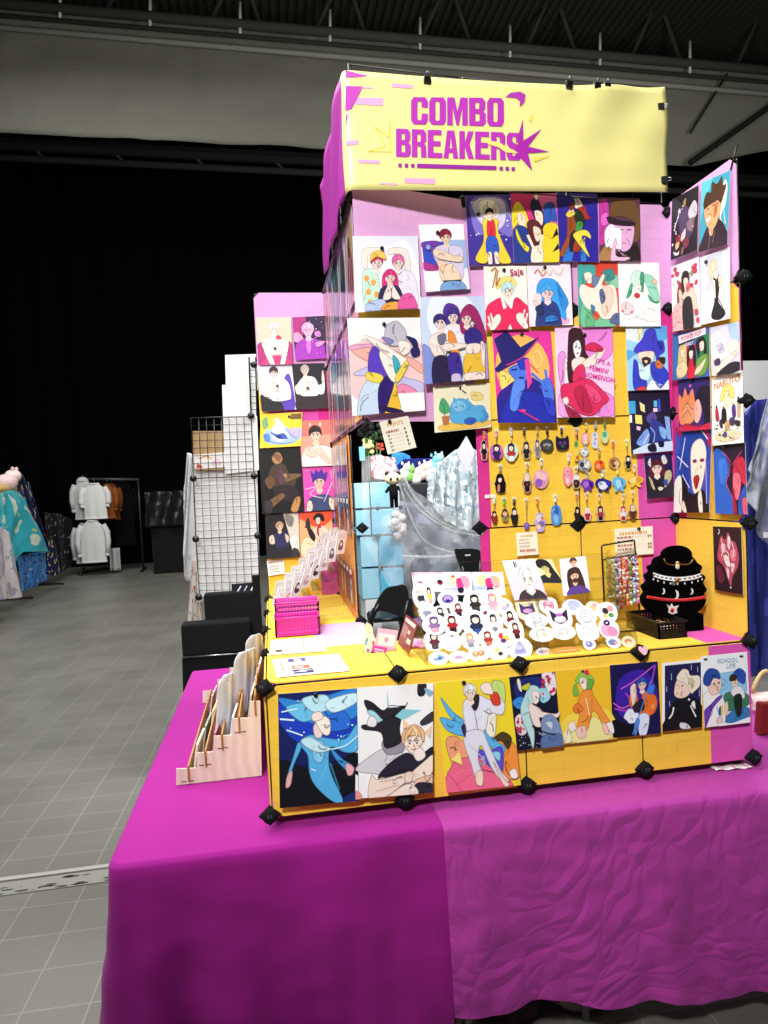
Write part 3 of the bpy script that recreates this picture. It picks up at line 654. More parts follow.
# upper left column
pr(PLs, (352.6, 236), (418, 236), (355.5, 312.4), 'pale lilac print of three pink-haired people under an arch of arms', 'e6e4f6', [
    's f8f5fd 2,100 3,40 20,8 50,14 80,6 97,40 98,100', 's fbe3dc 12,40 14,18 40,16 46,26 22,26 20,44', 's fbe3dc 86,48 82,20 58,16 52,25 74,26 78,50',
    's c9ead8 12,52 20,44 34,48 38,96 14,94', 'e f0a855 18,56,4,4', 'e f0a855 28,62,4,4', 'e f0a855 20,74,4,4', 'e f0a855 32,78,4,4', 'e f0a855 22,88,4,4',
    's ece4f5 60,50 74,46 92,56 94,98 62,98'] + bust(34, 36, 17, 'fbe3dc', 'e0407a', None, asp=.85) + ['s f5c65a 24,34 26,24 38,20 47,26 46,32 34,28'] + bust(66, 37, 17, 'fbe3dc', 'e66aa8', None, asp=.85) +
    bust(52, 57, 17, 'fbe0da', 'd8347c', '2f2a52', 'long', .85, .8) + ['s b9c8ee 16,90 40,86 44,102 14,102', 's f3a648 42,92 62,90 66,102 38,102', 's e65aa4 66,84 84,80 92,102 64,102', 's fbe0da 44,74 50,68 52,84 40,86', 's fbe0da 60,74 55,68 54,84 66,86'], GW, (42, 17))
pr(PLs, (418.8, 224.7), (463.3, 224), (425.8, 292), 'print of a red-haired man with crossed arms in a lilac tee', 'fbfaff', [
    'r 3a50c8 2,26,58,68', 's 7a3fb0 4,26 40,26 30,40 4,36', 's b83a90 4,68 2,56 30,62 40,68', 'r a8c2ee 60,24,100,68',
    's e4d6f4 24,42 40,32 66,32 90,36 92,52 84,84 46,70 34,62', 's fbd9c0 34,58 50,62 78,76 82,86 40,86'] + bust(56, 20, 19, 'fbdcc2', '8e2140', None, asp=.66) +
    ['s fbdcc2 24,40 36,38 70,48 88,50 84,58 60,56 30,50', 's fbd2b4 30,56 46,56 52,66 40,72', 's fbdcc2 44,68 62,60 78,76 76,86 46,86', 'r 2b2528 40,85,80,88', 's 7fa8dc 34,102 40,88 80,88 88,102', 'e 8fb0e8 14,34,5,4'], GW, (38, 13), .006)
pr(PLs, (419.4, 297.3), (483.9, 295.9), (424.5, 384.5), 'print of three long-haired women embracing on pale blue', 'cfdcf6', [
    's eef3fd 20,0 70,0 90,30 80,70 30,60 10,30', 's 8a9ae0 0,55 20,70 30,100 0,100', 's b7a4ec 84,50 100,44 100,100 80,96'] +
    ['s 5a3a9c 34,18 42,8 56,12 60,24 56,40 58,60 48,66 40,40'] + bust(28, 30, 15, 'fbe6dc', '3d2f78', None, 'short', .74) + bust(48, 24, 15, 'fbe6dc', '4c3490', 'f4eef6', 'short', .74, .8) +
    ['s a02868 60,20 74,10 88,20 98,48 92,58 84,40 76,28 66,44 58,40'] + bust(68, 27, 15, 'fbe0d8', 'b03070', None, 'short', .74) + ['s fbe6dc 8,50 22,42 34,46 32,70 16,70', 's 6f708c 22,46 34,44 32,54 24,56', 's f0943c 38,42 48,46 56,80 50,84 40,62',
    's 352a86 64,44 78,38 90,46 88,58 66,58', 's fbe6dc 30,56 60,56 66,60 34,64', 's 2c2348 14,72 36,72 40,102 12,102', 's 3f2f92 36,70 52,68 56,92 38,92', 's f3c23c 64,68 86,66 92,92 60,92', 's fbe6dc 66,58 86,58 84,68 66,68', 's fbe6dc 88,56 94,60 92,84 88,80', 's fbe6dc 60,92 90,92 88,102 64,102', 's d8c0ec 40,92 52,92 52,102 40,102'], GW)
pr(PLs, (347.3, 318.2), (420, 317.6), (352.6, 416), 'large white print of a grey-haired couple embracing, pastel band behind', 'fcfcfd', [
    's f7cfd0 2,28 100,28 98,82 4,82', 's e9a7cc 4,28 40,28 28,40 4,34', 's f3b2a8 4,34 40,50 70,46 98,60 98,50 60,34 40,30', 's ccc6ee 4,58 40,62 60,74 98,80 98,70 60,60 30,50', 's f08fb4 56,78 70,70 90,80 60,82', 'r fdfdfe 60,80,100,100', 'p f6ecec 100,80 60,80 60,81 100,81',
    's cfe0f6 8,102 10,80 22,64 36,60 38,80 34,102', 's 5d3fc0 24,58 28,34 46,26 54,38 50,62 38,60', 's f6d95a 22,56 42,60 40,68 22,64', 's f4c23c 38,102 44,80 58,66 62,80 64,102', 's 2f1c6e 36,102 36,74 50,60 58,66 52,82 42,100', 's 2a1a50 38,92 66,98 66,102 38,96', 's fdeee4 40,36 52,32 60,52 62,66 54,66 44,50', 's fdeee4 20,18 40,24 70,40 78,46 74,54 60,46 36,30', 'l fdeee4 2 22,20 16,12', 'l fdeee4 2 22,20 14,17', 'l fdeee4 2 22,21 15,22', 's 3fb0c0 58,40 66,46 68,58 60,58', 's f4d65c 60,62 76,46 78,52 64,68',
    's c9c6d4 48,18 52,8 66,4 78,14 76,26 60,30 50,26', 's 8a84c4 44,20 60,24 54,28', 's fdeee4 66,26 80,26 84,34 72,40', 's 2b2566 78,20 92,24 94,34 88,32 84,26', 's 2b2566 84,34 94,32 96,40 86,42'], GW, (48, 7))
pr(PLs, (433.3, 386.7), (489.7, 383), (434.8, 432.8), 'cream print of a curled blue cat beside a potted plant', 'fbf2d2', [
    's f2c65c 6,88 30,82 60,86 96,84 90,96 20,98', 's f6dc86 66,18 84,22 86,36 68,36', 's 5ab0e4 26,62 30,40 44,30 60,36 70,48 86,50 92,70 80,84 50,86 30,80', 's 86ccf2 30,44 36,34 50,36 56,52 40,60', 'p 5ab0e4 32,40 34,26 42,34', 'p 5ab0e4 52,36 60,30 60,44', 'e 2f62c0 62,82,11,8', 's 4a9ad8 84,60 94,68 94,80 82,88 80,80 88,74', 'l 2a4a86 1.5 36,48 40,50', 'l 2a4a86 1.5 48,47 52,49', 'l e8869a 2 40,56 44,57',
    's 4fae74 8,50 14,26 24,40 26,56 16,60', 'l 3d8a50 2 17,70 17,40', 'p c0764c 12,66 26,66 24,84 14,84', 'e 1c1c22 46,8,2,4', 'l 1c1c22 2 49,12 56,20'], GW)
# middle wall
pr(PM, (465.2, 195.4), (510.5, 194.1), (469.1, 265.7), 'purple starburst print of a figure in a long yellow coat', '3d2a94', [
    's 7c6cc8 10,10 50,2 92,12 98,60 60,50 20,56', 's cfc6f2 14,14 40,4 84,10 84,40 60,52 30,40', 's fbf6fd 30,10 60,8 74,24 60,36 34,30'] + dots('ffffff', 26, 3, 4, 2, 98, 66, .4, 1.3) +
    ['s f2cf38 34,38 44,34 56,34 70,38 66,50 78,74 92,98 66,96 60,60 46,60 40,96 14,92 34,66', 's fbe0cc 40,34 38,20 44,16 46,34', 's fbe0cc 60,34 66,18 62,14 56,34', 's d8243c 44,40 52,36 60,40 60,62 44,62', 's 2f58c4 42,62 62,62 66,84 40,84', 's fbe0cc 42,84 50,84 50,100 42,100', 's fbe0cc 56,84 64,84 66,100 58,100'] + bust(50, 28, 12, 'fbe0cc', '1c1730', None, asp=.65, face=False), GW, (25, 28), .006)
pr(PM, (510.5, 193.5), (556.4, 193.5), (514, 263.1), 'pink print with three close heads in yellow and navy', 'd02a78', [
    's f06ab4 50,0 100,0 100,50 60,40', 's f4d62e 0,30 12,12 26,20 36,40 30,50 16,36 4,60', 's 1a1c46 42,14 56,6 66,22 74,40 70,52 48,34', 's 2a52b4 70,20 92,14 98,40 84,40 74,60', 's fbdcc6 50,26 66,28 66,44 56,46', 's fbdcc6 14,28 30,34 26,50 14,44', 's 213a8c 2,52 30,50 44,80 50,102 2,102', 's f4d62e 8,50 20,70 34,78 28,84 10,66', 's f2d02a 70,46 96,44 100,60 96,102 64,102 62,70', 'p 151226 96,50 86,64 100,60', 'p 151226 98,72 84,86 100,80', 's 5a1c24 32,44 44,38 58,42 66,56 60,74 44,76 36,64', 's fbdcc6 46,48 60,52 60,64 52,70 46,60', 's fbe2cc 40,80 50,76 62,76 64,90 60,102 38,100', 'l fbe2cc 4 44,80 32,60', 'l fbe2cc 4 58,78 64,60', 's ffe9f2 50,4 55,0 60,4 55,10'], GW)
pr(PM, (556.5, 192.4), (597.5, 193.9), (557.2, 261.2), 'deep blue print of two embracing figures in brown and green', '2a1f96', [
    's 9a4a24 26,30 44,32 50,60 44,86 6,92 24,62', 's 2f74cc 26,80 40,70 34,102 12,102', 's 2f74cc 58,78 66,74 70,102 58,102', 's 20183a 34,60 50,56 60,80 46,84 30,84', 's a8301c 50,14 66,18 76,32 84,36 66,38 54,30', 's 1f2a1c 44,26 58,26 68,40 62,50 44,40', 's 3f9448 48,44 60,42 62,50 44,64', 's f2d84a 40,60 60,54 76,56 82,66 68,62 60,66 78,92 70,88 44,68', 's f3cf4a 22,32 34,24 44,30 30,36', 's e8dccc 42,8 54,8 62,18 50,20', 'e fbdcc6 48,18,5,5', 'e fbdcc6 36,24,5,5', 's 8a2a1a 30,20 38,14 42,22 34,26', 's a03c26 44,70 56,82 48,86 38,84'], GW)
pr(PM, (598.4, 197.4), (639.8, 198.4), (599.2, 260.8), 'print of a brown-haired man holding up a white card', '58304e', [
    's c0389c 0,10 20,4 26,40 14,70 0,70', 's f06ad8 6,30 20,24 22,40 8,44', 's 6a4a2a 26,20 40,4 70,2 96,14 98,60 84,70 84,40 60,30 30,30', 's e0a8d0 34,36 60,40 84,44 80,72 66,84 50,80', 's 2c1c24 22,30 50,36 84,38 84,44 50,44 24,40', 's a87a48 0,90 20,74 40,90 40,102 0,102', 's 241418 44,88 70,84 88,70 100,92 96,102 40,102', 's f2e4fa 14,54 28,42 40,50 30,72 16,78', 'p fdfafd 30,48 54,48 52,82 26,80', 's eab4d4 28,102 36,68 42,68 40,92 70,94 68,98', 'l 3a2030 1.5 50,50 58,51', 'l 3a2030 1.5 68,51 78,50', 'l c04a80 1.5 56,72 64,72'], GW)
pr(PM, (483.6, 266.5), (526.2, 265.4), (485.9, 330.5), 'cream print of a person in a red sweater with pale blue hair', 'fcf2e0', [
    's f4d878 28,36 34,22 56,16 74,24 72,34 50,30'] + bust(54, 40, 22, 'fbe4d6', 'bfe2e8', None, asp=.66) +
    ['s e02458 2,66 20,54 40,50 56,64 72,50 90,58 102,70 102,102 0,102', 'p f4f0f6 36,48 42,50 50,66 42,68', 'p f4f0f6 68,48 62,52 56,66 62,68', 'p f4f0f6 50,102 56,92 62,102', 's f8e8dc 8,96 20,80 32,76 34,86 18,100', 'l f8e8dc 2.5 10,92 6,78', 'l f8e8dc 2.5 16,88 12,74', 'l f8e8dc 2.5 14,98 4,90', 's f8e8dc 98,96 84,76 72,78 74,88 90,100', 'l f8e8dc 2.5 92,90 98,76', 'l f8e8dc 2.5 86,82 92,70', 'l b8743a 2 16,8 28,4 18,34', 'l b8743a 2 32,6 26,30 36,18', 't:6 b02868 76,12 14 Saja'], GW, (46, 7))
pr(PM, (526.6, 264), (570, 262.8), (529.5, 326.6), 'pale pink print of a small bright blue haired figure', 'f6e2ee', [
    's f0a8d8 30,90 60,86 90,90 84,98 40,98', 's 3a9ce6 20,40 30,26 50,24 66,30 70,50 84,70 84,92 70,84 60,90 40,92 26,80 22,60', 's 2c86d6 66,30 80,44 92,64 80,76 72,60'] + bust(44, 48, 22, 'f8d4d4', '42a6ee', '2a3a7c', asp=.66, sh=.7) +
    ['s f8d4d4 10,58 20,48 30,52 26,66 16,68', 's 26335e 14,72 26,66 34,74 24,82', 's 3078c8 40,86 56,84 64,92 36,94', 'l c8742c 1.6 16,16 24,10 34,20 44,12', 'l e8d8c8 3 30,14 40,8 50,18 58,8', 'l e8d8c8 3 62,12 72,18 82,8'], GW, (40, 7))
pr(PM, (577, 262.5), (617.7, 262.2), (579, 327.3), 'red print of reclining teal-haired figures entwined', 'd8442e', [
    's 4aa49c 0,10 20,4 44,6 40,26 20,30 16,60 30,90 20,100 0,90', 's 74c094 10,62 30,74 40,90 60,84 90,102 10,102', 's 8ac8a0 66,30 96,20 100,40 80,36', 's 3f8a86 60,16 84,10 92,24 70,30', 's fbe2d4 16,18 32,16 36,30 24,32', 's 6a7c9c 36,22 56,24 60,40 52,60 46,46 36,36', 's fbe2d4 10,34 40,40 60,20 66,22 60,36 90,38 96,70 92,84 60,88 44,76 20,70 4,50', 's f4cdbc 60,40 84,42 84,64 64,84 56,70', 's 5a6a94 84,82 100,80 100,96 76,94', 's 54648e 52,46 60,42 66,58 56,64', 's 63b47e 20,78 34,84 36,98 16,98', 's 3c7ea0 30,66 40,70 34,80'], GW)
pr(PM, (617.7, 262.2), (658.8, 262.8), (619.7, 326.4), 'white print of a faint figure with pale green hair', 'f8f6f4', [
    's 8ed0b4 62,20 84,22 96,44 98,58 80,56 70,40', 's c8ead8 30,22 44,12 60,18 62,34 50,40 34,36', 's 4aa67c 18,56 28,36 34,34 30,50', 's 3c9870 54,18 62,18 60,44 54,46', 's fbeae4 40,36 54,36 52,46 42,46', 's fdf4f2 34,50 60,48 66,70 90,76 94,92 60,90 36,80', 's e8d0d4 6,66 20,62 36,74 20,82 8,78', 'e c03038 44,52,7,4', 'e d85a60 8,76,3,2', 'e d85a60 30,78,3,2', 'l d0b8bc .8 40,60 60,80 88,88', 'l d0b8bc .8 20,90 50,84 70,96', 's 2fa070 70,50 84,60 98,60 92,64 76,60', 'e f0b4a4 88,30,6,4'], GW)
pr(PM, (492, 330.2), (550.7, 331.3), (497.7, 422.9), 'pink print of a blue-toned person in a tall wide-brimmed hat', 'e0329a', [
    'e f4b45c 48,40,46,36', 's f8d46a 10,44 30,50 36,60 20,70 8,60', 's 2a1c86 2,72 20,60 40,52 60,50 76,56 100,64 100,102 2,102', 's 1f2aa8 20,72 50,66 80,70 96,90 90,102 10,102', 's 4a74e0 24,42 50,36 54,50 46,58 34,54', 's 2438b8 40,32 58,30 56,40 44,42', 'p e8409c 52,32 60,30 62,56 54,64', 's 5a88ee 30,58 44,50 50,60 42,70 34,86 22,84', 's 4a74e0 78,56 92,52 98,64 96,78 82,74', 'l 4a74e0 3 82,58 62,46', 'l 4a74e0 3 88,54 86,42', 'l 3a52cc 2 80,64 74,60', 's 2a3cc4 80,74 96,76 98,92 86,90', 'p 1d1668 2,10 24,0 46,18 80,6 40,34 4,46 0,42 12,34', 'l d02c90 1.2 20,38 50,28 78,8', 'l f8dc9c 1 68,26 74,22 82,30 74,40 66,30 70,24', 'l d0306c 1.2 60,36 74,46', 'l d0306c 1.6 36,86 70,98', 'e e03a8c 44,87,5,1.6', 'l 12104c 1.2 28,43 38,42', 'l 12104c 1.4 40,52 48,51'], GW, (49, 4), .022)
pr(PM, (554.8, 325.9), (612.3, 326.4), (557, 417.7), 'pink print of a brown-haired woman in a ruffled magenta dress', 'f6c8ea', [
    's e882d6 46,4 96,2 98,30 70,40 50,26', 's e890da 4,34 16,30 18,60 8,66', 's e88ad8 70,72 98,78 98,98 66,96', 's f0a8e2 4,76 16,80 20,98 4,96', 's f8dce0 16,36 22,42 20,66 14,64', 's 3a1420 22,18 26,4 42,3 50,12 52,30 60,36 44,38 34,30 34,56 28,64 20,56', 's fbdcd4 28,38 44,34 56,40 46,46 40,52 30,50', 's fbdcd4 46,40 78,26 86,26 72,40 50,46', 's cc2458 52,22 66,18 82,24 80,28 66,28 52,26', 's f8f4f4 31,20 40,16 44,26 38,36 32,30', 'e 2a1a22 35,23,1.6,1', 'e 2a1a22 41,24,1.6,1', 'e b02a50 38,30,2,1', 's d82a5c 32,48 44,42 50,48 48,62 38,66 28,60', 's d8285c 8,66 28,62 54,58 72,66 90,80 78,88 62,98 40,96 24,88 10,82', 's b81e48 30,72 44,66 54,80 60,94 42,92', 's e8467c 48,64 66,68 78,80 64,84', 's a81c48 14,88 28,92 44,102 24,102', 's fbdcd4 10,80 18,78 20,84 14,86',
    "t:-12 d02c9c 82,40 5.5 IT'S A", 't:-12 d02c9c 74,48 5.5 FEMINI', 't:-12 d02c9c 74,56.5 5.5 NOMENON'], GW, (50, 10), .022)
pr(PM, (625.7, 326.3), (666.8, 325.9), (627.7, 390.8), 'light blue print of a bearded man in a big blue hooded coat', '9cd2f4', [
    'p e4f6fe 0,0 30,0 50,30 0,20', 'p 58a8e4 70,0 100,0 100,20 60,30', 'p 58a8e4 0,36 30,40 0,54', 's f4ecb0 30,2 40,4 34,20 28,20', 's 3a3cc0 38,20 50,6 70,6 76,22 90,24 92,40 80,46 72,60 66,40 30,44 18,36', 's 262a90 74,26 88,28 84,38', 's fbdcc4 28,42 64,40 62,54 46,60 32,54', 's 3a241e 36,52 46,48 58,52 52,64 42,64', 's fbdcc4 42,54 50,54 46,58', 's cfeef4 28,56 40,64 56,60 54,80 40,86 26,76', 's 2f3cc0 16,54 26,58 30,80 46,86 40,100 14,96', 's 2f3cc0 56,62 70,56 98,72 96,94 78,96 60,80', 's e8f2fc 46,102 60,84 78,98 100,84 100,102', 's c8703c 68,58 78,52 88,56 84,66 72,66', 's 2a1c1c 76,50 92,50 90,60 80,56', 's d83c44 24,96 40,94 44,102 20,102'], GW)
pr(PM, (627.9, 391.2), (669.3, 388.3), (631.2, 454.3), 'dark print of lit squares and a crouching blue figure', '161434', [
    'r 3ca8dc 0,16,16,36', 'p f4e49c 26,18 38,24 38,36 28,32', 'p f6e07c 14,38 30,40 30,54 14,52', 'r f8f0f4 0,38,6,50', 'p f0c4f0 16,56 26,58 24,64 16,62', 'r 56c4e8 60,18,68,28', 'r fbd8e4 58,30,68,36', 'r 3a4ad0 70,16,76,36', 's 54489c 40,44 56,36 66,46 48,54', 's 7ea4ec 24,72 40,62 46,74 36,90 14,84', 's 2a3a90 48,54 66,50 84,62 90,84 70,96 52,92', 's 86b8f4 70,60 86,66 84,80 74,76', 'p cfe0f8 4,94 40,86 100,84 100,100 4,100', 'p 8ab0ec 84,44 96,46 98,84 88,80', 's 14122e 40,90 56,86 60,98 44,98', 's 14122e 66,84 78,84 78,92 68,92', 'l 9ab4f4 1.5 48,60 58,70 54,84', 'l e0f0ff 1.5 30,86 44,70'], GW)
pr(PM, (643.9, 455), (671.5, 453), (647, 498.8), 'small dark print of a maroon-haired figure in black and gold', '241a50', bust(42, 32, 30, 'f8dcd0', '5c1624', '221a2a', 'long', .63) + ['s c8b88c 10,50 22,60 30,80 20,76', 's c8b88c 70,44 90,40 92,56 76,72 64,76', 's e8e0d8 66,24 60,8 72,4 80,20', 's e8e0d8 20,8 10,20 20,28', 's e0d4c0 30,66 44,74 60,78 46,84', 's 14101c 24,64 40,60 50,70 34,78', 's 3c4aa8 62,62 74,60 76,72 64,72'], GW)
# right wing
pr(PR, (672, 199.6), (698.9, 185), (670.7, 260.5), 'near-black print of a crowded cluster of pale and red shapes', '1f1a26', [
    's 4a3a5a 26,30 50,20 70,30 90,40 84,66 60,80 40,70 30,50', 's c8c0cc 64,34 84,20 96,30 94,44 74,48', 's 8a6a72 60,50 84,46 80,66 64,62', 'l d0ccd8 2.5 30,28 12,54', 's d8cad0 40,66 56,58 54,72 40,76', 's a02c2c 22,66 34,64 36,76 24,78', 's e4b070 20,76 34,76 30,84 20,86', 's f0e4dc 12,88 26,92 34,90 30,96 16,94', 's 7a3440 46,76 66,74 70,86 54,90', 's b08848 46,14 56,10 54,20 48,22', 's d8d0d8 26,26 34,22 36,30', 'e f0e8e8 8,76,3,2', 's 96604a 44,88 52,86 48,98 42,96'] + dots('e8dce0', 16, 9, 14, 14, 90, 92, .6, 1.4, .5), GR)
pr(PR, (702, 182.4), (730.8, 169.9), (698.9, 252.2), 'teal print of a grinning man with spiky brown hair', '3a9cb8', [
    'p 5cc0d0 0,0 40,0 10,40 0,60', 's f4ece4 82,10 92,20 88,44 74,60 96,78 90,80 72,66 70,30', 's 2c1d26 2,102 10,84 30,66 62,60 84,70 98,84 98,102', 's f0a878 16,40 50,36 72,34 68,56 52,72 34,70 20,58', 's d07048 52,40 62,38 58,54 50,56', 's 4a2c1c 10,32 20,18 36,20 38,6 56,12 72,4 76,16 88,18 78,34 72,40 60,34 36,36 16,40', 's f0a878 34,66 50,66 48,80 38,80', 's fdf6f0 24,56 38,54 34,60 26,60', 'l 2a1a18 1.4 24,42 32,42', 'l 2a1a18 1.4 42,40 52,39', 'l 8a8090 1 40,80 36,100', 'l 8a8090 1 56,76 50,92'], GR)
pr(PR, (671.2, 267), (699, 256.7), (672.8, 332.2), 'floral pink print of two women, one in a black dress', 'f8eaec', dots('d03c58', 16, 5, 4, 6, 96, 46, 2, 3.6, .45) + dots('7a9a60', 8, 6, 10, 6, 90, 40, 1, 2, .45) + [
    's 8c3a2c 24,40 36,28 42,44 38,64 24,62', 's eab4b4 10,64 40,62 44,100 6,100', 's f6cfc0 30,40 40,44 38,64 32,60', 's f0c8b4 40,50 70,40 88,50 92,76 80,74 74,56 60,60', 's 2a1c1e 40,24 50,14 66,18 66,32 54,30 48,44 44,44', 's f2ceb8 48,26 62,26 66,38 54,44', 's 231c22 44,60 72,56 78,100 46,102', 's e0607c 58,36 70,32 70,42 60,46', 'e d03c58 90,78,6,4', 'e d03c58 94,90,5,4'] + dots('d86478', 14, 12, 6, 66, 42, 98, .6, 1.2, .45), GR)
pr(PR, (700.4, 257.7), (729.4, 246.8), (701, 324.9), 'white print of a blonde woman in a long black gown', 'f2f0f0', ['r c8ccd6 20,2,78,52', 's e8d0a4 32,26 40,10 54,12 56,26 44,30 40,40', 's f6dcc8 40,14 50,16 48,26 42,26', 's f6dcc8 40,32 56,26 64,36 60,52 52,60 48,70 46,50', 's 1f1d22 46,36 58,40 64,34 66,54 62,72 86,90 66,98 38,92 50,70 52,50', 's f6dcc8 64,36 78,40 74,50 66,52', 'l f6dcc8 2.5 50,40 52,66'], GR, (24, 10))
pr(PR, (672.6, 334.6), (709.4, 326.3), (672.6, 380.3), 'magazine style print of three women posing under a pink title', '3c6aa8', [
    's d8c07c 20,30 36,24 44,50 40,90 14,96 16,60', 's f4d8c0 24,40 34,38 34,52 26,52', 'p 2a7a4a 66,20 100,14 100,80 70,90', 'p b82430 40,34 66,30 66,98 42,102', 's 1d1618 42,50 50,32 62,34 66,60 62,84 56,50 48,60 44,80', 's f6d8c8 48,44 58,44 56,58 50,58', 's 1d1618 66,30 78,18 90,24 94,50 88,60 84,30 76,40 74,60', 's f6d8c8 76,30 86,28 86,44 78,46', 's d02434 46,80 62,76 62,100 44,100', 's 6f9a3c 68,66 92,54 98,70 90,92 72,96', 's f4d8c0 66,84 80,72 92,64 80,86 64,94', 's e8cf9c 16,70 34,64 44,80 30,96 14,90', 'p fbe4e8 18,6 92,0 92,14 20,24', 't:4 c83468 54,12 9 POWER POP', 'p 1c1418 18,24 60,18 60,22 18,28', 't:4 fbe4e8 50,27 7 DAILY'], GR)
pr(PR, (710.4, 327.6), (738.9, 321.3), (711.7, 375.9), 'print of a shaggy white beast curled round a pale figure', 'd8d4e4', ['p a8c4ec 60,0 100,0 100,40 70,30', 's f4f2f8 0,20 30,10 50,24 64,60 40,70 6,64', 's c4c0d4 20,40 40,36 50,52 30,56', 's f6e0d4 60,40 90,34 100,56 80,70 20,96 10,84 60,64', 's 2a2430 30,92 70,78 100,80 100,94 50,102 20,102', 'l 5a4a68 1.2 30,50 44,46', 's 4a3c5c 12,70 30,66 34,78 16,80', 'l 8a7c98 1 10,34 40,24', 's f0cfc0 70,60 90,58 86,66'], GR)
pr(PR, (678.3, 379.7), (710, 373.3), (679, 431.7), 'print of an orange and a black-haired head touching', '33206c', ['s ee8a58 0,70 2,30 14,36 22,18 32,34 46,22 52,40 56,60 46,84 10,88', 's 1c1428 54,40 66,22 86,20 100,30 100,90 84,96 78,60 60,44', 's f4b4a4 54,50 66,44 74,66 62,86 50,78', 's e89a6c 16,50 48,52 48,80 18,84', 'l 7a3420 1.6 12,60 30,48 44,60', 'l 7a3420 1.6 16,74 30,62 40,72', 's c82448 0,92 30,86 60,94 100,88 100,102 0,102', 'l 7a3420 1.4 50,62 44,58', 'e e060c0 40,16,4,3'], GR, (46, 8))
pr(PR, (711.7, 377.8), (742.7, 370), (712.6, 445.7), 'white print with orange lettering above a group of tiny figures', 'fbf7ef', ['t:5 e07a34 50,12 10 NARUTO', 's f6dc7c 34,22 50,14 70,20 74,36 60,34 56,24 44,28 38,36 26,36', 's fbf0c0 44,28 56,26 58,44 46,46', 'e ecdcb4 50,88,42,8', 's b83c54 12,48 20,48 24,64 14,64', 's 26222a 34,50 46,50 48,68 34,68', 's 5a3c8c 66,48 76,46 78,62 68,62', 's d8b088 84,40 90,40 92,62 84,62', 'e 2a2024 16,44,3,2', 'e 7a4a2c 40,47,3,2', 'e f0c050 70,43,3,2', 'e 2a2024 87,38,3,3', 'e 4a4a9c 44,86,6,4', 's 3a3440 26,66 34,64 36,76 28,74', 's 4a3c6c 60,64 74,64 72,74 60,72', 's d8b070 46,68 58,68 56,78 44,78', 's 3a2c2c 76,68 92,70 90,76 78,74'] + dots('4a3a3a', 12, 8, 10, 70, 92, 94, .6, 1.6, .42), GR)
pr(PR, (675.8, 427.6), (711.9, 420), (673.8, 512.6), 'print of a pale open-mouthed face framed by blue hair', '3a4ab4', ['s a81c5c 0,0 60,0 90,10 100,30 60,10 20,14', 's 1f3ea0 10,40 20,10 50,0 80,10 94,40 80,30 60,16 44,30 40,70 20,60', 's f2e8da 48,26 72,18 88,32 84,58 72,78 56,76 48,54', 's 181218 56,80 84,76 96,102 40,102 44,78', 's 181218 20,60 40,74 46,102 16,96', 's f4efe8 0,66 20,58 24,90 20,102 0,102', 's b02430 56,62 66,58 72,62 64,74', 'e 7a2c50 58,42,6,2', 'e 7a2c50 78,42,6,2', 'l e8e4f4 1.4 30,14 16,50', 'l e8e4f4 1.4 8,34 40,48', 'l e8e4f4 1.2 24,56 46,72', 's e8dfd0 24,94 30,86 40,100 36,102', 's f0e8dc 70,82 78,76 84,100 76,102', 'l f8f4fc 1.2 64,2 92,20', 'l b8b0e0 1.4 88,40 94,90'], GR)
pr(PR, (713.5, 446), (745.1, 442), (715.4, 513.6), 'print of a red and a blue face in profile on dark', '211632', ['s 2a60c8 0,12 30,10 46,24 48,40 40,56 56,76 58,102 0,102', 's 3c78dc 14,24 36,20 44,38 36,54 20,56', 's c02c44 60,40 72,24 90,20 100,30 100,60 84,54 70,60', 's e86c84 62,44 80,44 84,60 74,80 62,72', 's a81c3c 58,60 66,76 70,98 60,100', 's 2a54b4 78,78 100,60 100,102 76,102', 's e85a78 88,80 100,78 100,102 90,98', 'l d8406c 1.2 30,10 52,24 50,42 40,56 60,78', 'l d8407c 1.2 60,30 90,12'], GR, (40, 3))
pr(PR, (712.9, 526.3), (741.2, 527.3), (714.8, 589.8), 'dark print of a writhing pink and white flame-like shape', '2a161e', ['s b84a64 20,30 30,14 44,20 54,8 66,20 80,24 90,44 84,60 66,76 60,90 50,80 36,62 14,50', 's f0b8c0 30,26 44,28 40,40 28,38', 's f8dce0 54,14 62,18 60,34 52,30', 's e87a90 60,36 80,34 78,50 64,50', 's fbe8e8 36,46 50,44 60,58 48,60', 's d8546c 22,40 34,44 34,54 22,50', 's f6d4d8 62,56 76,56 66,70', 's f4c8cc 46,62 56,66 54,80 48,74', 'l fbeef0 1.4 30,18 36,34 30,46', 'l fbeef0 1.4 66,22 74,34 70,46', 'l fbeef0 1.4 44,36 56,42 52,54', 's 6a2436 10,66 24,60 40,80 20,88', 'e e8d8d4 60,92,3,1.6', 'l fbeef0 1.4 20,12 26,8 22,4'], GR, None, .004)
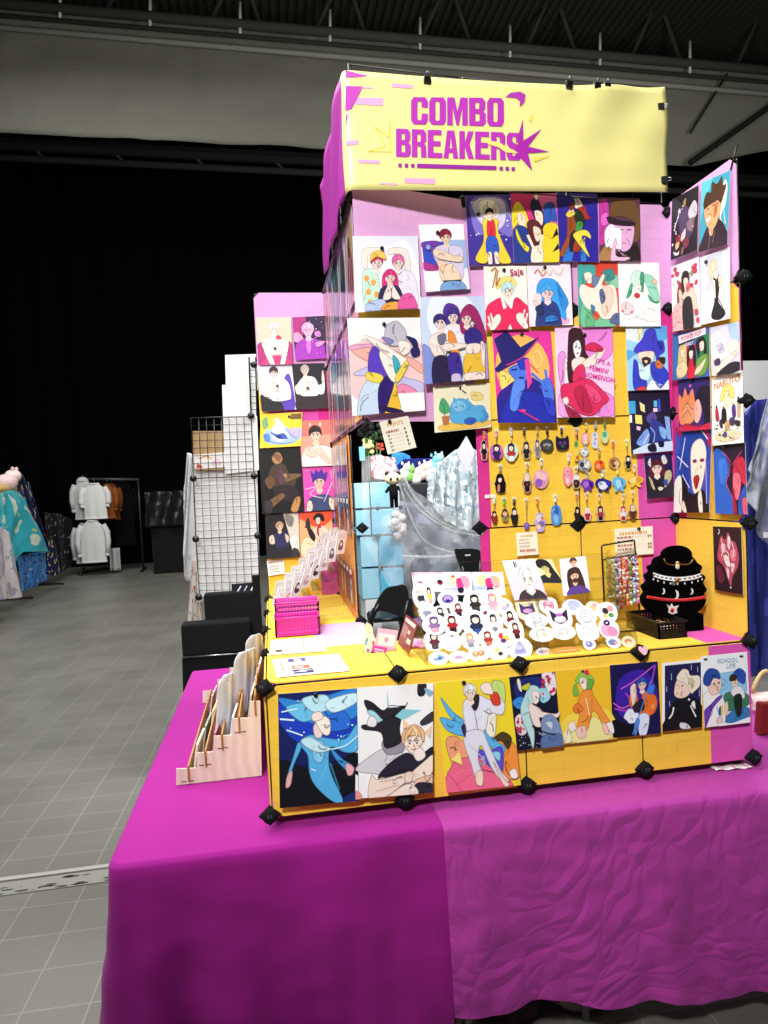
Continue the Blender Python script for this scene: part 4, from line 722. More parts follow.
# left wing
pr(PW, (256, 317.6), (290.8, 317.3), (258.2, 365), 'beige print of a white-haired man leaning forward on a magenta chair', 'cfc6ae', ['s b02c78 0,60 20,54 30,80 20,102 0,102', 's b02c78 100,58 84,54 76,80 84,102 100,102', 's e03c78 10,102 30,84 74,82 92,102', 's f6e4d6 14,52 36,42 66,42 90,52 84,72 60,78 40,78 22,70', 's c83c50 54,38 66,40 70,46 56,46'] + bust(50, 24, 22, 'f8e6da', 'e6e0e8', None, asp=.74) + ['s f6e4d6 14,52 26,54 44,90 48,104 38,104 18,70', 's f6e4d6 90,52 80,54 66,90 64,104 74,104 86,72', 'l d0b8ac .8 36,60 48,66', 'l d0b8ac .8 72,60 60,66'], GL, (50, 66))
pr(PW, (292.2, 317.3), (324, 315.8), (295.5, 360), 'dark purple print of a glowing pink figure', '231238', ['s a82878 0,0 40,0 36,30 20,50 0,40', 's f09ac0 0,40 16,36 30,52 24,60 0,56', 's 8a2aa4 8,64 30,56 70,56 92,62 88,90 20,92'] + bust(46, 34, 30, 'f6b8d8', 'f0b4e0', 'a030b0', asp=.76) + ['s e880c8 66,38 82,36 84,48 70,48', 's e890cc 68,62 96,60 84,70 70,72', 's d070d0 36,64 52,60 50,82 42,88'] + dots('f4c8f0', 14, 7, 50, 4, 98, 90, .6, 1.3), GL)
pr(PW, (256.8, 365.6), (291.6, 363.3), (261.7, 412), 'pale lavender print of a seated man in a white shirt', 'e2def0', ['s 5a3cb4 76,30 92,28 96,96 62,100 64,70', 's 5a3cb4 20,60 32,60 30,74 18,72', 's f6ecee 14,44 30,32 66,30 86,44 88,72 70,80 30,76 14,66'] + bust(46, 18, 20, 'f6dccc', '4a1c24', None, asp=.76) + ['s f6dccc 38,30 52,30 56,52 44,58', 's 17131c 2,64 20,72 50,80 60,84 58,102 4,102', 's f4e4e0 60,72 86,70 84,78 50,80 32,76', 's f4e0d8 14,66 20,44 26,50 26,68'], GL, (52, 47))
pr(PW, (292, 363.9), (324.4, 363), (295.5, 409.6), 'black print of a man in an open white shirt, arm raised', '120d12', ['s f6ecea 8,54 24,34 44,28 66,32 76,50 72,70 30,74', 's f8ece8 4,50 16,46 20,64 8,66'] + bust(38, 16, 20, 'f0d4c8', 'c8b4ac', None, asp=.74) + ['s f2dccf 30,30 46,28 52,48 42,60', 's f6ecea 74,50 86,46 92,36 96,46 90,68 74,66', 's f2d4c8 88,40 90,20 94,18 96,38', 's 2c1a22 8,70 30,72 70,72 96,70 96,102 8,102', 'e d89a70 46,56,3,2'], GL, (42, 54))
pr(PW, (260.9, 414), (302.4, 412), (259.7, 448.3), 'yellow landscape print of a reclining figure in blue and white', 'eed83a', ['s a8c4ea 10,60 20,44 40,52 60,40 80,56 96,44 100,70 80,90 40,92 16,84', 's f0ecf4 30,40 44,20 58,40 70,70 50,84 30,72', 's 3a62c0 24,54 40,62 56,60 66,76 44,74', 's 5a8ad8 8,62 20,60 24,80 12,80', 's c8b8d8 70,50 90,46 94,66 78,70', 'e f8e0cc 38,20,6,8', 's 7ab07c 4,20 14,12 18,36 8,44', 's 1f2a60 38,66 50,68 48,76', 'r 7a5a28 72,4,98,20', 'l 4a70c0 1.6 60,48 80,72 92,80', 'l 4a70c0 1.6 20,80 50,90 84,86'], GL, (68, 12))
pr(PW, (298.3, 420.7), (331.2, 419.7), (302.2, 466.8), 'coral print of a dark-haired man in a white sweater', 'f2a08c', ['p f07a6c 0,0 100,0 100,30 0,36', 's f4e6e0 4,102 6,72 26,60 70,56 94,66 100,102'] + bust(48, 32, 30, 'f6d2bc', '221818', None, asp=.72) + ['s f4d0bc 12,62 30,56 44,70 38,80 16,74', 's f4d0bc 44,66 60,60 74,74 86,90 78,94 56,78', 'p f6ece8 30,12 34,4 38,12', 'p f6ece8 60,10 66,4 68,14'], GL)
pr(PW, (258.8, 449.2), (301, 447.5), (262.3, 514.2), 'black print of a seated figure in bronze armour', '0f0c0e', ['s 4a3830 20,40 34,24 56,24 70,40 84,44 78,60 50,62 28,58', 's 6a4a34 10,48 26,42 34,54 20,62', 's b08458 30,14 40,6 50,8 54,18 44,24 34,22', 's 8a6040 34,10 50,12 46,20', 's 7a5c3c 50,42 88,40 96,44 60,52', 's 5c3c4c 40,36 54,34 56,54 44,54', 's 2a2024 30,60 70,58 90,70 70,84 36,74', 's c08a54 68,96 80,78 92,78 84,98', 's 7a5a3e 12,84 44,70 56,74 30,88 14,94', 's 3a3034 8,80 24,82 22,98 8,96', 's b4885c 54,40 62,40 60,46'], GL)
pr(PW, (302.4, 467.7), (334, 466), (304.8, 511.6), 'hot pink print of a purple-haired man with both hands raised', 'e050b4', ['s 3a4a72 10,102 12,76 34,66 72,64 94,78 96,102'] + bust(50, 34, 32, 'f0c4ac', '4a2c9c', None, asp=.72) + ['p 4a2c9c 26,24 24,8 36,16 42,4 50,14 60,4 66,16 78,12 74,28', 's f4d4c0 6,100 10,80 20,76 26,90 18,102', 's f4d4c0 96,100 92,78 80,72 78,88 88,102', 'l f8d8f0 1.6 4,50 40,46 20,62 60,72', 'l f8d8f0 1.6 96,30 62,80', 'l f8d8f0 1.2 88,8 90,30', 'l f8d8f0 1.2 8,8 22,6'], GL)
pr(PW, (265, 514.2), (298.3, 512.5), (266.7, 559), 'dark print of a man in a navy tee beside pale stone', '1e1a20', ['p d8d0c4 54,0 100,0 100,92 78,88 70,50', 's 8a8478 60,4 84,10 80,30 66,26', 's f0ebe2 70,60 90,50 100,70 88,90', 's 2e2c5c 22,56 34,42 58,42 70,52 66,76 36,80', 's f2cdb4 10,52 22,48 26,66 12,66', 's f2cdb4 58,46 70,56 62,66'] + bust(42, 30, 18, 'f2cdb4', 'c49a70', None, asp=.72) + ['s 24222a 6,102 12,76 40,78 66,76 72,102', 's 3a3438 80,80 96,84 98,102 74,102'], GL)
pr(PW, (299.2, 512.5), (331.7, 510.7), (301, 557.3), 'orange print of a woman in a red dress carrying a bottle', 'f4b080', ['p e8542c 0,0 100,0 100,20 60,40 0,14', 's f8dcb8 10,60 50,60 90,70 90,98 6,98', 's f4d4c4 46,36 66,32 86,42 84,62 56,62 40,48', 's c02420 52,48 56,30 64,30 66,46 78,56 84,80 90,102 40,102 48,76 60,62', 's f4d4c4 58,40 66,40 68,64 60,66', 's 231418 22,34 32,36 46,54 42,66 30,56', 's 231418 84,56 94,52 92,72 80,76', 's 1d1418 42,14 56,4 72,8 76,22 64,20 52,22', 's f4d8c8 50,16 62,14 62,26 54,28', 's 3a3034 18,24 24,14 28,14 32,26 30,32 20,32', 'e 3a3034 24,33,9,2.4'], GL)
# counter front
pr(PF, (277.9, 694), (356.9, 688.2), (279.8, 808.3), 'deep blue print of a caped swimmer seen under water', '0d1a5c', [
    's 050714 0,60 30,66 60,70 100,58 100,102 0,102', 's 1a3cc0 0,10 40,6 100,4 100,46 70,50 30,46 6,30', 's 2f86dc 0,4 40,8 100,0 100,24 60,30 30,24', 's 6cc4f0 10,12 40,10 50,20 30,26', 's bfeafa 30,6 60,4 64,16 44,18', 's d4f2fc 60,10 96,4 100,12 70,20', 'l d8f4fc 1.2 4,16 24,14', 'l d8f4fc 1.6 2,22 20,24', 'l d8f4fc 1.2 10,32 30,38', 's 2a6cd8 60,24 84,20 90,34 64,36', 's 56b4ec 26,44 40,38 60,42 84,44 100,32 100,54 84,56 66,50 62,62 66,76 80,100 66,98 46,84 38,72 36,56', 's 56b4ec 28,48 20,60 14,70 10,72 18,56 24,44', 's 3c94e0 64,50 80,62 92,68 88,74 72,62', 's 8ad4f6 42,44 56,46 54,62 44,60', 's f0b4b8 10,72 16,68 14,80 8,82', 's f0b4b8 84,66 94,70 92,76 86,76', 's f6d8d4 44,30 54,28 54,40 46,40', 's fdf2e4 46,26 54,22 64,26 64,38 56,38', 's fbe8dc 42,20 52,18 56,24 44,26', 's c8ecf8 28,42 40,40 56,48 66,52 50,54 34,48', 'l e8f8fc 1 40,68 46,70', 'l c8f0fc 1.2 66,52 84,50 100,42', 's 0f2a70 80,96 96,92 98,100 84,102'] + dots('cfefff', 22, 2, 2, 6, 98, 54, .4, .9), GF, (47, 3), .016)
pr(PF, (356.6, 687.8), (433.4, 683), (355.2, 798.9), 'white print of a blond person below a snarling black dragon head', 'f8f6f8', [
    's d8d4dc 0,74 20,62 40,56 60,60 60,90 30,80', 's 9a94a4 34,50 56,46 62,60 40,62', 's 231f2a 10,12 20,14 34,22 44,18 62,20 66,16 60,26 56,40 58,52 38,56 32,42 10,38 8,34 24,34 34,30 16,22', 's a8dcec 14,22 22,22 32,30 26,32', 'p 8accdc 50,28 60,22 84,24 60,32', 'p 8ab8d0 40,20 39,2 42,20', 's 231f2a 80,0 90,0 88,10 80,10', 's 88b4cc 88,4 100,8 94,12', 's 3a3644 84,34 100,26 100,34 86,38', 's f0eaee 18,26 26,30 24,36 14,34'] + bust(74, 52, 22, 'fbe8dc', 'f2c094', None, asp=.7) +
    ['p f2d0b4 60,40 60,30 70,38', 'p f2d0b4 88,44 98,38 96,50', 's 231f30 30,84 40,72 64,62 80,66 100,58 100,70 86,80 70,86', 's fbece4 74,62 84,58 90,66 80,70', 's f8e2d4 20,80 30,84 66,80 70,84 50,96 26,102 16,98', 's fae6d8 70,82 90,70 100,66 100,80 86,90 74,88', 's f0c8ac 76,88 96,84 100,92 84,94', 's f4d8c8 64,80 74,80 72,88 64,88', 's 2a2638 80,90 100,92 100,100 76,98', 's f8e6da 66,90 80,96 76,102 40,102', 's e89a8c 0,92 8,96 6,102 0,102', 'l c8a49c .6 30,86 60,84', 'l c8a49c .6 26,94 56,90', 'l c8a49c .6 40,100 64,88'], GF, None, .016)
pr(PF, (434.6, 682.4), (508.8, 676.5), (447, 793), 'bright yellow print of a white-haired man in a white suit', 'f2d82c', [
    's f0a078 6,54 20,50 34,62 30,74 14,80', 's ee6a8c 0,102 10,76 30,70 60,74 80,90 84,102', 's f2923c 60,62 84,56 100,66 100,92 76,90', 's 4a3a20 66,58 82,50 94,56 88,66 80,58', 's 5cb4ec 6,14 20,28 32,36 28,42 14,30', 's 5cb4ec 2,32 20,36 36,42 30,50 10,44', 's 5cb4ec 56,44 74,58 84,64 78,70 60,58', 's 5a4ccc 36,60 60,66 80,64 76,88 66,84 50,72', 's 8cd8ec 66,68 76,68 74,76', 's c4e07c 76,4 92,6 90,24 80,26', 's f4eedc 60,30 76,30 72,52 62,50', 's e6e4f4 34,22 44,16 56,14 72,20 84,18 90,26 84,34 68,32 60,46 40,52 34,40', 's e2e0f0 30,50 54,46 62,60 74,84 84,94 74,94 62,80 52,60 46,72 50,90 42,94 36,76', 's f4d8c0 66,76 76,90 84,98 76,98', 's f6dcc4 42,84 50,84 48,96 40,94', 's 26202a 44,18 56,14 54,24 48,28', 's d8402c 72,14 82,14 84,24 74,24', 's f8e6da 60,6 72,4 76,14 68,14 62,12', 'l 8a88a8 .8 48,28 50,46', 's 3a1c4c 28,42 34,40 32,52'] + bust(45, 12, 13, 'f8e0d0', 'f4f2f6', None, asp=.72) + ['p f4e47c 10,70 22,64 24,76', 'l e8509c .8 2,80 20,98', 's fdeef0 86,86 94,84 96,92 88,92'], GF, (38, 2), .016)
pr(PF, (509, 677.2), (555, 671.5), (516.5, 751), 'dark starry print of a pale long-haired person with a guitar', '10122e', [
    's 1c2a78 10,10 60,4 90,20 60,40 20,40', 's 3c8ce0 2,34 20,28 30,36 14,44', 's 9adcf0 56,24 74,20 84,34 66,40', 's e8f4fc 62,28 72,26 74,34', 's f0e6ee 70,2 96,0 98,26 84,30', 's e8dce4 4,56 22,52 26,76 8,78'] + dots('c82c54', 20, 4, 66, 0, 100, 30, 1, 2.4) + dots('c82c54', 12, 14, 2, 54, 26, 80, 1, 2.4) + dots('e8e4f0', 30, 24, 4, 74, 60, 98, .3, .8) +
    ['s b8dedc 28,26 40,14 56,16 62,26 50,40 34,50 40,76 34,98 28,80 18,60 16,42', 's f6e2dc 44,22 58,24 56,36 46,38', 's f4dcd8 34,40 48,40 60,50 90,56 98,52 96,60 76,62 54,58 56,70 40,66', 's 7e92bc 58,62 80,56 96,70 98,90 90,100 60,96', 's 5a72a4 56,84 96,84 98,102 56,102', 's c8d2e4 66,66 80,66 78,76', 'l 17131c 1.8 36,68 60,78 84,84', 's c8c83c 22,14 40,10 36,18 26,18', 's e8e0d0 14,4 20,4 22,20 16,16', 'l 17131c 2 42,38 52,42'], GF, None, .008)
pr(PF, (555, 670.7), (610.3, 666), (561.6, 744.5), 'golden print of a green-haired figure in an orange coat', 'f2c02a', [
    's f6d850 4,70 40,56 90,60 98,98 6,98', 's eee89a 16,98 30,76 50,66 74,72 90,98', 's f0943c 34,48 44,32 60,28 66,40 84,66 92,80 80,86 70,66 60,60 48,84 30,80 36,64', 's e87c34 26,52 36,46 44,56 30,60', 's f8e4e0 14,76 24,70 28,80 20,84', 's f4c8bc 28,82 44,78 44,92 32,94', 's fbeee8 78,82 92,76 96,90 86,92', 's f4c4b8 76,76 84,80 86,92 78,90', 's 8cc850 34,16 44,6 60,8 68,18 60,26 50,14 40,20', 's 7ab84a 28,28 34,20 38,34 30,36', 's fbe4d8 42,14 54,14 54,26 46,28', 's 6aa840 56,16 66,18 62,28 54,28', 's e02c4c 52,4 58,2 60,8 54,10', 's 2c1c1c 46,4 50,2 52,6', 'e 3a2a2a 46,19,1.4,1.2', 'l fbeee0 1 50,40 54,64', 'l d87830 1 62,40 56,70', 's f4ecc8 4,86 14,80 18,96 6,98'], GF, None, .008)
pr(PF, (609.6, 665.2), (657.7, 661.3), (613, 738), 'purple swirl print of a blue-haired performer in orange jacket', '14104a', [
    's 3a1ca0 20,20 70,10 96,40 90,70 40,80 10,60', 's 050510 0,76 30,84 60,92 50,102 0,102', 'l a83ccc 2.5 6,60 30,64 44,56 30,40', 'l c850d8 2 20,34 50,24 90,6', 'l 8a3cd0 3 94,4 84,30 70,50', 'l e060b0 1.6 4,52 20,60 40,56', 's e8702c 36,48 46,38 54,46 52,58 40,60', 's e8702c 64,44 80,40 94,52 90,68 76,74 58,70 64,58', 's f4d8cc 40,34 50,28 52,40 46,60 42,56', 's e8ecfa 24,72 36,62 54,68 50,80 36,82 30,78', 's dce4fa 56,72 76,74 68,100 54,98', 's 2b1c34 44,58 64,50 66,64 48,68', 's 5a8ae8 44,88 50,76 56,80 46,100', 'l 4a8ce0 1.4 84,24 40,98', 's 3a7ce4 78,34 90,32 86,44 76,42'] + bust(64, 30, 15, 'f6d8cc', '2a50b8', None, asp=.66) + ['s e8a04c 80,60 88,58 84,66'], GF, None, .008)
pr(PF, (662.3, 663.2), (702, 659.3), (662.3, 731.6), 'navy print of a pale-haired man in a black coat, white border', 'f4f2f6', [
    'r 1f1c4e 6,4,97,100', 's 100e14 0,102 14,76 30,58 60,52 96,64 102,102', 's f2d4c4 30,40 38,26 60,30 74,38 66,50 48,54 32,50', 's f0e4d0 36,22 50,12 64,14 70,22 92,24 94,38 80,46 72,48 60,34 40,28', 's d8c8a8 64,26 80,30 74,42', 'e 2a1c1c 50,36,2,1.2', 'l a85050 1 34,47 40,46', 'l e8e8f0 2.5 16,82 24,76 28,66', 'l e8e8f0 2 70,66 84,84', 's e8e8f0 72,64 80,60 82,72', 's dcdce4 44,90 60,92 70,100 46,98', 'l b8b8e8 1 22,16 22,26', 'l b8b8e8 1 72,6 72,14', 'l b8b8e8 1 88,10 88,18', 'l b8b8e8 1 10,34 10,42', 'l b8b8e8 1 92,44 92,54', 'l b8b8e8 1 16,56 18,64', 'e c8d0e0 66,57,3,2'], GF, None, .008)
pr(PF, (701.2, 656.5), (747, 651.7), (704.6, 727.6), 'white print of two schoolboys in blue caps, one close up', 'eef2f8', [
    's 8cc8ea 20,30 60,26 90,30 92,60 50,60 30,50', 's 3c7a5a 44,60 60,54 96,60 96,76 48,80', 's 3a7ab8 44,92 70,78 98,80 98,94 60,100', 's f2f0f4 0,56 20,50 40,58 46,76 40,100 0,100', 's 6c3cb0 0,78 16,68 34,58 40,60 20,74 8,92 0,100', 's f2cdbc 10,34 36,28 40,44 32,54 16,54', 's 274a9c 2,38 4,26 16,18 34,22 38,34 24,32 14,42', 's 2a4eb0 66,30 80,22 94,30 90,44 78,40', 's f2d0bc 62,36 74,36 74,48 66,50', 's 3a241c 58,38 62,30 74,32 72,38', 's e8e4e8 60,56 66,48 82,48 90,60 86,66 78,58 70,62', 's 1c2420 66,62 82,60 80,86 70,88', 'p 2a5aa8 32,74 42,70 40,86 30,84', 'p f0d040 37,72 42,70 40,86 36,85', 's f2cdbc 44,74 50,66 52,78 46,88', 'e e8c8c4 32,92,7,5', 'e 26202a 24,40,2,1.6', 'e 26202a 34,39,2,1.6', 't:-2 9ab0c8 56,9 6 SCHOOL', 't:-2 9ab0c8 62,17 6 LIFE', 'r 1c1c24 4,3,12,5.5', 'r 1c1c24 82,4,90,6.5', 'p f4f4fa 30,96 60,98 98,92 98,101 30,101'], GF, None, .008)

OFF = {'ofblue': .024, 'printplant': .024}
for pl, tl, tr, bl, label, bg, art, group, mag, lift in PR_:
    mb, P, n, w_, h_ = sheet(pl, tl, tr, bl, bg, art, OFF.get(label.split()[1] + label.split()[-1], .019 if pl is PM else .014), lift, ink=random.Random(len(label) * 7 + len(art)))
    o = mb.build('art_print', 'paper'); tag(o, label, 'print', group)
    if mag:
        m_ = MB(); m_.lathe([(.0062, 0), (.0062, .004), (.005, .0052)], P(*mag, .0026), n, '141416', 12)
        o = m_.build('magnet', 'plastic'); tag(o, 'round black magnet on the ' + label.split(',')[0].replace('print of ', 'print of '), 'magnet', 'black magnets holding prints')
        o['label'] = ' '.join(o['label'].split()[:16])

# ------------------------------------------------------------------ prints in sleeves on the side wall, facing left
g = random.Random(11)
pal = ['8a3a6a', 'b8c0d8', '3a5a9a', 'c86a4a', '5a4a3a', '7ab0d8', 'd8b8c8', '2e2a4a', 'a8503a', 'c8a878', '6a7a8a', 'e0d0d8', '94405a', '4a6a5a']
k = 0
for r, (z0, z1, cols) in enumerate(((T + 4 * G + .02, T + 5 * G - .03, 5), (T + 3 * G + .01, T + 4 * G - .01, 5), (T + 2 * G + .05, T + 3 * G - .02, 3))):
    for c in range(cols):
        y0 = (-1.44 + c * .24) if cols == 5 else (-1.42 + c * .225); a = [pal[(k * 5 + q * 3) % 14] for q in range(5)]; k += 1
        tl = PS.P(y0, z1, .014); tr = PS.P(y0 + .21, z1, .014)
        mb = MB(); P = lambda x, y, o=0, y0=y0, z0=z0, z1=z1: PS.P(y0 + .21 * x / 100, z1 - (z1 - z0) * y / 100, .014 + o)
        mb.obox(P(0, 100, -.001), P(100, 100) - P(0, 100), P(0, 0) - P(0, 100), PS.n * .001, 'e8e4e4'); mb.face([P(0, 100, .0002), P(100, 100, .0002), P(100, 0, .0002), P(0, 0, .0002)], a[0])
        draw(mb, P, .21, z1 - z0, ['s %s %d,60 30,20 60,10 90,40 80,90 30,100' % (a[1], g.randint(5, 30)), 's %s 20,%d 50,40 80,60 70,100 20,100' % (a[2], g.randint(50, 80)), 'l %s 4 %d,0 %d,50 %d,100' % (a[3], g.randint(10, 40), g.randint(40, 70), g.randint(10, 90)), 'e %s %d,%d,14,10' % (a[4], g.randint(30, 70), g.randint(20, 50)), 'l %s 3 70,0 %d,100' % (a[1], g.randint(60, 95))])
        o = mb.build('sleeved_print', 'gloss'); tag(o, 'glossy sleeved print on the left-facing side of the tower, seen almost edge-on', 'print', 'sleeved prints on the tower side')
for r in range(2):                                     # bagged keychains low on the same side
    for c in range(6):
        y0 = -1.40 + c * .115; z0 = T + G + .06 + r * .28
        e = empty('bagged_keychain', PS.P(y0 + .04, z0, .014), 'small keychain in a clear bag hung low on the tower side', 'keychain', 'bagged keychains on the tower side')
        mb = MB(); mb.obox(PS.P(y0, z0, .010), PS.u * .08, PS.v * .15, PS.n * .006, 'f0f0f0'); mb.build('bag', 'clear', e)
        mb = MB(); P = lambda x, y, o=0, y0=y0, z0=z0: PS.P(y0 + .08 * x / 100, z0 + .15 - .15 * y / 100, .017 + o)
        draw(mb, P, .08, .15, ['s %s 20,40 50,26 80,40 84,80 50,94 18,80' % pal[(c * 3 + r * 5) % 14], 'e %s 50,50,16,10' % pal[(c * 5 + r + 2) % 14], 'r f4e8ea 10,2,90,14']); mb.build('charm', 'paper', e)

# ------------------------------------------------------------------ keychains on the middle wall
def outline(kind, seed=0):
    g = random.Random(seed)
    if kind == 'pill': return [(30, 3), (70, 3), (94, 25), (96, 75), (74, 97), (26, 97), (4, 75), (6, 25)]
    if kind == 'fig': return [(50, 1), (74, 12), (78, 34), (94, 52), (84, 66), (74, 97), (28, 97), (16, 66), (6, 52), (22, 34), (26, 12)]
    if kind == 'cat': return [(10, 2), (32, 16), (68, 16), (90, 2), (97, 40), (90, 88), (50, 99), (10, 88), (3, 40)]
    if kind == 'pony': return [(14, 10), (44, 2), (70, 12), (98, 30), (94, 62), (78, 70), (84, 96), (62, 94), (50, 76), (36, 96), (20, 92), (20, 66), (3, 44)]
    return [(50 + 48 * math.cos(q * .785) * g.uniform(.88, 1.02), 50 + 48 * math.sin(q * .785) * g.uniform(.88, 1.02)) for q in range(8)]
def cut(pl, cx, cy, w_, h_, kind, bg, art, off, seed=0, thick=.0022, rot=0):
    o = pl.hit(cx, cy, off); W = (pl.hit(cx + w_ / 2, cy, off) - pl.hit(cx - w_ / 2, cy, off)).length; H = (pl.hit(cx, cy + h_ / 2, off) - pl.hit(cx, cy - h_ / 2, off)).length
    cr, sr = math.cos(math.radians(rot)), math.sin(math.radians(rot))
    def P(x, y, e=0):
        a, b = (x - 50) / 100 * W, (50 - y) / 100 * H; return o + pl.u * (a * cr - b * sr) + pl.v * (a * sr + b * cr) + pl.n * e
    q = crom(outline(kind, seed), 4); mb = MB(); tri = tessellate_polygon([[V((x, -y, 0)) for x, y in q]])
    up = [P(x, y, 0) for x, y in q]; dn = [P(x, y, -thick) for x, y in q]; m = len(q)
    fix = lambda t: tuple(t) if (up[t[1]] - up[t[0]]).cross(up[t[2]] - up[t[0]]).dot(pl.n) > 0 else tuple(t[::-1])
    mb.add(up, [fix(t) for t in tri], bg, False); mb.add(dn, [fix(t)[::-1] for t in tri], bg, False)
    mb.add(up + dn, [(i, i + m, (i + 1) % m + m, (i + 1) % m) for i in range(m)], bg, False)
    draw(mb, P, W, H, art, .0002, .0001)
    return mb, P, W, H
def figart(hair, body, skin='f6d8c8', leg=None, extra=()):
    return ['s %s 30,46 50,40 70,46 80,60 70,70 66,92 34,92 30,70 20,60' % body] + (['s %s 36,72 64,72 66,94 34,94' % leg] if leg else []) + ['s %s 28,30 32,12 50,6 68,12 72,30 68,44 32,44' % hair, 's %s 36,26 50,20 64,26 62,40 50,46 38,40' % skin] + list(extra)
PK = PM
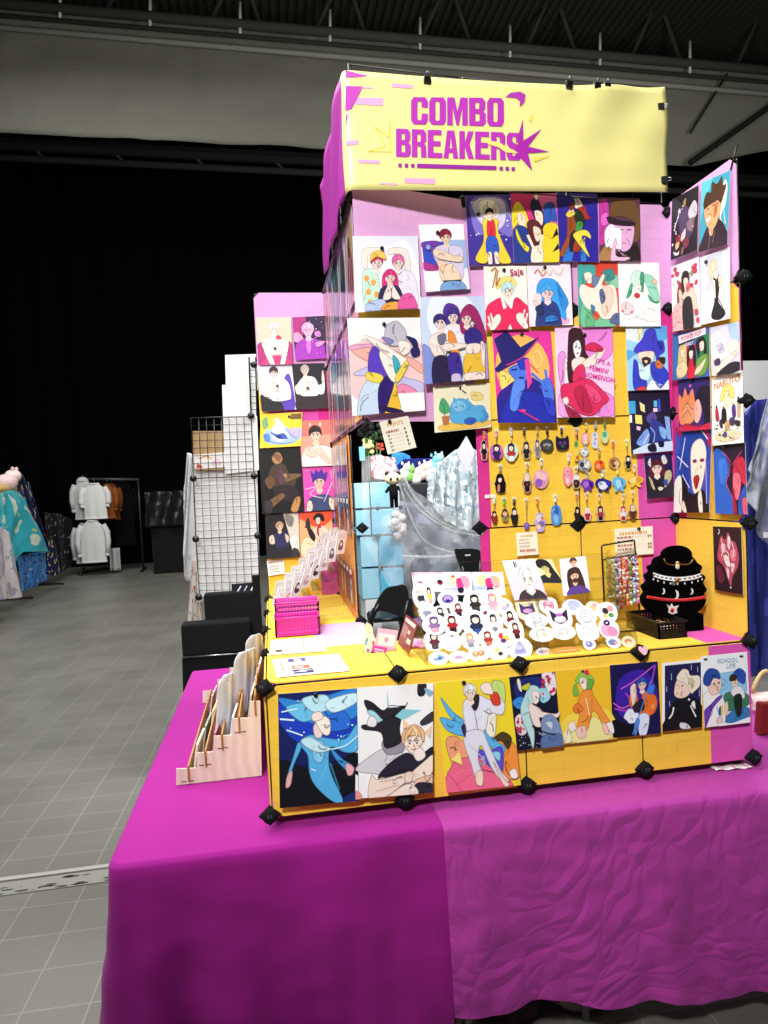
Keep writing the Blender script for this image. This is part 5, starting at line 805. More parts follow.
KC = [  # hook px, charm centre px, size px, outline, background, art, clasp colour, label
 ((484, 433), (484.0, 450), (10, 21), 'fig', 'd8b8b0', figart('20161a', '2a1c24', leg='6a1c24'), 'e88a3a', 'keychain of a dark-suited figure, leftmost of the top row'),
 ((496, 431), (496.6, 452), (15, 18), 'blob', 'c464c4', figart('2a1c2c', '3a2a5a'), 'f0a0c0', 'round purple keychain with a small dark figure'),
 ((511, 429), (511.2, 452), (15, 20), 'blob', 'cfe8e0', figart('2a2024', 'b83a3a', leg='f0f0f0'), 'd0d4d8', 'pale mint keychain with a white-clad figure and red tie'),
 ((524, 429), (526.3, 450), (12, 19), 'fig', 'c8b080', figart('3a3030', '2c2a30'), '3a2a24', 'keychain of a figure in a black suit, gold edged'),
 ((537, 428), (537.4, 448), (8, 19), 'fig', 'b8b8b4', figart('5a5860', '7a7a80'), 'c8a860', 'narrow grey keychain left of the round black one'),
 ((547, 428), (547.0, 445), (14, 14), 'blob', '3a3c3c', ['e 545858 50,50,34,34', 'e 9aa8a4 50,50,28,12', 'e 8c2a30 46,56,10,6', 'l 202222 4 20,40 50,26 80,40'], '3a2c28', 'round black keychain with a grey face pattern'),
 ((561.5, 428), (562.5, 443), (14, 15), 'cat', '2c2238', ['e 6a3a8a 34,50,12,12', 'e 6a3a8a 66,50,12,12', 's 3a6a5a 40,64 60,64 56,80 44,80'], '3a2c28', 'square black keychain with two pointed ears'),
 ((500, 466), (500.3, 483), (13, 20), 'fig', '1d171c', ['s 1a1418 14,40 30,8 50,2 72,10 86,44 84,92 60,94 16,92', 's f6e0d8 34,30 54,24 62,34 52,46 38,44', 's d88a7a 28,64 44,56 44,90 26,90'], 'b09060', 'keychain of a long black-haired figure'),
 ((527, 464), (527.0, 482), (12, 21), 'fig', 'b8988c', figart('e4d4b4', '3c2428', leg='2a1c20', extra=('e a83a3c 50,62,8,6',)), 'c8a860', 'keychain of a pale-haired figure in dark red'),
 ((541, 460), (541.0, 479), (17, 21), 'blob', 'e6a4b8', ['e f4c4cc 40,30,22,18', 'e f4c4cc 66,40,20,18', 'e 9a5cc8 36,68,22,20', 'l c07890 3 56,56 70,70 60,84'], 'd8d8d8', 'big pink double-bubble keychain with a purple ball'),
 ((568.5, 455), (568.0, 476), (11, 22), 'blob', 'f08aa0', ['e f8b0bc 46,28,24,18', 'e f8b0bc 44,70,26,22', 'e fce8ec 44,72,10,10', 'e d84a6a 50,30,8,5'], 'f8e0e8', 'pink bubbly keychain right of the middle seam'),
 ((494, 497), (494.5, 517), (8, 13), 'fig', '7a3c2c', figart('3a1c1c', '8a3a2c'), 'e8e4d8', 'small brown keychain, leftmost of the bottom row'),
 ((504, 499), (505.0, 515), (10, 14), 'fig', 'b08a60', ['s 4a2c24 20,30 50,6 80,30 80,60 20,60', 'e e8b890 50,42,24,18', 's 6a8a4a 36,66 64,66 58,96 42,96'], '6ac83a', 'brown-haired keychain head with a green clasp'),
 ((514, 499), (514.5, 516), (9, 18), 'fig', '2a2428', ['e e8dcd8 50,32,22,16', 's 2a2428 16,50 40,44 84,50 74,94 30,94'], '2a2024', 'narrow keychain with a pale face and black body'),
 ((526, 500), (526.8, 526), (6, 8), 'blob', '7a5cc0', ['e a890e0 44,40,18,16'], 'c8a860', 'tiny purple ball keychain on a long chain'),
 ((537, 499), (540.0, 522), (14, 20), 'fig', 'c8b0d8', ['e e8d8f0 44,30,22,18', 'e 8a70b8 60,60,22,16', 'e f0e0b0 40,74,16,12', 'e d88a60 66,32,10,8'], 'f08a3a', 'lilac cluster keychain with an orange clasp'),
 ((555, 496), (556.3, 515), (11, 21), 'pill', '5a9ae0', ['s 3a6ac4 30,16 60,10 76,36 60,50 34,40', 's 8ac0f4 26,54 50,46 70,66 50,90 30,80', 'l e8f4fc 2 20,30 40,20'], 'f4f0f4', 'tall bright blue rounded keychain'),
 ((576, 429), (576.3, 450), (8, 22), 'fig', 'e8c84a', ['e 4a9a5a 50,24,24,14', 'e f0d860 46,60,26,16', 'e c86a3a 60,84,18,10'], 'e09a8a', 'yellow and green charm strand below the middle connector'),
 ((586, 424), (585.3, 439), (9, 14), 'blob', 'f4a8b8', ['e fbd0c8 50,40,28,24', 'e f8e08a 50,76,20,12'], 'f0d040', 'pink and yellow charm with a yellow ring clasp'),
 ((585.5, 444), (584.5, 452), (9, 9), 'blob', 'c8d8e0', ['e f4f8fa 50,44,30,24', 'e 5a7a9a 40,60,12,8'], 'b0b8c0', 'small pale blue round charm above the grey round one'),
 ((585, 457), (584.5, 465), (14, 13), 'blob', 'a8aca8', ['e e8eae8 66,46,22,28', 'e 3a3c40 32,46,16,20', 'e 6a6c70 50,80,20,8'], 'c0c4c8', 'grey round keychain with black and white spots'),
 ((595.5, 422), (595.0, 440), (7, 17), 'pill', 'e0e4f0', ['e a8b8e8 46,20,22,10', 'e e8a0b8 56,44,22,10', 'e a8c8d8 44,70,24,12'], 'a8b8d8', 'slim white keychain with pastel flowers'),
 ((604.5, 421), (605.0, 437), (8, 15), 'blob', 'b8dcb0', ['e 5ab08a 46,34,26,20', 'e f0d88a 56,72,24,16'], '4aa84a', 'pale green keychain with a green clasp'),
 ((599, 449), (599.2, 465), (11, 12), 'blob', 'e8682c', ['e f4a070 40,60,20,20', 'e b8401c 66,30,14,14'], 'c8a040', 'orange bean-shaped keychain under the yellow top row'),
 ((613, 442), (614.5, 463), (13, 13), 'blob', 'c09058', ['e 8a5a30 40,40,20,20', 'e e8c898 64,56,20,20', 'e 5a3a24 44,70,14,10'], 'e8703a', 'tan brown keychain with an orange clasp'),
 ((626.5, 441), (628.2, 462), (10, 15), 'fig', 'd0b060', figart('1c181c', '232026', 'f4ece8'), 'c8e070', 'keychain of a figure in black on gold, rightmost of its row'),
 ((576, 468), (576.5, 481), (11, 15), 'fig', 'd0ccc8', ['e f0ecec 52,26,26,18', 's 3a2c30 24,46 60,42 80,60 66,92 30,92', 'e b04a50 44,64,10,8'], 'c8b090', 'keychain of a white-haired figure overlapping the pink one'),
 ((587, 473), (587.5, 485), (13, 13), 'pony', '7a3cb0', ['s b070e0 20,30 50,20 60,50 40,70 20,60', 's 4a1c80 60,20 90,40 84,70 66,60'], 'b0b0b8', 'deep purple animal-shaped keychain'),
 ((602.5, 471), (603.4, 485), (17, 14), 'pony', '2c2c7c', ['s e8ecf8 20,36 50,24 76,50 60,80 30,76', 's 3a3cb4 60,10 90,30 84,60 66,44', 'e 8ab0e8 34,40,10,12'], 'd8e8e8', 'navy and white animal-shaped keychain'),
 ((617.5, 468), (619.2, 484), (14, 16), 'pony', '6ac0ec', ['s a8e0f8 24,30 56,24 70,56 40,76', 's 3a90d0 60,14 80,40 70,60'], 'f4e060', 'light blue animal-shaped keychain with yellow clasp'),
 ((634.5, 466), (635.4, 481), (16, 13), 'pony', 'f4c83c', ['e f8e08a 36,44,24,24', 'e e8a02c 70,40,18,24'], 'f0d8b0', 'golden yellow animal-shaped keychain, far right'),
 ((576.5, 494), (577.5, 514), (8, 16), 'fig', '3a2c28', figart('1c1618', '2a2428', 'e8c8b0'), 'e8804a', 'dark keychain on an orange clasp above the lower connector'),
 ((586.5, 494), (587.5, 514), (10, 14), 'fig', 'e0c8c0', figart('f0ece8', 'b82a34', 'f6dccc'), 'e0c090', 'keychain of a white-haired figure in a red coat'),
 ((599, 495), (600.5, 513), (11, 16), 'fig', 'c8b0a0', figart('1d171a', 'b03a34', 'f0ccb4', '2a2024'), 'e0c090', 'keychain of a figure in a black hat and red'),
 ((623, 495), (623.2, 513), (11, 16), 'fig', 'e8c8b8', figart('d8402c', 'f0e8e4', 'f6d8c4', 'b03030'), 'e0c090', 'keychain of a red-haired figure in white'),
 ((632.5, 493), (633.0, 512), (10, 16), 'fig', '8a5a40', figart('e0d8d4', '5a2c28', 'f0ccb4'), 'e0b070', 'dark brown keychain, rightmost of the bottom row')]
for i, (hk, ch, sz, kind, bg, art, cc, lb) in enumerate(KC):
    off = .016 + .0025 * (i % 3)
    h = PK.hit(*hk, off); e = empty('keychain', h, lb, 'keychain', 'keychains hung on the middle wall')
    mb = MB(); mb.obox(PK.hit(*hk, .007) - PK.u * .006 - PK.v * .006, PK.u * .012, PK.v * .012, PK.n * .003, 'f2f0ee'); mb.tube([PK.hit(*hk, .009), PK.hit(*hk, .022), PK.hit(*hk, .024) + Z1 * .005], .0014, 'f2f0ee', 6)
    ho = mb.build('wall_hook', 'plastic'); tag(ho, 'small white stick-on hook holding the ' + lb, 'hook', 'white hooks on the middle wall'); ho['label'] = ' '.join(lb_ for lb_ in ho['label'].split()[:16])
    mb = MB(); mb.tube([h + PK.u * .004 * math.cos(q) + PK.v * (-.004 + .006 * math.sin(q)) for q in [k_ * .628 for k_ in range(10)]], .0013, cc, 5, closed=True)
    c0 = h - PK.v * .012; mb.ell(c0 - PK.v * .004, .0055, .003, .008, cc, 8, 5); mb.build('clasp', 'plastic', e)
    topc = PK.hit(ch[0], ch[1] - sz[1] / 2 + 1, off); mb = MB(); n_ = max(2, int((c0 - topc).length / .007)); mb.tube([c0 - PK.v * .010, topc], .0012, 'b8a070', 5)
    for q in range(n_): p = (c0 - PK.v * .010).lerp(topc, (q + .5) / n_); mb.ell(p, .0022, .0016, .003, 'c8b080', 6, 4)
    mb.build('chain', 'metal', e)
    mb, *_r = cut(PK, ch[0], ch[1], sz[0], sz[1], kind, bg, art, off, i); mb.build('charm', 'gloss', e)
for px, py, lb in ((487, 496.5, 'empty white stick-on hook on the magenta strip'), (610, 413.5, 'empty white stick-on hook under the pink dress print'), (492, 496, 'empty white hook just right of the magenta strip')):
    mb = MB(); mb.obox(PK.hit(px, py, .007) - PK.u * .008 - PK.v * .006, PK.u * .016, PK.v * .012, PK.n * .004, 'f4f2ee'); tag(mb.build('wall_hook', 'plastic'), lb, 'hook', 'white hooks on the middle wall')

# ------------------------------------------------------------------ price cards
def rows(x0, x1, ys, col, n, seed, hgt=2.2):
    g = random.Random(seed); o = []
    for y in ys:
        x = x0
        while x < x1: w_ = g.uniform(3, 9); o.append('r %s %.1f,%.1f,%.1f,%.1f' % (col, x, y, min(x1, x + w_), y + hgt)); x += w_ + 2.2
    return o
def card(pl, tl, tr, bl, label, art, off, name='price_card', lift=.01, bg='f8f0de', mag=None, cat='price card', group='cream price cards'):
    mb, P, n, w_, h_ = sheet(pl, tl, tr, bl, bg, art, off, lift); tag(mb.build(name, 'paper'), label, cat, group)
    if mag:
        m_ = MB(); m_.lathe([(.006, 0), (.006, .004), (.005, .005)], P(*mag, .0026), n, '141416', 12)
        o = m_.build('magnet', 'plastic'); tag(o, ' '.join(('round black magnet on the ' + label).split()[:16]), 'magnet', 'black magnets holding prints')
card(PLs, (379.3, 422), (408, 415.5), (388, 454.5), 'cream PRINTS price card hanging tilted over the opening', ['t e0a45c 50,15 13 PRINTS'] + rows(12, 56, (32,), 'b0584a', 3, 1, 7) + [s for i in range(5) for s in rows(14, 24, (44 + 11 * i,), '8a7a70', 2, i, 5) + ['l b8b0a4 .8 30,%d 66,%d' % (47 + 11 * i, 47 + 11 * i)] + rows(74, 82, (33 + 12 * i,), '6a5a54', 2, i + 9, 6)], .012, mag=(32, 6))
card(PM, (614.5, 529), (652.5, 526), (615.5, 557), 'cream price card on the yellow and pink seam behind the strap rack', rows(12, 84, (14,), 'e0b070', 4, 3, 11) + rows(5, 46, (30, 44, 58, 72), 'b86a5a', 4, 5, 6) + ['l c8c0b4 .8 50,33 80,33', 'l c8c0b4 .8 56,61 80,61'] + rows(84, 94, (30, 58, 70), '8a5a50', 2, 8, 7), .012, mag=(62, 6))
card(PM, (516, 533), (537, 531.5), (517.5, 556), 'cream price card hanging under the bottom row of keychains', rows(20, 80, (12,), 'e0b070', 3, 4, 9) + rows(10, 60, (30, 44, 58), 'c0a090', 3, 6, 5) + rows(12, 86, (74,), 'b8584a', 3, 2, 9), .012)
card(PW, (266.8, 561), (283.5, 558.5), (268.5, 576), 'small white price tag below the left wing prints', rows(4, 96, (4, 12), '8a4a30', 5, 3, 6) + rows(10, 70, (40, 58, 76), '9a9490', 4, 6, 6), .010, bg='fbf6f0')
f1 = ['r d8ccd4 12,10,44,26', 'r 5a3a4a 10,70,22,86', 'l 8a4a5a 3 12,60 30,40 46,36', 'l 5a4a54 2 14,86 44,78', 'l 9a8a94 2 12,48 30,62 44,54'] + [s for i in range(5) for s in rows(52 + 6.5 * i, 55.5 + 6.5 * i, range(14, 84, 9), 'b8b0a4', 1, i, 5)] + rows(88, 91, (30, 40, 50, 60), 'd8b89a', 1, 4, 6)
card(PTOP, (271.3, 640.4), (323.8, 636.7), (269.2, 655), 'cream price sheet lying flat in front of the pink baskets', f1, .010, lift=.0, cat='price sheet', group='price sheets lying on the counter', name='price_sheet')
f2 = ['r 4a4a8a 22,6,48,26', 'r f0d0d0 22,26,50,50', 'r b0684a 24,48,50,66', 'r 3a3a6a 24,70,52,92', 'e f0d8c8 36,18,6,8', 'e e8a8a0 34,58,8,6', 'e c8c8f0 38,80,6,6', 'l f8f0f0 2 24,84 50,78'] + [s for i in range(5) for s in rows(56 + 6 * i, 59 + 6 * i, range(18, 84, 9), 'c0b4a4', 1, i, 5)] + rows(88, 91, (30, 40, 50), 'd8a88a', 1, 4, 6) + rows(8, 12, range(20, 84, 8), 'd89a8a', 1, 9, 6)
card(PTOP, (272.3, 659.6), (338.3, 653.8), (277, 677.3), 'cream price sheet with a strip of pictures, nearest the counter edge', f2, .010, lift=.0, cat='price sheet', group='price sheets lying on the counter', name='price_sheet')

# ------------------------------------------------------------------ tiered clear rack of bagged cards at the back left of the counter
e = empty('tiered_rack', (.2, 1.0, CT + .006), 'clear acrylic stepped rack full of bagged cards at the counter back left', 'rack')
st = [(.04 + .036 * i, .03 + .032 * i) for i in range(8)]
for y in (.80, 1.30):
    mb = MB(); pts = [(.04, 0), (.34, 0), (.34, .27)] + [q for x, z in st[::-1] for q in ((x + .036, z), (x, z))] + [(.04, .05)]
    f = [V((x, y, CT + .009 + z)) for x, z in pts]; b = [p + Y1 * .004 for p in f]; tri = tessellate_polygon([[V((x, z, 0)) for x, z in pts]]); m = len(pts)
    mb.add(f + b, [tuple(t) for t in tri] + [tuple(i + m for i in t[::-1]) for t in tri] + [(i, (i + 1) % m, (i + 1) % m + m, i + m) for i in range(m)], 'f0e4e0', False)
    mb.tube([V((.10, y - .001, CT + .03)), V((.30, y - .001, CT + .03)), V((.305, y - .001, CT + .06)), V((.30, y - .001, CT + .16)), V((.28, y - .001, CT + .17)), V((.12, y - .001, CT + .06))], .003, 'f0c8b8', 6, closed=True)
    mb.build('side_panel', 'clear', e)
for x, z in st: mb = MB(); zl = max(CT + .009, CT + z - .03); mb.box(x, .806, zl, x + .003, 1.299, CT + .012 + z, 'ffffff'); mb.box(x, .806, zl, x + .034, 1.299, zl + .003, 'ffffff'); mb.build('tier', 'clear', e)
g = random.Random(5)
for i, (x, z) in enumerate(st):
    for j in range(5):
        y = .83 + j * .095 + g.uniform(-.006, .006); tl = .34 + g.uniform(-.12, .12); ac = V((.80, .60, 0)).normalized(); n0 = V((-.60, .80, 0))
        b = V((x - .014 + g.uniform(-.004, .004), y, CT + .011 + z)); up = (Z1 * math.cos(tl) + ac * math.sin(tl)).normalized(); nn = ac.cross(up).normalized()
        h_ = .092 + g.uniform(-.008, .008); wd = .052; mb = MB(); mb.obox(b, ac * wd, up * h_, nn * -.0025, 'f0ecee')
        P = lambda a, c, o=0: b + ac * wd * (a / 100) + up * h_ * (1 - c / 100) + nn * (.0002 + o); cl = g.choice(['d88aa0', '8a3a44', '4a3a44', 'c8a8b0', '6a6a80', 'e0b0c0'])
        draw(mb, P, wd, h_, ['s %s 30,50 50,36 70,50 74,76 50,84 26,76' % cl, 'e f4dcd4 50,56,12,8', 'l b8b4b8 2 10,14 90,14', 'r d0c8cc 8,22,92,25', 'l c8c4c8 1.5 4,4 6,96'])
        c = mb.build('bagged_card', 'gloss'); tag(c, 'small white bagged card standing in the clear stepped rack', 'card', 'bagged cards in the stepped rack')
# pink baskets
def basket(x0, y0, z0, w_, d_, h_, col, label, cat='basket', back=0, name='basket', nx=14, mk='plastic'):
    e = empty(name, (x0 + w_ / 2, y0 + d_ / 2, z0), label, cat)
    mb = MB(); t = .003; mb.box(x0, y0, z0, x0 + w_, y0 + d_, z0 + t, col)
    def wall(o, u, L_, hh):
        v = Z1; nrm = u.cross(v); f = lambda a, b, aw, bh: mb.obox(o + u * a + v * b, u * aw, v * bh, nrm * -t, col)
        f(0, 0, L_, hh * .16); f(0, hh * .82, L_, hh * .18); f(0, 0, .006, hh); f(L_ - .006, 0, .006, hh)
        n = max(3, int(nx * L_ / w_)); p = L_ / n
        for i in range(n): f(i * p, hh * .1, p * .55, hh * .8)
        for q in (.32, .5, .66): f(0, hh * q, L_, hh * .07)
    wall(V((x0, y0, z0)), X1, w_, h_); wall(V((x0 + w_, y0 + d_, z0)), -X1, w_, h_ + back); wall(V((x0, y0 + d_, z0)), -Y1, d_, h_); wall(V((x0 + w_, y0, z0)), Y1, d_, h_)
    mb.build('basket_body', mk, e)
    mb = MB(); mb.tube([V((x0, y0, z0 + h_)), V((x0 + w_, y0, z0 + h_)), V((x0 + w_, y0 + d_, z0 + h_)), V((x0, y0 + d_, z0 + h_))], .0035, col, 6, closed=True); mb.build('rim', mk, e)
    return e
basket(.03, .565, CT + .007, .16, .085, .068, 'ee3cb0', 'bright pink slatted plastic basket, the front one of two')
basket(.032, .665, CT + .007, .165, .11, .105, 'f05abc', 'bright pink slatted plastic basket, behind the front one')
# small acrylic stands at the corner of the opening
mb, P, W_, H_ = cut(Pl((0, .25, 0), X1, Z1), 369, 640, 16, 34, 'fig', 'f6ecdc', ['s f4e0c0 30,20 34,4 50,2 66,8 70,26 60,38 38,36', 's f8e8dc 38,22 60,20 60,34 44,36', 's 5a9ac8 28,48 46,44 44,62 26,64', 's f4e8dc 50,44 70,50 72,80 44,88 36,66', 's b05a50 70,56 84,54 80,64 70,66', 'e d04a8a 40,80,8,6', 'e 3a2c30 48,28,2,1.4', 'e 3a2c30 56,28,2,1.4', 'p f6ecdc 40,6 44,0 48,8'], 0, 2, .003)
e = empty('acrylic_figure', P(50, 100), 'small cream acrylic figure with a blue scarf beside the pink card holder', 'figure'); mb.build('figure_plate', 'gloss', e)
mb = MB(); c = P(50, 100); mb.lathe([(.024, 0), (.024, .003)], V((c.x, c.y, CT + .007)), Z1, 'f4f0f4', 20); mb.build('base', 'clear', e)
PC = Pl((0, .24, CT), X1, V((0, .25, 1)))
e = empty('card_holder', PC.hit(386, 656), 'pink card holder with a magenta label at the corner of the opening', 'card holder')
b0 = Pl((0, .245, CT), X1, V((0, .2, 1)))
mb, P, n, w_, h_ = sheet(b0, (378.5, 628), (398, 630.5), (374.5, 652), 'f6a8c4', ['r fbd8dc 8,20,92,70', 'r f4e4cc 14,26,40,60', 'r fbe8d8 44,30,86,64', 'e f08ab0 50,44,10,12'], 0, 0, .012, 'f4a0c0'); mb.build('pink_pack', 'plastic', e)
mb, P, n, w_, h_ = sheet(b0, (373, 645), (387, 648), (371, 655.5), 'e838a8', ['r f8c8e8 14,24,84,40', 'r fbe0f2 20,50,76,64'], .012, 0, .002, 'e838a8'); mb.build('label_plate', 'plastic', e)
mb = MB(); q = b0.hit(371, 658, .02); mb.obox(V((q.x, q.y, CT + .007)), X1 * .085, Y1 * .05, Z1 * .003, 'fff'); mb.obox(V((q.x, q.y, CT + .007)), X1 * .085, Y1 * .003, Z1 * .02, 'fff'); mb.build('tray', 'clear', e)
# leaning dark red sign
A_, B_, C_ = PTOP.hit(397.4, 643, .03), PTOP.hit(407.4, 655.7, .012), None
u = V((B_.x - A_.x, B_.y - A_.y, 0)); w_ = u.length; u.normalize(); PSG = Pl((A_.x, A_.y, 0), u, Z1)
mb, P, n, w2, h2 = sheet(PSG, (406, 614.6), (417.5, 624), (397.6, 643.5), '7a2430', ['r f4ecec 8,6,92,18', 'r e8dcdc 50,34,70,46', 'r e8dcdc 60,58,92,74'] + ['r e8d0d0 %d,%d,%d,%d' % (10 + 8 * i, 26, 13 + 8 * i, 70 - 6 * (i % 3)) for i in range(5)], 0, 0, .004, '6a1c28')
tag(mb.build('menu_sign', 'plastic'), 'small dark red sign with white text leaning against the sticker rack', 'sign')
g = random.Random(2)
for i in range(4):
    q = PTOP.hit(404 + 7 * i, 651 - 1.5 * (i % 2), .002); mb = MB(); mb.grid(lambda a, b: q + V((.05 * a + .01 * math.sin(b * 9), .05 * b, .012 + .016 * math.sin(a * 3.1) * math.sin(b * 3.1) + .004 * math.sin(a * 17 + i))), 8, 8, ['f4a0d0', 'f8c8e0', 'e878c0', 'f4b0d8'][i], thick=.008)
    tag(mb.build('wrapped_pack', 'gloss'), 'small crinkled pink wrapped pack behind the dark red sign', 'pack', 'pink packs by the sticker rack')

# ------------------------------------------------------------------ sticker racks
SV = V((0, .15, .255)).normalized(); P1 = Pl((0, .05, CT + .012), X1, SV)
def rack(x0, x1, label, ln=.31):
    e = empty('sticker_rack', ((x0 + x1) / 2, .12, CT + .006), label, 'rack'); b0_ = V((0, .05, CT + .012)); dn = P1.n * -.004
    mb = MB(); mb.obox(V((x0, 0, 0)) + b0_ + dn, X1 * (x1 - x0), SV * ln, P1.n * .003, 'fff'); mb.build('sloped_panel', 'clear', e)
    for x in (x0, x1 - .003): 
        mb = MB(); p = [V((x, .03, CT + .007)), V((x, .03, CT + .035))] + [V((x, 0, 0)) + b0_ + SV * ln + P1.n * .02, V((x, 0, 0)) + b0_ + SV * ln + dn] + [V((x, .23, CT + .007))]
        q = [a + X1 * .003 for a in p]; m = len(p); mb.add(p + q, [tuple(range(m)), tuple(range(m, 2 * m))[::-1]] + [(i, i + m, (i + 1) % m + m, (i + 1) % m) for i in range(m)], 'fff', False); mb.build('side_panel', 'clear', e)
    for i in range(4): mb = MB(); mb.obox(V((x0, 0, 0)) + b0_ + SV * (.005 + i * .07), X1 * (x1 - x0), P1.n * .016, SV * .003, 'fff'); mb.build('ledge', 'clear', e)
rack(.462, .815, 'clear sloped rack of white stickers, left of the two racks'); rack(.835, 1.125, 'clear sloped rack with portrait cards, right of the two racks')
def st_(cx, cy, w_, h_, art, label, off, seed, bg='fcfbfd', kind='blob', pl=P1, grp='die-cut stickers in the left rack'):
    mb, *_ = cut(pl, cx, cy, w_, h_, kind, bg, art, off, seed, .0012); tag(mb.build('sticker', 'gloss'), label, 'sticker', grp)
cr = lambda x, y: (405 + x / 6.144, 560 + y / 6.144)
for (x0, y0, x1, y1), lb, art in (((40, 76, 236, 195), 'white sticker sheet with pink header, top left of the left rack', ['r f4c8dc 0,0,100,18', 'e c83c5c 22,58,8,12', 'e d8d0d4 54,60,7,8', 'e 8a2434 84,52,9,14', 'e 2a2028 84,46,8,7']),
        ((226, 74, 412, 215), 'white card with a pink figure, left of the matching pair', ['s d8d0f0 6,60 20,20 40,10 60,90 16,96', 's f4e4b4 20,24 44,14 44,56 24,60', 's e83c8c 44,34 60,26 70,50 60,72 46,70', 's f4a0b8 60,20 84,24 86,60 70,70', 's 2a2438 46,72 64,70 62,90 48,90', 'e d83050 34,20,5,5']),
        ((398, 74, 600, 215), 'white card with a pink figure, right of the matching pair', ['s d0d8f0 6,60 20,20 40,10 60,90 16,96', 's f0e4a4 20,24 44,14 44,56 24,60', 's d83c8c 44,34 60,26 70,50 60,72 46,70', 's f4b0a8 60,20 84,24 86,60 70,70', 's 2a2438 46,72 64,70 62,90 48,90', 'e e0c040 78,30,6,5'])):
    mb, P, n, w_, h_ = sheet(P1, cr(x0, y0), cr(x1, y0), cr(x0 + 16, y1), 'fbf9fb', art, .003, 0); tag(mb.build('sticker_sheet', 'gloss'), lb, 'sticker sheet', 'sticker cards at the top of the left rack')
S1 = [(100, 225, 104, 160, figart('d8d8dc', '3c3a40', leg='e8e8ea'), 'white sticker of a dark-clad figure, far left of the top row'),
 (150, 215, 70, 130, figart('3a2c28', 'e8c85a', leg='d8a8a0'), 'white sticker of a figure in yellow, upper left'),
 (262, 240, 120, 105, ['e 7a5cb8 50,50,36,30', 'e b8a0e0 50,40,24,12', 'l e8e0f8 3 26,52 50,60 74,50', 'e 3a2a5a 50,62,16,8'], 'white sticker with a purple oval emblem'),
 (135, 318, 110, 115, figart('c8c8d4', '9a9aac', leg='7a7a90'), 'white sticker of a grey figure at the left edge'),
 (218, 330, 100, 105, figart('4a4c54', '3a3c44'), 'white sticker of a charcoal crouching figure'),
 (328, 305, 100, 105, figart('8a2c3c', '7a3048', leg='2c2430'), 'white sticker of a small maroon figure, mid-left'),
 (430, 265, 145, 145, figart('2a262c', '33302f', leg='4a4644'), 'large white sticker of a figure in a black suit'),
 (540, 260, 140, 150, figart('f08aa8', 'f4a8c0', leg='f4c8d4', extra=('e f0d070 66,22,8,6',)), 'large white sticker of a pink-haired figure'),
 (618, 292, 100, 110, figart('e0d8e8', 'c8b8d8', extra=('e 3a3440 70,36,6,8',)), 'white sticker of a pale lilac figure, right edge'),
 (180, 395, 150, 130, figart('6a4a7c', '8a6aa0', leg='d8a0b0'), 'white sticker of a purple-clad figure, second row left'),
 (290, 392, 135, 135, figart('5a1c24', 'a82a34', leg='3a2428'), 'white sticker of a figure in deep red'),
 (437, 396, 170, 170, figart('2c2c3c', '2c3450', leg='3a5a9c'), 'biggest white sticker, figure in navy and blue'),
 (546, 386, 110, 145, figart('3a3438', 'e4e4e8', leg='8a8a94'), 'white sticker of a black-haired figure in white'),
 (648, 360, 100, 125, figart('2a2024', '7a2430', leg='2a2430'), 'white sticker of a black-haired figure in crimson'),
 (682, 432, 100, 130, figart('6a3430', '7a2c34', leg='4a2424'), 'white sticker of a brown-haired maroon figure, right edge'),
 (180, 495, 130, 135, figart('3a2c2c', '6a3040', leg='5a4a4c'), 'white sticker of a dark red figure, third row left'),
 (282, 498, 130, 120, ['e f0ecf0 50,56,34,30', 'l 6a5a64 3 50,14 76,26', 'e 8a7a84 60,20,10,6', 'e d8d0dc 40,60,8,6'], 'mostly blank white sticker with a small grey smudge'),
 (400, 492, 115, 115, figart('e8945a', 'b8a8b4', leg='8a8a94'), 'white sticker of an orange-haired figure'),
 (510, 482, 120, 120, figart('8a3a34', 'a84038', leg='c87a60'), 'white sticker of a leaping red figure'),
 (606, 476, 110, 115, ['e d83a3c 40,40,22,20', 'e f0c040 62,56,22,20', 'e 5a3a8a 44,70,18,14', 'e f4dcc8 56,34,12,12'], 'white sticker with a red and yellow cluster'),
 (702, 540, 150, 135, ['s a8a8e0 24,76 46,24 62,20 80,74 50,84', 'e c8c8f0 50,50,14,14', 'l 7a7ac0 2 40,66 64,64'], 'white sticker with a lilac peaked shape, lower right'),
 (206, 602, 125, 82, ['s 8aa8d8 18,60 40,30 66,26 84,56 60,74 30,74', 's 3a5a9c 40,50 66,44 60,64', 'e d8e4f8 40,44,8,9'], 'bottom row sticker with a blue curled shape'),
 (330, 598, 125, 74, ['e c8b0d8 50,50,26,20', 'l 6a4a7c 3 30,56 50,46 70,58'], 'bottom row sticker with a thin purple scribble'),
 (452, 576, 138, 95, ['e e89a6a 34,50,18,24', 'e e0844c 64,46,18,22', 'e f4d8c8 36,44,8,10', 'e f4d8c8 62,42,8,10'], 'bottom row sticker with two orange heads'),
 (572, 566, 130, 105, ['e c8d48a 46,34,16,16', 'e 3a3c3c 62,62,14,14', 'e f0e4b0 34,56,10,12'], 'bottom row sticker with green and black spots')]
def shrink(art, k):
    o = []
    for sh in art:
        t = sh.split(); q = []
        for tok in t:
            if ',' in tok:
                f = [float(z) for z in tok.split(',')]; q.append(','.join('%.1f' % (50 + (z - 50) * k if i_ < 2 else z * k) for i_, z in enumerate(f)))
            else: q.append(tok)
        o.append(' '.join(q))
    return o
for i, (x, y, w_, h_, art, lb) in enumerate(S1): st_(*cr(x, y), w_ / 5.5, h_ / 5.5, shrink(art, .76), lb, .006 + .0012 * (i % 5) + .0025 * (i // 9) , i)
c8 = lambda x, y: (495 + x / 5.12, 550 + y / 5.12)
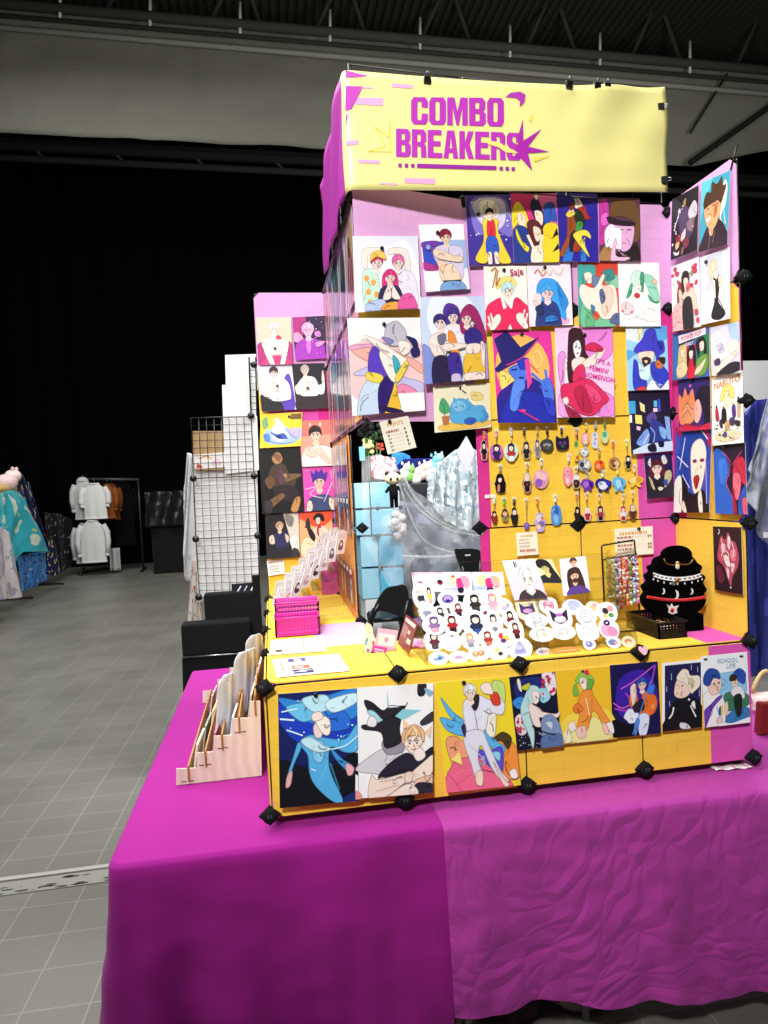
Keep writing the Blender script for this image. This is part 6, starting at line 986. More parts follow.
for tl, tr, bl, lb, bg, art, off in (((190, 46), (290, 48), (245, 168), 'yellow portrait card of a black-haired person, middle of the right rack', 'e8e0b0', ['s 1d1a1e 4,30 20,4 50,0 76,10 86,40 100,90 70,100 60,60'] + bust(44, 40, 44, 'd8cc78', '1d1a1e', '22222a', asp=.85) , .010),
        ((330, 48), (464, 30), (350, 236), 'portrait card of a bearded long-haired man at the rack top right', 'f6e4f0', bust(50, 14, 22, 'e8b898', '5a3428', None, asp=.75) + ['s 3a2420 22,40 34,30 60,28 74,44 84,84 70,92 30,92 20,70', 's 5a3a8a 24,84 50,78 80,84 96,102 16,102'] + bust(48, 52, 30, 'ecc0a0', '3a2420', None, asp=.75) + ['s 4a2c24 38,62 50,58 58,62 54,70 44,70'], .013),
        ((36, 55), (200, 45), (100, 258), 'pale portrait card of a white-haired person at the rack top left', 'fbf4f6', ['s f4d0e0 0,50 100,60 100,102 0,102'] + bust(58, 50, 46, 'fdeee4', 'f4f0ee', '3a2c34', asp=.75, sh=.7) + ['l 8a8488 .8 38,36 46,22 60,18 76,30', 'r 2a2428 30,4,34,20', 'r 2a2428 36,6,39,18'], .016)):
    mb, P, n, w_, h_ = sheet(P1, c8(*tl), c8(*tr), c8(*bl), bg, art, off, 0); tag(mb.build('portrait_card', 'paper'), lb, 'card', 'portrait cards in the right rack')
S2 = [(165, 300, 120, 115, 'cat', 'fbf2cc', ['p 5a3c7c 20,24 36,40 62,40 78,24 82,66 50,82 18,66', 'e d8a0c8 50,60,20,10'], 'cream sticker with a purple pointed-eared head'),
 (275, 285, 105, 100, 'blob', 'fdf4f8', ['e e89ab4 50,50,28,28', 'l b84a70 3 34,50 66,50', 'e f8d0dc 50,36,16,10'], 'white sticker with a pink round shape, second from left'),
 (398, 290, 115, 90, 'blob', 'eeecf8', ['e c8c8ec 56,46,30,26'], 'plain pale lilac sticker at the back of the right rack'),
 (506, 300, 90, 85, 'blob', 'fbf2dc', ['e f0cc8a 46,44,20,20', 'e e8a8b8 60,30,12,12'], 'cream and pink sticker at the back of the right rack'),
 (210, 362, 130, 90, 'blob', 'fbfafc', ['l b8b0b8 2 30,40 50,30 70,44', 'e d8d0d4 50,60,16,12'], 'white sticker with faint grey lines on the left'),
 (330, 340, 135, 120, 'cat', 'f8eef6', ['p 3a2c44 16,20 36,38 64,38 84,20 80,66 50,84 20,66', 'e f0e4f0 50,62,22,14', 'e b070b8 50,44,14,7'], 'white and black sticker with a pointed-eared head'),
 (466, 340, 115, 115, 'blob', 'f2f4f4', ['l 7a8488 2 24,50 40,26 62,26 78,50 62,74 38,74 24,50', 'l 8a9498 2 36,50 64,50', 'l 8a9498 2 40,38 60,38'], 'white sticker with a round grey line drawing'),
 (578, 318, 115, 115, 'blob', 'fbf4f2', ['e 3a3438 40,44,14,14', 'e e8a0a8 64,36,14,14', 'e 5a9a5a 60,64,12,10', 'e e8d070 34,66,10,10'], 'white sticker with dark, pink and green spots'),
 (242, 430, 140, 88, 'blob', 'fdfbf6', ['l c8a860 5 34,70 28,44 44,24 64,28', 'e e8dcc0 60,56,14,14'], 'white sticker with a gold crescent, front left'),
 (352, 420, 140, 84, 'blob', 'fbf8f4', ['l 4a4448 3 30,40 50,30 66,44 60,66', 'e d8ccc0 40,60,12,12'], 'white sticker with a dark curve, front middle'),
 (474, 416, 118, 95, 'cat', 'fafafc', ['l 7a8088 2.5 28,76 32,40 50,26 68,40 72,76'], 'white house-shaped sticker with a thin outline, front'),
 (582, 402, 118, 120, 'blob', 'f8e4f0', ['e f0a8cc 40,56,26,26', 'e e890b8 62,64,22,22', 'e 3a1c5c 48,26,14,12', 'e f8f0f8 48,26,5,4'], 'pink flower sticker with a dark purple centre'),
 (482, 482, 74, 62, 'blob', 'ece8f8', ['e 8a88d0 50,50,24,26', 'e e8e8f8 46,44,8,9'], 'small lilac sticker on the front ledge'),
 (606, 472, 86, 66, 'blob', 'dfe6f4', ['e 7a8ac0 46,50,26,24', 'e e8a0b0 64,56,12,12'], 'small blue sticker on the front ledge'),
 (684, 470, 76, 62, 'blob', 'f6d8b8', ['e d8884c 48,46,24,22', 'e f8ecdc 50,56,12,10'], 'small orange sticker at the right end of the front ledge'),
 (366, 516, 150, 40, 'pill', 'e8944c', ['l f8dcb4 6 16,50 84,46', 'l c86a2c 4 20,70 80,66'], 'orange name tag sticker lying at the rack front'),
 (246, 520, 80, 46, 'blob', 'd8c8c8', ['e 8a7a9c 40,50,20,20', 'e d8a08a 66,50,16,18'], 'small grey and tan sticker at the rack front left')]
for i, (x, y, w_, h_, kd, bg, art, lb) in enumerate(S2): st_(*c8(x, y), w_ / 5.12, h_ / 5.12, art, lb, .004 + .0022 * (i // 4) + .0009 * (i % 4), i + 50, bg, kd, P1, 'die-cut stickers in the right rack')

# ------------------------------------------------------------------ wire rack of beaded straps
PK2 = YP(.29); c6 = lambda x, y: (590 + x / 4.315, 520 + y / 4.315)
e = empty('strap_rack', PK2.hit(620, 622), 'black wire rack hung with beaded phone straps', 'rack')
mb = MB(); tl, tr = PK2.hit(*c6(50, 115)), PK2.hit(*c6(192, 90)); bl, br = V((tl.x + .004, .29, CT + .011)), V((tr.x + .012, .29, CT + .011))
mb.tube([bl, tl, tl + V((.004, 0, .004)), tr + V((-.004, 0, .003)), tr, br], .003, '121214', 7); mb.build('wire_frame', 'plastic', e)
mb = MB(); mb.tube([PK2.hit(*c6(54, 172)), PK2.hit(*c6(196, 150))], .0025, '121214', 6); mb.build('crossbar', 'plastic', e)
mb = MB(); mb.tube([bl, bl + V((0, -.08, 0)), br + V((0, -.08, 0)), br], .003, '121214', 6); mb.build('foot', 'plastic', e)
g = random.Random(9); fam = [('green', ['6aa84a', 'a8d080', 'f0e8c8', '3a7a3a']), ('pink', ['e87aa0', 'f4b0c8', 'f8f0f0', 'c83a6a']), ('red', ['c8323c', 'f0d8d0', 'e87a5a', '8a2430']), ('blue', ['5a90c8', 'c8dcf0', 'f0f0f0', '3a3c7a']), ('amber', ['d89a4a', 'f0d8a0', '8a5a30', 'f4f0e0'])]
for i in range(18):
    t = (i % 9 + .5) / 9; nm, cs = fam[(0, 0, 4, 3, 2, 1, 1, 2, 3)[i % 9] if i < 9 else (i * 3) % 5]; lay = -.012 - .012 * (i // 9)
    a = PK2.hit(*c6(60 + 134 * t, 168 - 20 * t)) + Y1 * lay; ln = (.115, .15)[i // 9] + .02 * g.random(); mb = MB(); b = a - Z1 * ln
    b.z = max(b.z, CT + .02); mb.tube([a, b], .0008, 'd8d0c8', 4); z = 0.006
    mb.tube([a + V((0, .012, .004)), a + V((0, 0, .006)), a], .0012, '141416', 5)
    while z < (a - b).length - .004:
        r = g.uniform(.0032, .006); mb.ell(a - Z1 * z + X1 * g.uniform(-.001, .001), r, r, r, g.choice(cs), 7, 5); z += r * 1.8
    mb.ell(b, .008, .005, .009, g.choice(cs), 8, 5)
    tag(mb.build('beaded_strap', 'gloss'), '%s beaded strap hanging on the black wire rack' % nm, 'strap', '%s beaded straps' % nm)
# ------------------------------------------------------------------ black velvet necklace stand
PV = Pl((0, .17, CT), X1, V((0, .12, 1)))
e = empty('necklace_stand', V((1.37, .215, CT + .007)), 'black velvet necklace stand with scalloped sides', 'stand')
body = [(300, 165), (290, 190), (270, 200), (276, 222), (256, 238), (266, 264), (244, 284), (254, 310), (242, 334), (250, 370), (288, 404), (335, 418), (380, 421), (430, 414), (482, 384), (502, 345), (492, 322), (505, 300), (489, 272), (499, 246), (478, 226), (485, 202), (463, 184), (450, 165), (420, 150), (340, 150)]
def slab(pts, pl, o0, o1, col, kind, name, par, bev=.004):
    tri = tessellate_polygon([[V((x, -y, 0)) for x, y in pts]]); f = [pl.hit(*c6(*p), o1) for p in pts]; b = [q - pl.n * (o1 - o0) for q in f]; m = len(pts)
    fx = lambda t: tuple(t) if (f[t[1]] - f[t[0]]).cross(f[t[2]] - f[t[0]]).dot(pl.n) > 0 else tuple(t[::-1]); cc = -1 if (sum((x2 - x1) * (y2 + y1) for (x1, y1), (x2, y2) in zip(pts, pts[1:] + pts[:1])) > 0) else 1
    mb = MB(); mb.add(f + b, [fx(t) for t in tri] + [tuple(i + m for i in fx(t)[::-1]) for t in tri] + [((i + 1) % m, i, i + m, (i + 1) % m + m) if cc < 0 else (i, (i + 1) % m, (i + 1) % m + m, i + m) for i in range(m)], col, False)
    return mb.build(name, kind, par, bevel=bev)
slab(crom(body, 3), PV, -.02, .02, '040404', 'velvet', 'bust_board', e)
slab([(380 + 63 * math.cos(q * .314), 150 + 41 * math.sin(q * .314)) for q in range(20)], PV, .012, .034, '030303', 'velvet', 'neck_oval', e)
mb = MB(); q = PV.hit(*c6(380, 420)); mb.box(q.x - .02, .15, CT + .007, q.x + .075, .21, q.z + .01, '040404'); mb.build('foot_block', 'velvet', e)
def strand(pts, r, col, kind, name, par, off=.024, n=6): mb = MB(); mb.tube([PV.hit(*c6(*p), off) for p in crom(pts, 4, False)], r, col, n); return mb.build(name, kind, par)
e1 = empty('necklace', PV.hit(*c6(380, 195)), 'thin gold chain necklace with a pearl pendant at the stand top', 'necklace'); strand([(318, 168), (330, 186), (360, 194), (378, 184), (398, 192), (430, 188), (446, 168)], .0016, 'd8b860', 'metal', 'chain', e1, .037)
mb = MB(); c = PV.hit(*c6(378, 200), .040); mb.ell(c, .008, .004, .010, 'e8e0c8', 10, 6); mb.ell(c + Z1 * .012, .006, .004, .005, 'd8b860', 8, 5); mb.build('pendant', 'gloss', e1)
e1 = empty('choker', PV.hit(*c6(378, 245)), 'white lace choker with black ribbon and a brass charm', 'choker')
mb = MB(); up = crom([(272, 226), (320, 240), (378, 246), (440, 240), (480, 228)], 6, False); lo = crom([(274, 244), (320, 258), (378, 264), (440, 258), (484, 244)], 6, False)
mb.add([PV.hit(*c6(*p), .0235) for p in up] + [PV.hit(*c6(*p), .0235) for p in lo], [(i + len(up), i + 1 + len(up), i + 1, i) for i in range(len(up) - 1)], 'f4f2f0', True)
for i in range(1, len(up) - 1, 2):
    a, b = up[i], lo[i]; mx, my = (a[0] + b[0]) / 2, (a[1] + b[1]) / 2; mb.face([PV.hit(*c6(mx + dx, my + dy), .0242) for dx, dy in ((-5, 3), (5, 3), (5, -3), (-5, -3))], '17161a')
for i in range(0, len(lo), 3): mb.ell(PV.hit(*c6(lo[i][0], lo[i][1] + 12), .026), .0028, .002, .004, 'e8e4e0', 6, 4)
mb.build('lace_band', 'paper', e1); mb = MB(); c = PV.hit(*c6(378, 262), .026); mb.ell(c, .0075, .004, .009, 'b88a4a', 10, 6); mb.ell(PV.hit(*c6(362, 274), .026), .007, .003, .007, 'a8b0a0', 8, 5); mb.build('charm', 'metal', e1)
e1 = empty('choker', PV.hit(*c6(370, 350)), 'red braided cord choker with a silver star pendant', 'choker')
for s in (0, 1): mb = MB(); mb.tube([PV.hit(*c6(246 + 254 * t, 332 + 14 * math.sin(t * 3.14) + 5 * math.sin(t * 60 + s * 3.14)), .025 + .002 * math.cos(t * 60 + s * 3.14)) for t in [k_ / 60 for k_ in range(61)]], .0024, 'd02c30', 6); mb.build('cord', 'plastic', e1)
slab([(332, 364), (346, 374), (354, 360), (362, 374), (384, 368), (374, 386), (378, 400), (356, 408), (340, 400), (342, 384)], PV, .022, .026, 'd8d4cc', 'gloss', 'star_pendant', e1, .0005); mb = MB(); mb.ell(PV.hit(*c6(355, 390), .027), .0075, .003, .0075, 'c01c2c', 10, 6); mb.build('red_stone', 'gloss', e1)
for (x, y), lb, s in (((318, 307), 'tiny silver moon charm, left on the velvet stand', 1), ((374, 322), 'silver crescent charm in the middle of the velvet stand', 1.5), ((440, 308), 'tiny silver moon charm, right on the velvet stand', 1)):
    o = slab([(x + s * a, y + s * b) for a, b in ((-3, -14), (5, -9), (7, 2), (3, 12), (-7, 14), (0, 8), (1, 0), (-1, -8))], PV, .021, .024, 'e0dcd8', 'gloss', 'silver_charm', None, .0004); tag(o, lb, 'charm', 'silver charms on the velvet stand')
o = slab([(400, 412), (446, 410), (440, 424), (420, 436), (424, 450), (404, 432)], PV, .021, .023, 'c8242c', 'cloth', 'ribbon', None, .0003); tag(o, 'red ribbon end at the foot of the velvet stand', 'ribbon')
basket(1.228, .085, CT + .007, .098, .20, .052, '121214', 'small black slatted plastic basket before the velvet stand', nx=9)
g = random.Random(4)
for i in range(7):
    c = V((1.245 + .028 * (i % 3), .12 + .055 * (i // 3), CT + .032)); mb = MB(); mb.ell(c, .016, .019, .010, ['f4a8b8', 'f8f0ee', 'e8707c', 'f4c8d0', '6a2c34', 'f0e4dc', 'e88a9a'][i], 10, 6); mb.tube([c + V((.016, 0, .006)), c + V((.022, .01, .012)), c + V((.012, .018, .011))], .0022, 'd8b060', 5)
    tag(mb.build('trinket', 'gloss'), ['pink', 'white', 'coral', 'pale pink', 'dark maroon', 'cream', 'rose'][i] + ' trinket inside the small black basket', 'trinket', 'trinkets in the black basket')

# ------------------------------------------------------------------ stepped wooden rack with booklets
e = empty('stepped_rack', (-.15, .7, TT + .002), 'pale wooden stepped rack holding booklets on the magenta cloth', 'rack'); PWD = YP(.348)
wv = lambda x, y: (lambda q: (q[0] - .008, q[1]))(PWD.ab(160 + x / 4.657, 600 + y / 4.657))
prof = [(88, 868), (88, 786), (182, 782), (184, 712), (260, 706), (262, 634), (346, 628), (348, 552), (430, 548), (432, 472), (478, 470), (486, 826)]
ab = [wv(*p) for p in prof]; zb = TT + .003; ab = [(a, max(zb, b) if i not in (0, len(ab) - 1) else zb) for i, (a, b) in enumerate(ab)]
for y, nm in ((.348, 'front_panel'), (1.20, 'rear_panel')):
    mb = MB(); tri = tessellate_polygon([[V((a, b, 0)) for a, b in ab]]); f = [V((a, y, b)) for a, b in ab]; b_ = [p + Y1 * .005 for p in f]; m = len(f)
    fx = lambda t: tuple(t) if (f[t[1]] - f[t[0]]).cross(f[t[2]] - f[t[0]]).y < 0 else tuple(t[::-1])
    mb.add(f + b_, [fx(t) for t in tri] + [tuple(i + m for i in fx(t)[::-1]) for t in tri] + [((i + 1) % m, i, i + m, (i + 1) % m + m) for i in range(m)], 'e6d8c6', False)
    for px, py in ((125, 846), (158, 842), (206, 770), (240, 766), (290, 692), (320, 688), (372, 618), (402, 614)):
        a, b = wv(px, py); mb.obox(V((a - .008, y - .0006, b)), X1 * .015, Z1 * .003, -Y1 * .0006, '4a3424')
    mb.build(nm, 'wood', e, bevel=.0006)
dx = [(wv(100, 0)[0], ab[1][1] + .004), (wv(184, 0)[0], ab[2][1] + .0), (wv(266, 0)[0], ab[4][1]), (wv(350, 0)[0], ab[6][1]), (wv(430, 0)[0], ab[8][1])]
hs = [ab[1][1], ab[3][1] + .068, ab[5][1] + .066, ab[7][1] + .066, ab[9][1] + .068]; hs = [ab[1][1], ab[4][1], ab[6][1], ab[8][1], ab[10][1]]
for i, ((x, _q), z) in enumerate(zip(dx, hs)): mb = MB(); mb.box(x - .004, .340, max(zb, z - .042), x + .001, .356, z + (.02 if i == 4 else .008), 'a8743c'); mb.box(x - .004, .356, zb, x + .001, 1.195, z + (.02 if i == 4 else .008), 'b98a56'); mb.build('divider', 'wood', e)
mb = MB(); xr = wv(478, 0)[0]
for j in range(5): y0 = .36 + .17 * j; mb.box(xr - .006, y0, zb, xr - .001, y0 + .15, ab[10][1] + .01 + .05 * j / 4, 'c48a4a')
for j in range(5): pass
mb.build('back_board', 'wood', e)
g = random.Random(8); bi = 0
cols = ['f2eadc', 'd8b8c8', 'e8c85a', 'b88a4a', 'd0c0b0', '9ab0a0', 'c87a9a', 'f4f0ea', '8a6a4a', 'd8d0e0', 'f0d8a0', '7a5a8a', 'e4e4ec', 'c0a8b8']
for i in range(4):
    x = dx[i][0]; z = zb + .002; hh = hs[i] - zb
    for j in range(4):
        y = .37 + j * .19 + g.uniform(0, .02); H = (.105, .135, .17, .20)[i] + g.uniform(-.012, .012); tl = .16; b = V((x + .005 + .010 * (j % 3), y, z + (0, .012, .03, .06)[i])); up = V((math.sin(tl), 0, math.cos(tl))); ac = V((.05, 1, 0)).normalized(); nn = V((-math.cos(tl), 0, math.sin(tl)))
        mb = MB(); c = cols[(bi * 5) % 14]; mb.obox(b, ac * .15, up * H, nn * -.006, c); P = lambda a, q, o=0: b + ac * .15 * (1 - a / 100) + up * H * (1 - q / 100) + nn * (.0004 + o)
        draw(mb, P, .15, H, ['r %s 8,8,92,34' % cols[(bi * 3 + 2) % 14], 's %s 20,90 30,50 50,40 74,54 84,92' % cols[(bi * 7 + 5) % 14], 'e %s 50,46,12,9' % 'f4dccc'])
        tag(mb.build('booklet', 'paper'), 'thin booklet in the %s tier of the wooden rack' % ('lowest', 'second', 'third', 'top')[i], 'booklet', 'booklets in the %s tier' % ('lowest', 'second', 'third', 'top')[i]); bi += 1
def sleeve(x, y, z, H, wd, lean, label, seed):
    mb = MB(); 
    def fn(u, v):
        t = v; r = min(1, (1 - t) / .16); hw = wd / 2 * (1 - (1 - r) ** 2 * .55 if r < 1 else 1)
        q = (u - .5) * 2 * hw; return V((x + lean * t * H + .012 * math.sin(u * 3.1) + .6 * q, y + .8 * q, z + H * t))
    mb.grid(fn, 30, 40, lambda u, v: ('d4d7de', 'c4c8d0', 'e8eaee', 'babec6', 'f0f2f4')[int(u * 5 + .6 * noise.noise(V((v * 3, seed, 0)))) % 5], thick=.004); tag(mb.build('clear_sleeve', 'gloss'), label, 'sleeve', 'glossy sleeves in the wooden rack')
q = PWD.hit(219, 662)
sleeve(-.165, .50, TT + .085, .225, .085, .12, 'tall glossy grey sleeve standing nearest in the wooden rack', 1); sleeve(-.115, .66, TT + .11, .235, .09, .10, 'tall glossy grey sleeve behind the nearest one', 4)
sleeve(-.085, .72, TT + .13, .21, .10, .08, 'glossy grey sleeve close to the wooden back board', 6); sleeve(-.07, .92, TT + .15, .20, .11, .08, 'farthest glossy grey sleeve in the wooden rack', 8)

# ------------------------------------------------------------------ background helpers
def poly_at(pts, t):
    L_ = [0]
    for a, b in zip(pts, pts[1:]): L_.append(L_[-1] + math.hypot(b[0] - a[0], b[1] - a[1]))
    d = t * L_[-1]
    for i in range(len(pts) - 1):
        if d <= L_[i + 1] + 1e-9:
            q = (d - L_[i]) / max(1e-9, L_[i + 1] - L_[i]); return (pts[i][0] + (pts[i + 1][0] - pts[i][0]) * q, pts[i][1] + (pts[i + 1][1] - pts[i][1]) * q)
    return pts[-1]
def hang(pl, top_, bot_, col, kind, name, label, cat, group=None, nu=40, nv=24, amp=.05, fr=9, off=0, seed=0, pat=(), thick=.004, parent=None):
    def fn(u, v):
        a, b = poly_at(top_, u), poly_at(bot_, u); px, py = a[0] + (b[0] - a[0]) * v, a[1] + (b[1] - a[1]) * v
        n = amp * (.3 + .7 * v) * (math.sin(u * fr * 2 + seed + 1.5 * math.sin(v * 2 + seed)) * .6 + noise.noise(V((u * fr, v * 2.5, seed))) * .9)
        return pl.hit(px, py, off) + pl.n * n
    def cf(u, v):
        for i, (c, sc, th) in enumerate(pat):
            if noise.noise(V((u * sc * 1.6, v * sc, seed + 3.7 * i))) > th: return c
        return col
    mb = MB(); mb.grid(fn, nu, nv, cf, thick=thick); o = mb.build(name, kind, parent)
    return tag(o, label, cat, group) if label else o
def shirt(pl, px, py, w_, h_, col, label, name='shirt', hood=False, off=0, sl=.75, group='garments on the far rail', trim=None):
    """garment hanging from a hanger; px,py = top of the collar in the photo, w_,h_ metres"""
    o = pl.hit(px, py, off); e = empty(name, o, label, 'clothes', group); u, v, n = pl.u, pl.v, pl.n
    mb = MB()
    def body(a, b):
        z = -h_ * b; half = w_ * (.20 + .30 * min(1, b / .14)) if b < .14 else w_ * (.5 + .05 * b); th = .055 + .02 * math.sin(b * 3)
        q = a * 2 * math.pi; f = .012 * math.sin(q * 7) * b
        return o + u * (half * math.cos(q)) + n * ((th + f) * math.sin(q)) + v * (z + .03 * abs(math.cos(q)) * (b < .02))
    mb.grid(body, 40, 16, col); mb.build('body', 'knit', e)
    for s in (-1, 1):
        mb = MB(); mb.tube([o + u * s * w_ * .46 - v * h_ * .10, o + u * s * w_ * .62 - v * h_ * .28, o + u * s * w_ * .66 - v * h_ * .52 + n * .02, o + u * s * w_ * .60 - v * h_ * sl + n * .03], [.06, .062, .055, .045], col, 10); mb.tube([o + u * s * w_ * .60 - v * h_ * sl + n * .03, o + u * s * w_ * .595 - v * (h_ * sl + .06) + n * .03], .042, trim or col, 10); mb.build('sleeve', 'knit', e)
    mb = MB(); mb.tube([o + u * w_ * .54 * math.cos(q) + n * .065 * math.sin(q) - v * h_ for q in [k_ * .39 for k_ in range(16)]], .02, trim or col, 6, closed=True); mb.build('hem', 'knit', e)
    mb = MB(); mb.tube([o + u * w_ * .2 * math.cos(q) + n * .055 * math.sin(q) + v * (.0) for q in [k_ * .39 for k_ in range(16)]], .022, trim or col, 6, closed=True); mb.build('collar', 'knit', e)
    if hood: mb = MB(); mb.ell(o - v * .02 - n * .03 + u * -.02, .13, .07, .11, col, 12, 8); mb.build('hood', 'knit', e)
    mb = MB(); mb.tube([o - u * w_ * .4 - v * .08, o + v * .02, o + u * w_ * .4 - v * .08], .008, '2a2a2a', 5); mb.tube([o + v * .02, o + v * .09, o + v * .12 + n * .03], .005, '8a8a8a', 5); mb.build('hanger', 'plastic', e)
    return e
# ------------------------------------------------------------------ blanket stall at the far left
BL = XP(-4.0); BL = Pl((-4.0, 0, 0), Y1, Z1)           # faces +X, towards the aisle
GB = 'blankets and plush on the left stall'
e = empty('display_rail', (-4.6, 10.3, 0), 'dark display rail under the blankets at the far left', 'rail')
for y in (8.6, 10.2, 11.9): mb = MB(); mb.tube([(-4.5, y, 0), (-4.5, y, 1.7)], .03, '1a1a1c', 8); mb.tube([(-4.9, y, .04), (-4.02, y, .04), (-3.98, y, .01)], .03, '1a1a1c', 6); mb.build('post', 'plastic', e)
for z in (.75, 1.7): mb = MB(); mb.tube([(-4.5, 8.5, z), (-4.5, 12.0, z)], .025, '1a1a1c', 8); mb.build('bar', 'plastic', e)
hang(BL, [(-20, 497), (0, 493), (14, 490), (26, 498)], [(-20, 520), (0, 525), (14, 573), (24, 552), (48, 552)], '38b8c8', 'knit', 'blanket', 'big turquoise blanket with pale patches draped over the far left stall', 'blanket', GB, 90, 70, .07, 7, .20, 2, (('e4ecd8', 6, .34), ('5ac4d0', 4, .25), ('c8d88a', 11, .5)))
hang(BL, [(15, 474), (22, 475), (30, 486)], [(30, 530), (42, 540), (56, 576)], '14183c', 'knit', 'blanket', 'navy blanket with small coloured patches hanging behind the turquoise one', 'blanket', GB, 70, 60, .05, 6, .02, 5, (('c8503c', 9, .52), ('e8e0d8', 10, .5), ('4a78b0', 8, .48), ('d8c84a', 12, .58)))
hang(BL, [(44, 512), (60, 514), (72, 520)], [(48, 566), (56, 574), (72, 566)], '0e0f14', 'knit', 'blanket', 'black blanket with pale streaks at the right end of the blanket stall', 'blanket', GB, 70, 50, .07, 6, -.25, 8, (('b8bcc4', 14, .52), ('6a707c', 10, .45), ('8a2a3a', 13, .6)))
hang(BL, [(48, 540), (52, 540), (56, 545)], [(46, 573), (54, 576), (62, 572)], '151d4c', 'knit', 'blanket', 'short navy blanket end with a yellow figure patch near the floor', 'blanket', GB, 24, 20, .03, 4, .10, 4, (('e0c83c', 8, .42), ('e8e4e0', 9, .5)))
hang(BL, [(18, 556), (32, 553), (46, 552)], [(20, 592), (34, 587), (47, 580)], '4a8ad0', 'knit', 'blanket', 'light blue checked blanket at the bottom of the stall', 'blanket', GB, 70, 40, .04, 6, .06, 6, (('2a4a9c', 9, .3), ('c8dcf0', 12, .52), ('2a2a34', 10, .56)))
hang(BL, [(-20, 528), (0, 526), (8, 532)], [(-20, 604), (0, 600), (20, 598)], 'd8ccd0', 'knit', 'blanket', 'pale pink and white blanket hanging lowest at the picture edge', 'blanket', GB, 60, 50, .05, 6, .36, 7, (('a8a0b4', 5, .25), ('6ab0d0', 7, .42), ('c8906a', 11, .55)))
PB = BL.hit(6, 480, .1); e = empty('plush_toy', PB - Z1 * .25, 'pale pink plush lying on top of the blanket stall', 'plush', GB)
mb = MB(); mb.ell(PB - Z1 * .04, .16, .17, .13, 'e4c4c4', 16, 10); mb.build('body', 'knit', e)
mb = MB(); mb.ell(PB + V((.06, .12, .06)), .12, .12, .10, 'ecd4d2', 14, 9); mb.build('head', 'knit', e)
for dy in (-.06, .2): mb = MB(); mb.ell(PB + V((.08, .1 + dy * .6, .16)), .03, .03, .04, 'e0b8b8', 10, 6); mb.build('ear', 'knit', e)
PB = BL.hit(2, 489, .06); mb = MB(); mb.ell(PB, .14, .28, .09, 'b89a6a', 14, 9); mb.ell(PB + V((.06, .24, .0)), .07, .1, .08, 'c8ac7c', 12, 8); tag(mb.build('plush_toy', 'knit'), 'tan plush squeezed between the pink plush and turquoise blanket', 'plush', GB)
# ------------------------------------------------------------------ clothes rail against the black drape
CR_ = YP(13.5)
e = empty('clothes_rail', CR_.hit(105, 566) * 1, 'black clothes rail with white tops in front of the dark drape', 'rail'); e.location.z = 0
mb = MB(); mb.tube([CR_.hit(77, 479), CR_.hit(139, 479.5)], .03, '3a3a3c', 8); mb.build('top_bar', 'plastic', e)
for px in (78, 138): mb = MB(); p = CR_.hit(px, 479); mb.tube([p, V((p.x, p.y, .03))], .025, '1c1c1e', 8); mb.tube([V((p.x, p.y - .3, .03)), V((p.x, p.y + .3, .03))], .025, '1c1c1e', 8); mb.build('upright', 'plastic', e)
shirt(CR_, 94, 484, .42, .72, 'e2e2e0', 'white top on a hanger, front of the upper row on the far rail', off=.34, sl=.6)
shirt(CR_, 83, 481, .36, .80, 'c4c6c4', 'pale grey hooded top hanging behind the white one at left', hood=True, off=.14)
shirt(CR_, 92, 521, .46, .86, 'd6d6d4', 'white sweatshirt hanging low at the bottom of the far rail', off=.34, sl=.8)
shirt(CR_, 84, 524, .36, .82, 'bdbfbd', 'grey-white sweatshirt at the lower left of the far rail', off=.14, sl=.85)
shirt(CR_, 107, 485, .26, .70, '8a4e22', 'rust brown top on the far rail, right of the white one', off=.15, sl=.7)
shirt(CR_, 112, 485, .24, .74, '6e3c1a', 'darker brown top at the right end of the coloured tops', off=-.12, sl=.7)
shirt(CR_, 122, 483, .40, 1.35, '0c0c0e', 'long black garment at the right end of the far rail', off=-.28, sl=.5)
mb = MB(); p = CR_.hit(115, 562, .1); mb.grid(lambda u, v: p + V((.22 * (u - .5), .05 * math.sin(u * 9), .30 - .48 * v)), 10, 8, 'a8aaa8', thick=.02); tag(mb.build('folded_garment', 'knit'), 'small pale garment hem near the floor right of the sweatshirt', 'clothes')
# ------------------------------------------------------------------ black covered stand beside the rail
CB = YP(12.6)
a, b = CB.hit(144, 492), CB.hit(186, 492); zt_ = a.z; zb_ = CB.hit(150, 527).z
mb = MB(); mb.grid(lambda u, v: V((a.x + (b.x - a.x) * u, 12.6 + .06 * math.sin(u * 12 + v * 3) + .03 * noise.noise(V((u * 8, v * 6, 1))), zt_ - (zt_ - zb_) * v)), 30, 14, '17181a', thick=.03)
mb.grid(lambda u, v: V((a.x + (b.x - a.x) * u, 12.6 + .9 * v, zt_ + .02 * math.sin(u * 9))), 20, 6, '17181a'); ob = mb.build('cover_sheet', 'tarp'); tag(ob, 'black plastic cover thrown over the stand beside the far rail', 'cover')
mb = MB(); mb.box(a.x + .08, 12.68, 0, b.x - .04, 13.4, zb_ + .1, '0f1011'); mb.box(a.x + .4, 12.70, zb_ + .1, b.x - .1, 13.3, zt_ - .03, '0f1011'); tag(mb.build('draped_stand', 'cloth', bevel=.02), 'black cloth-covered stand on the tiles beside the far rail', 'stand')
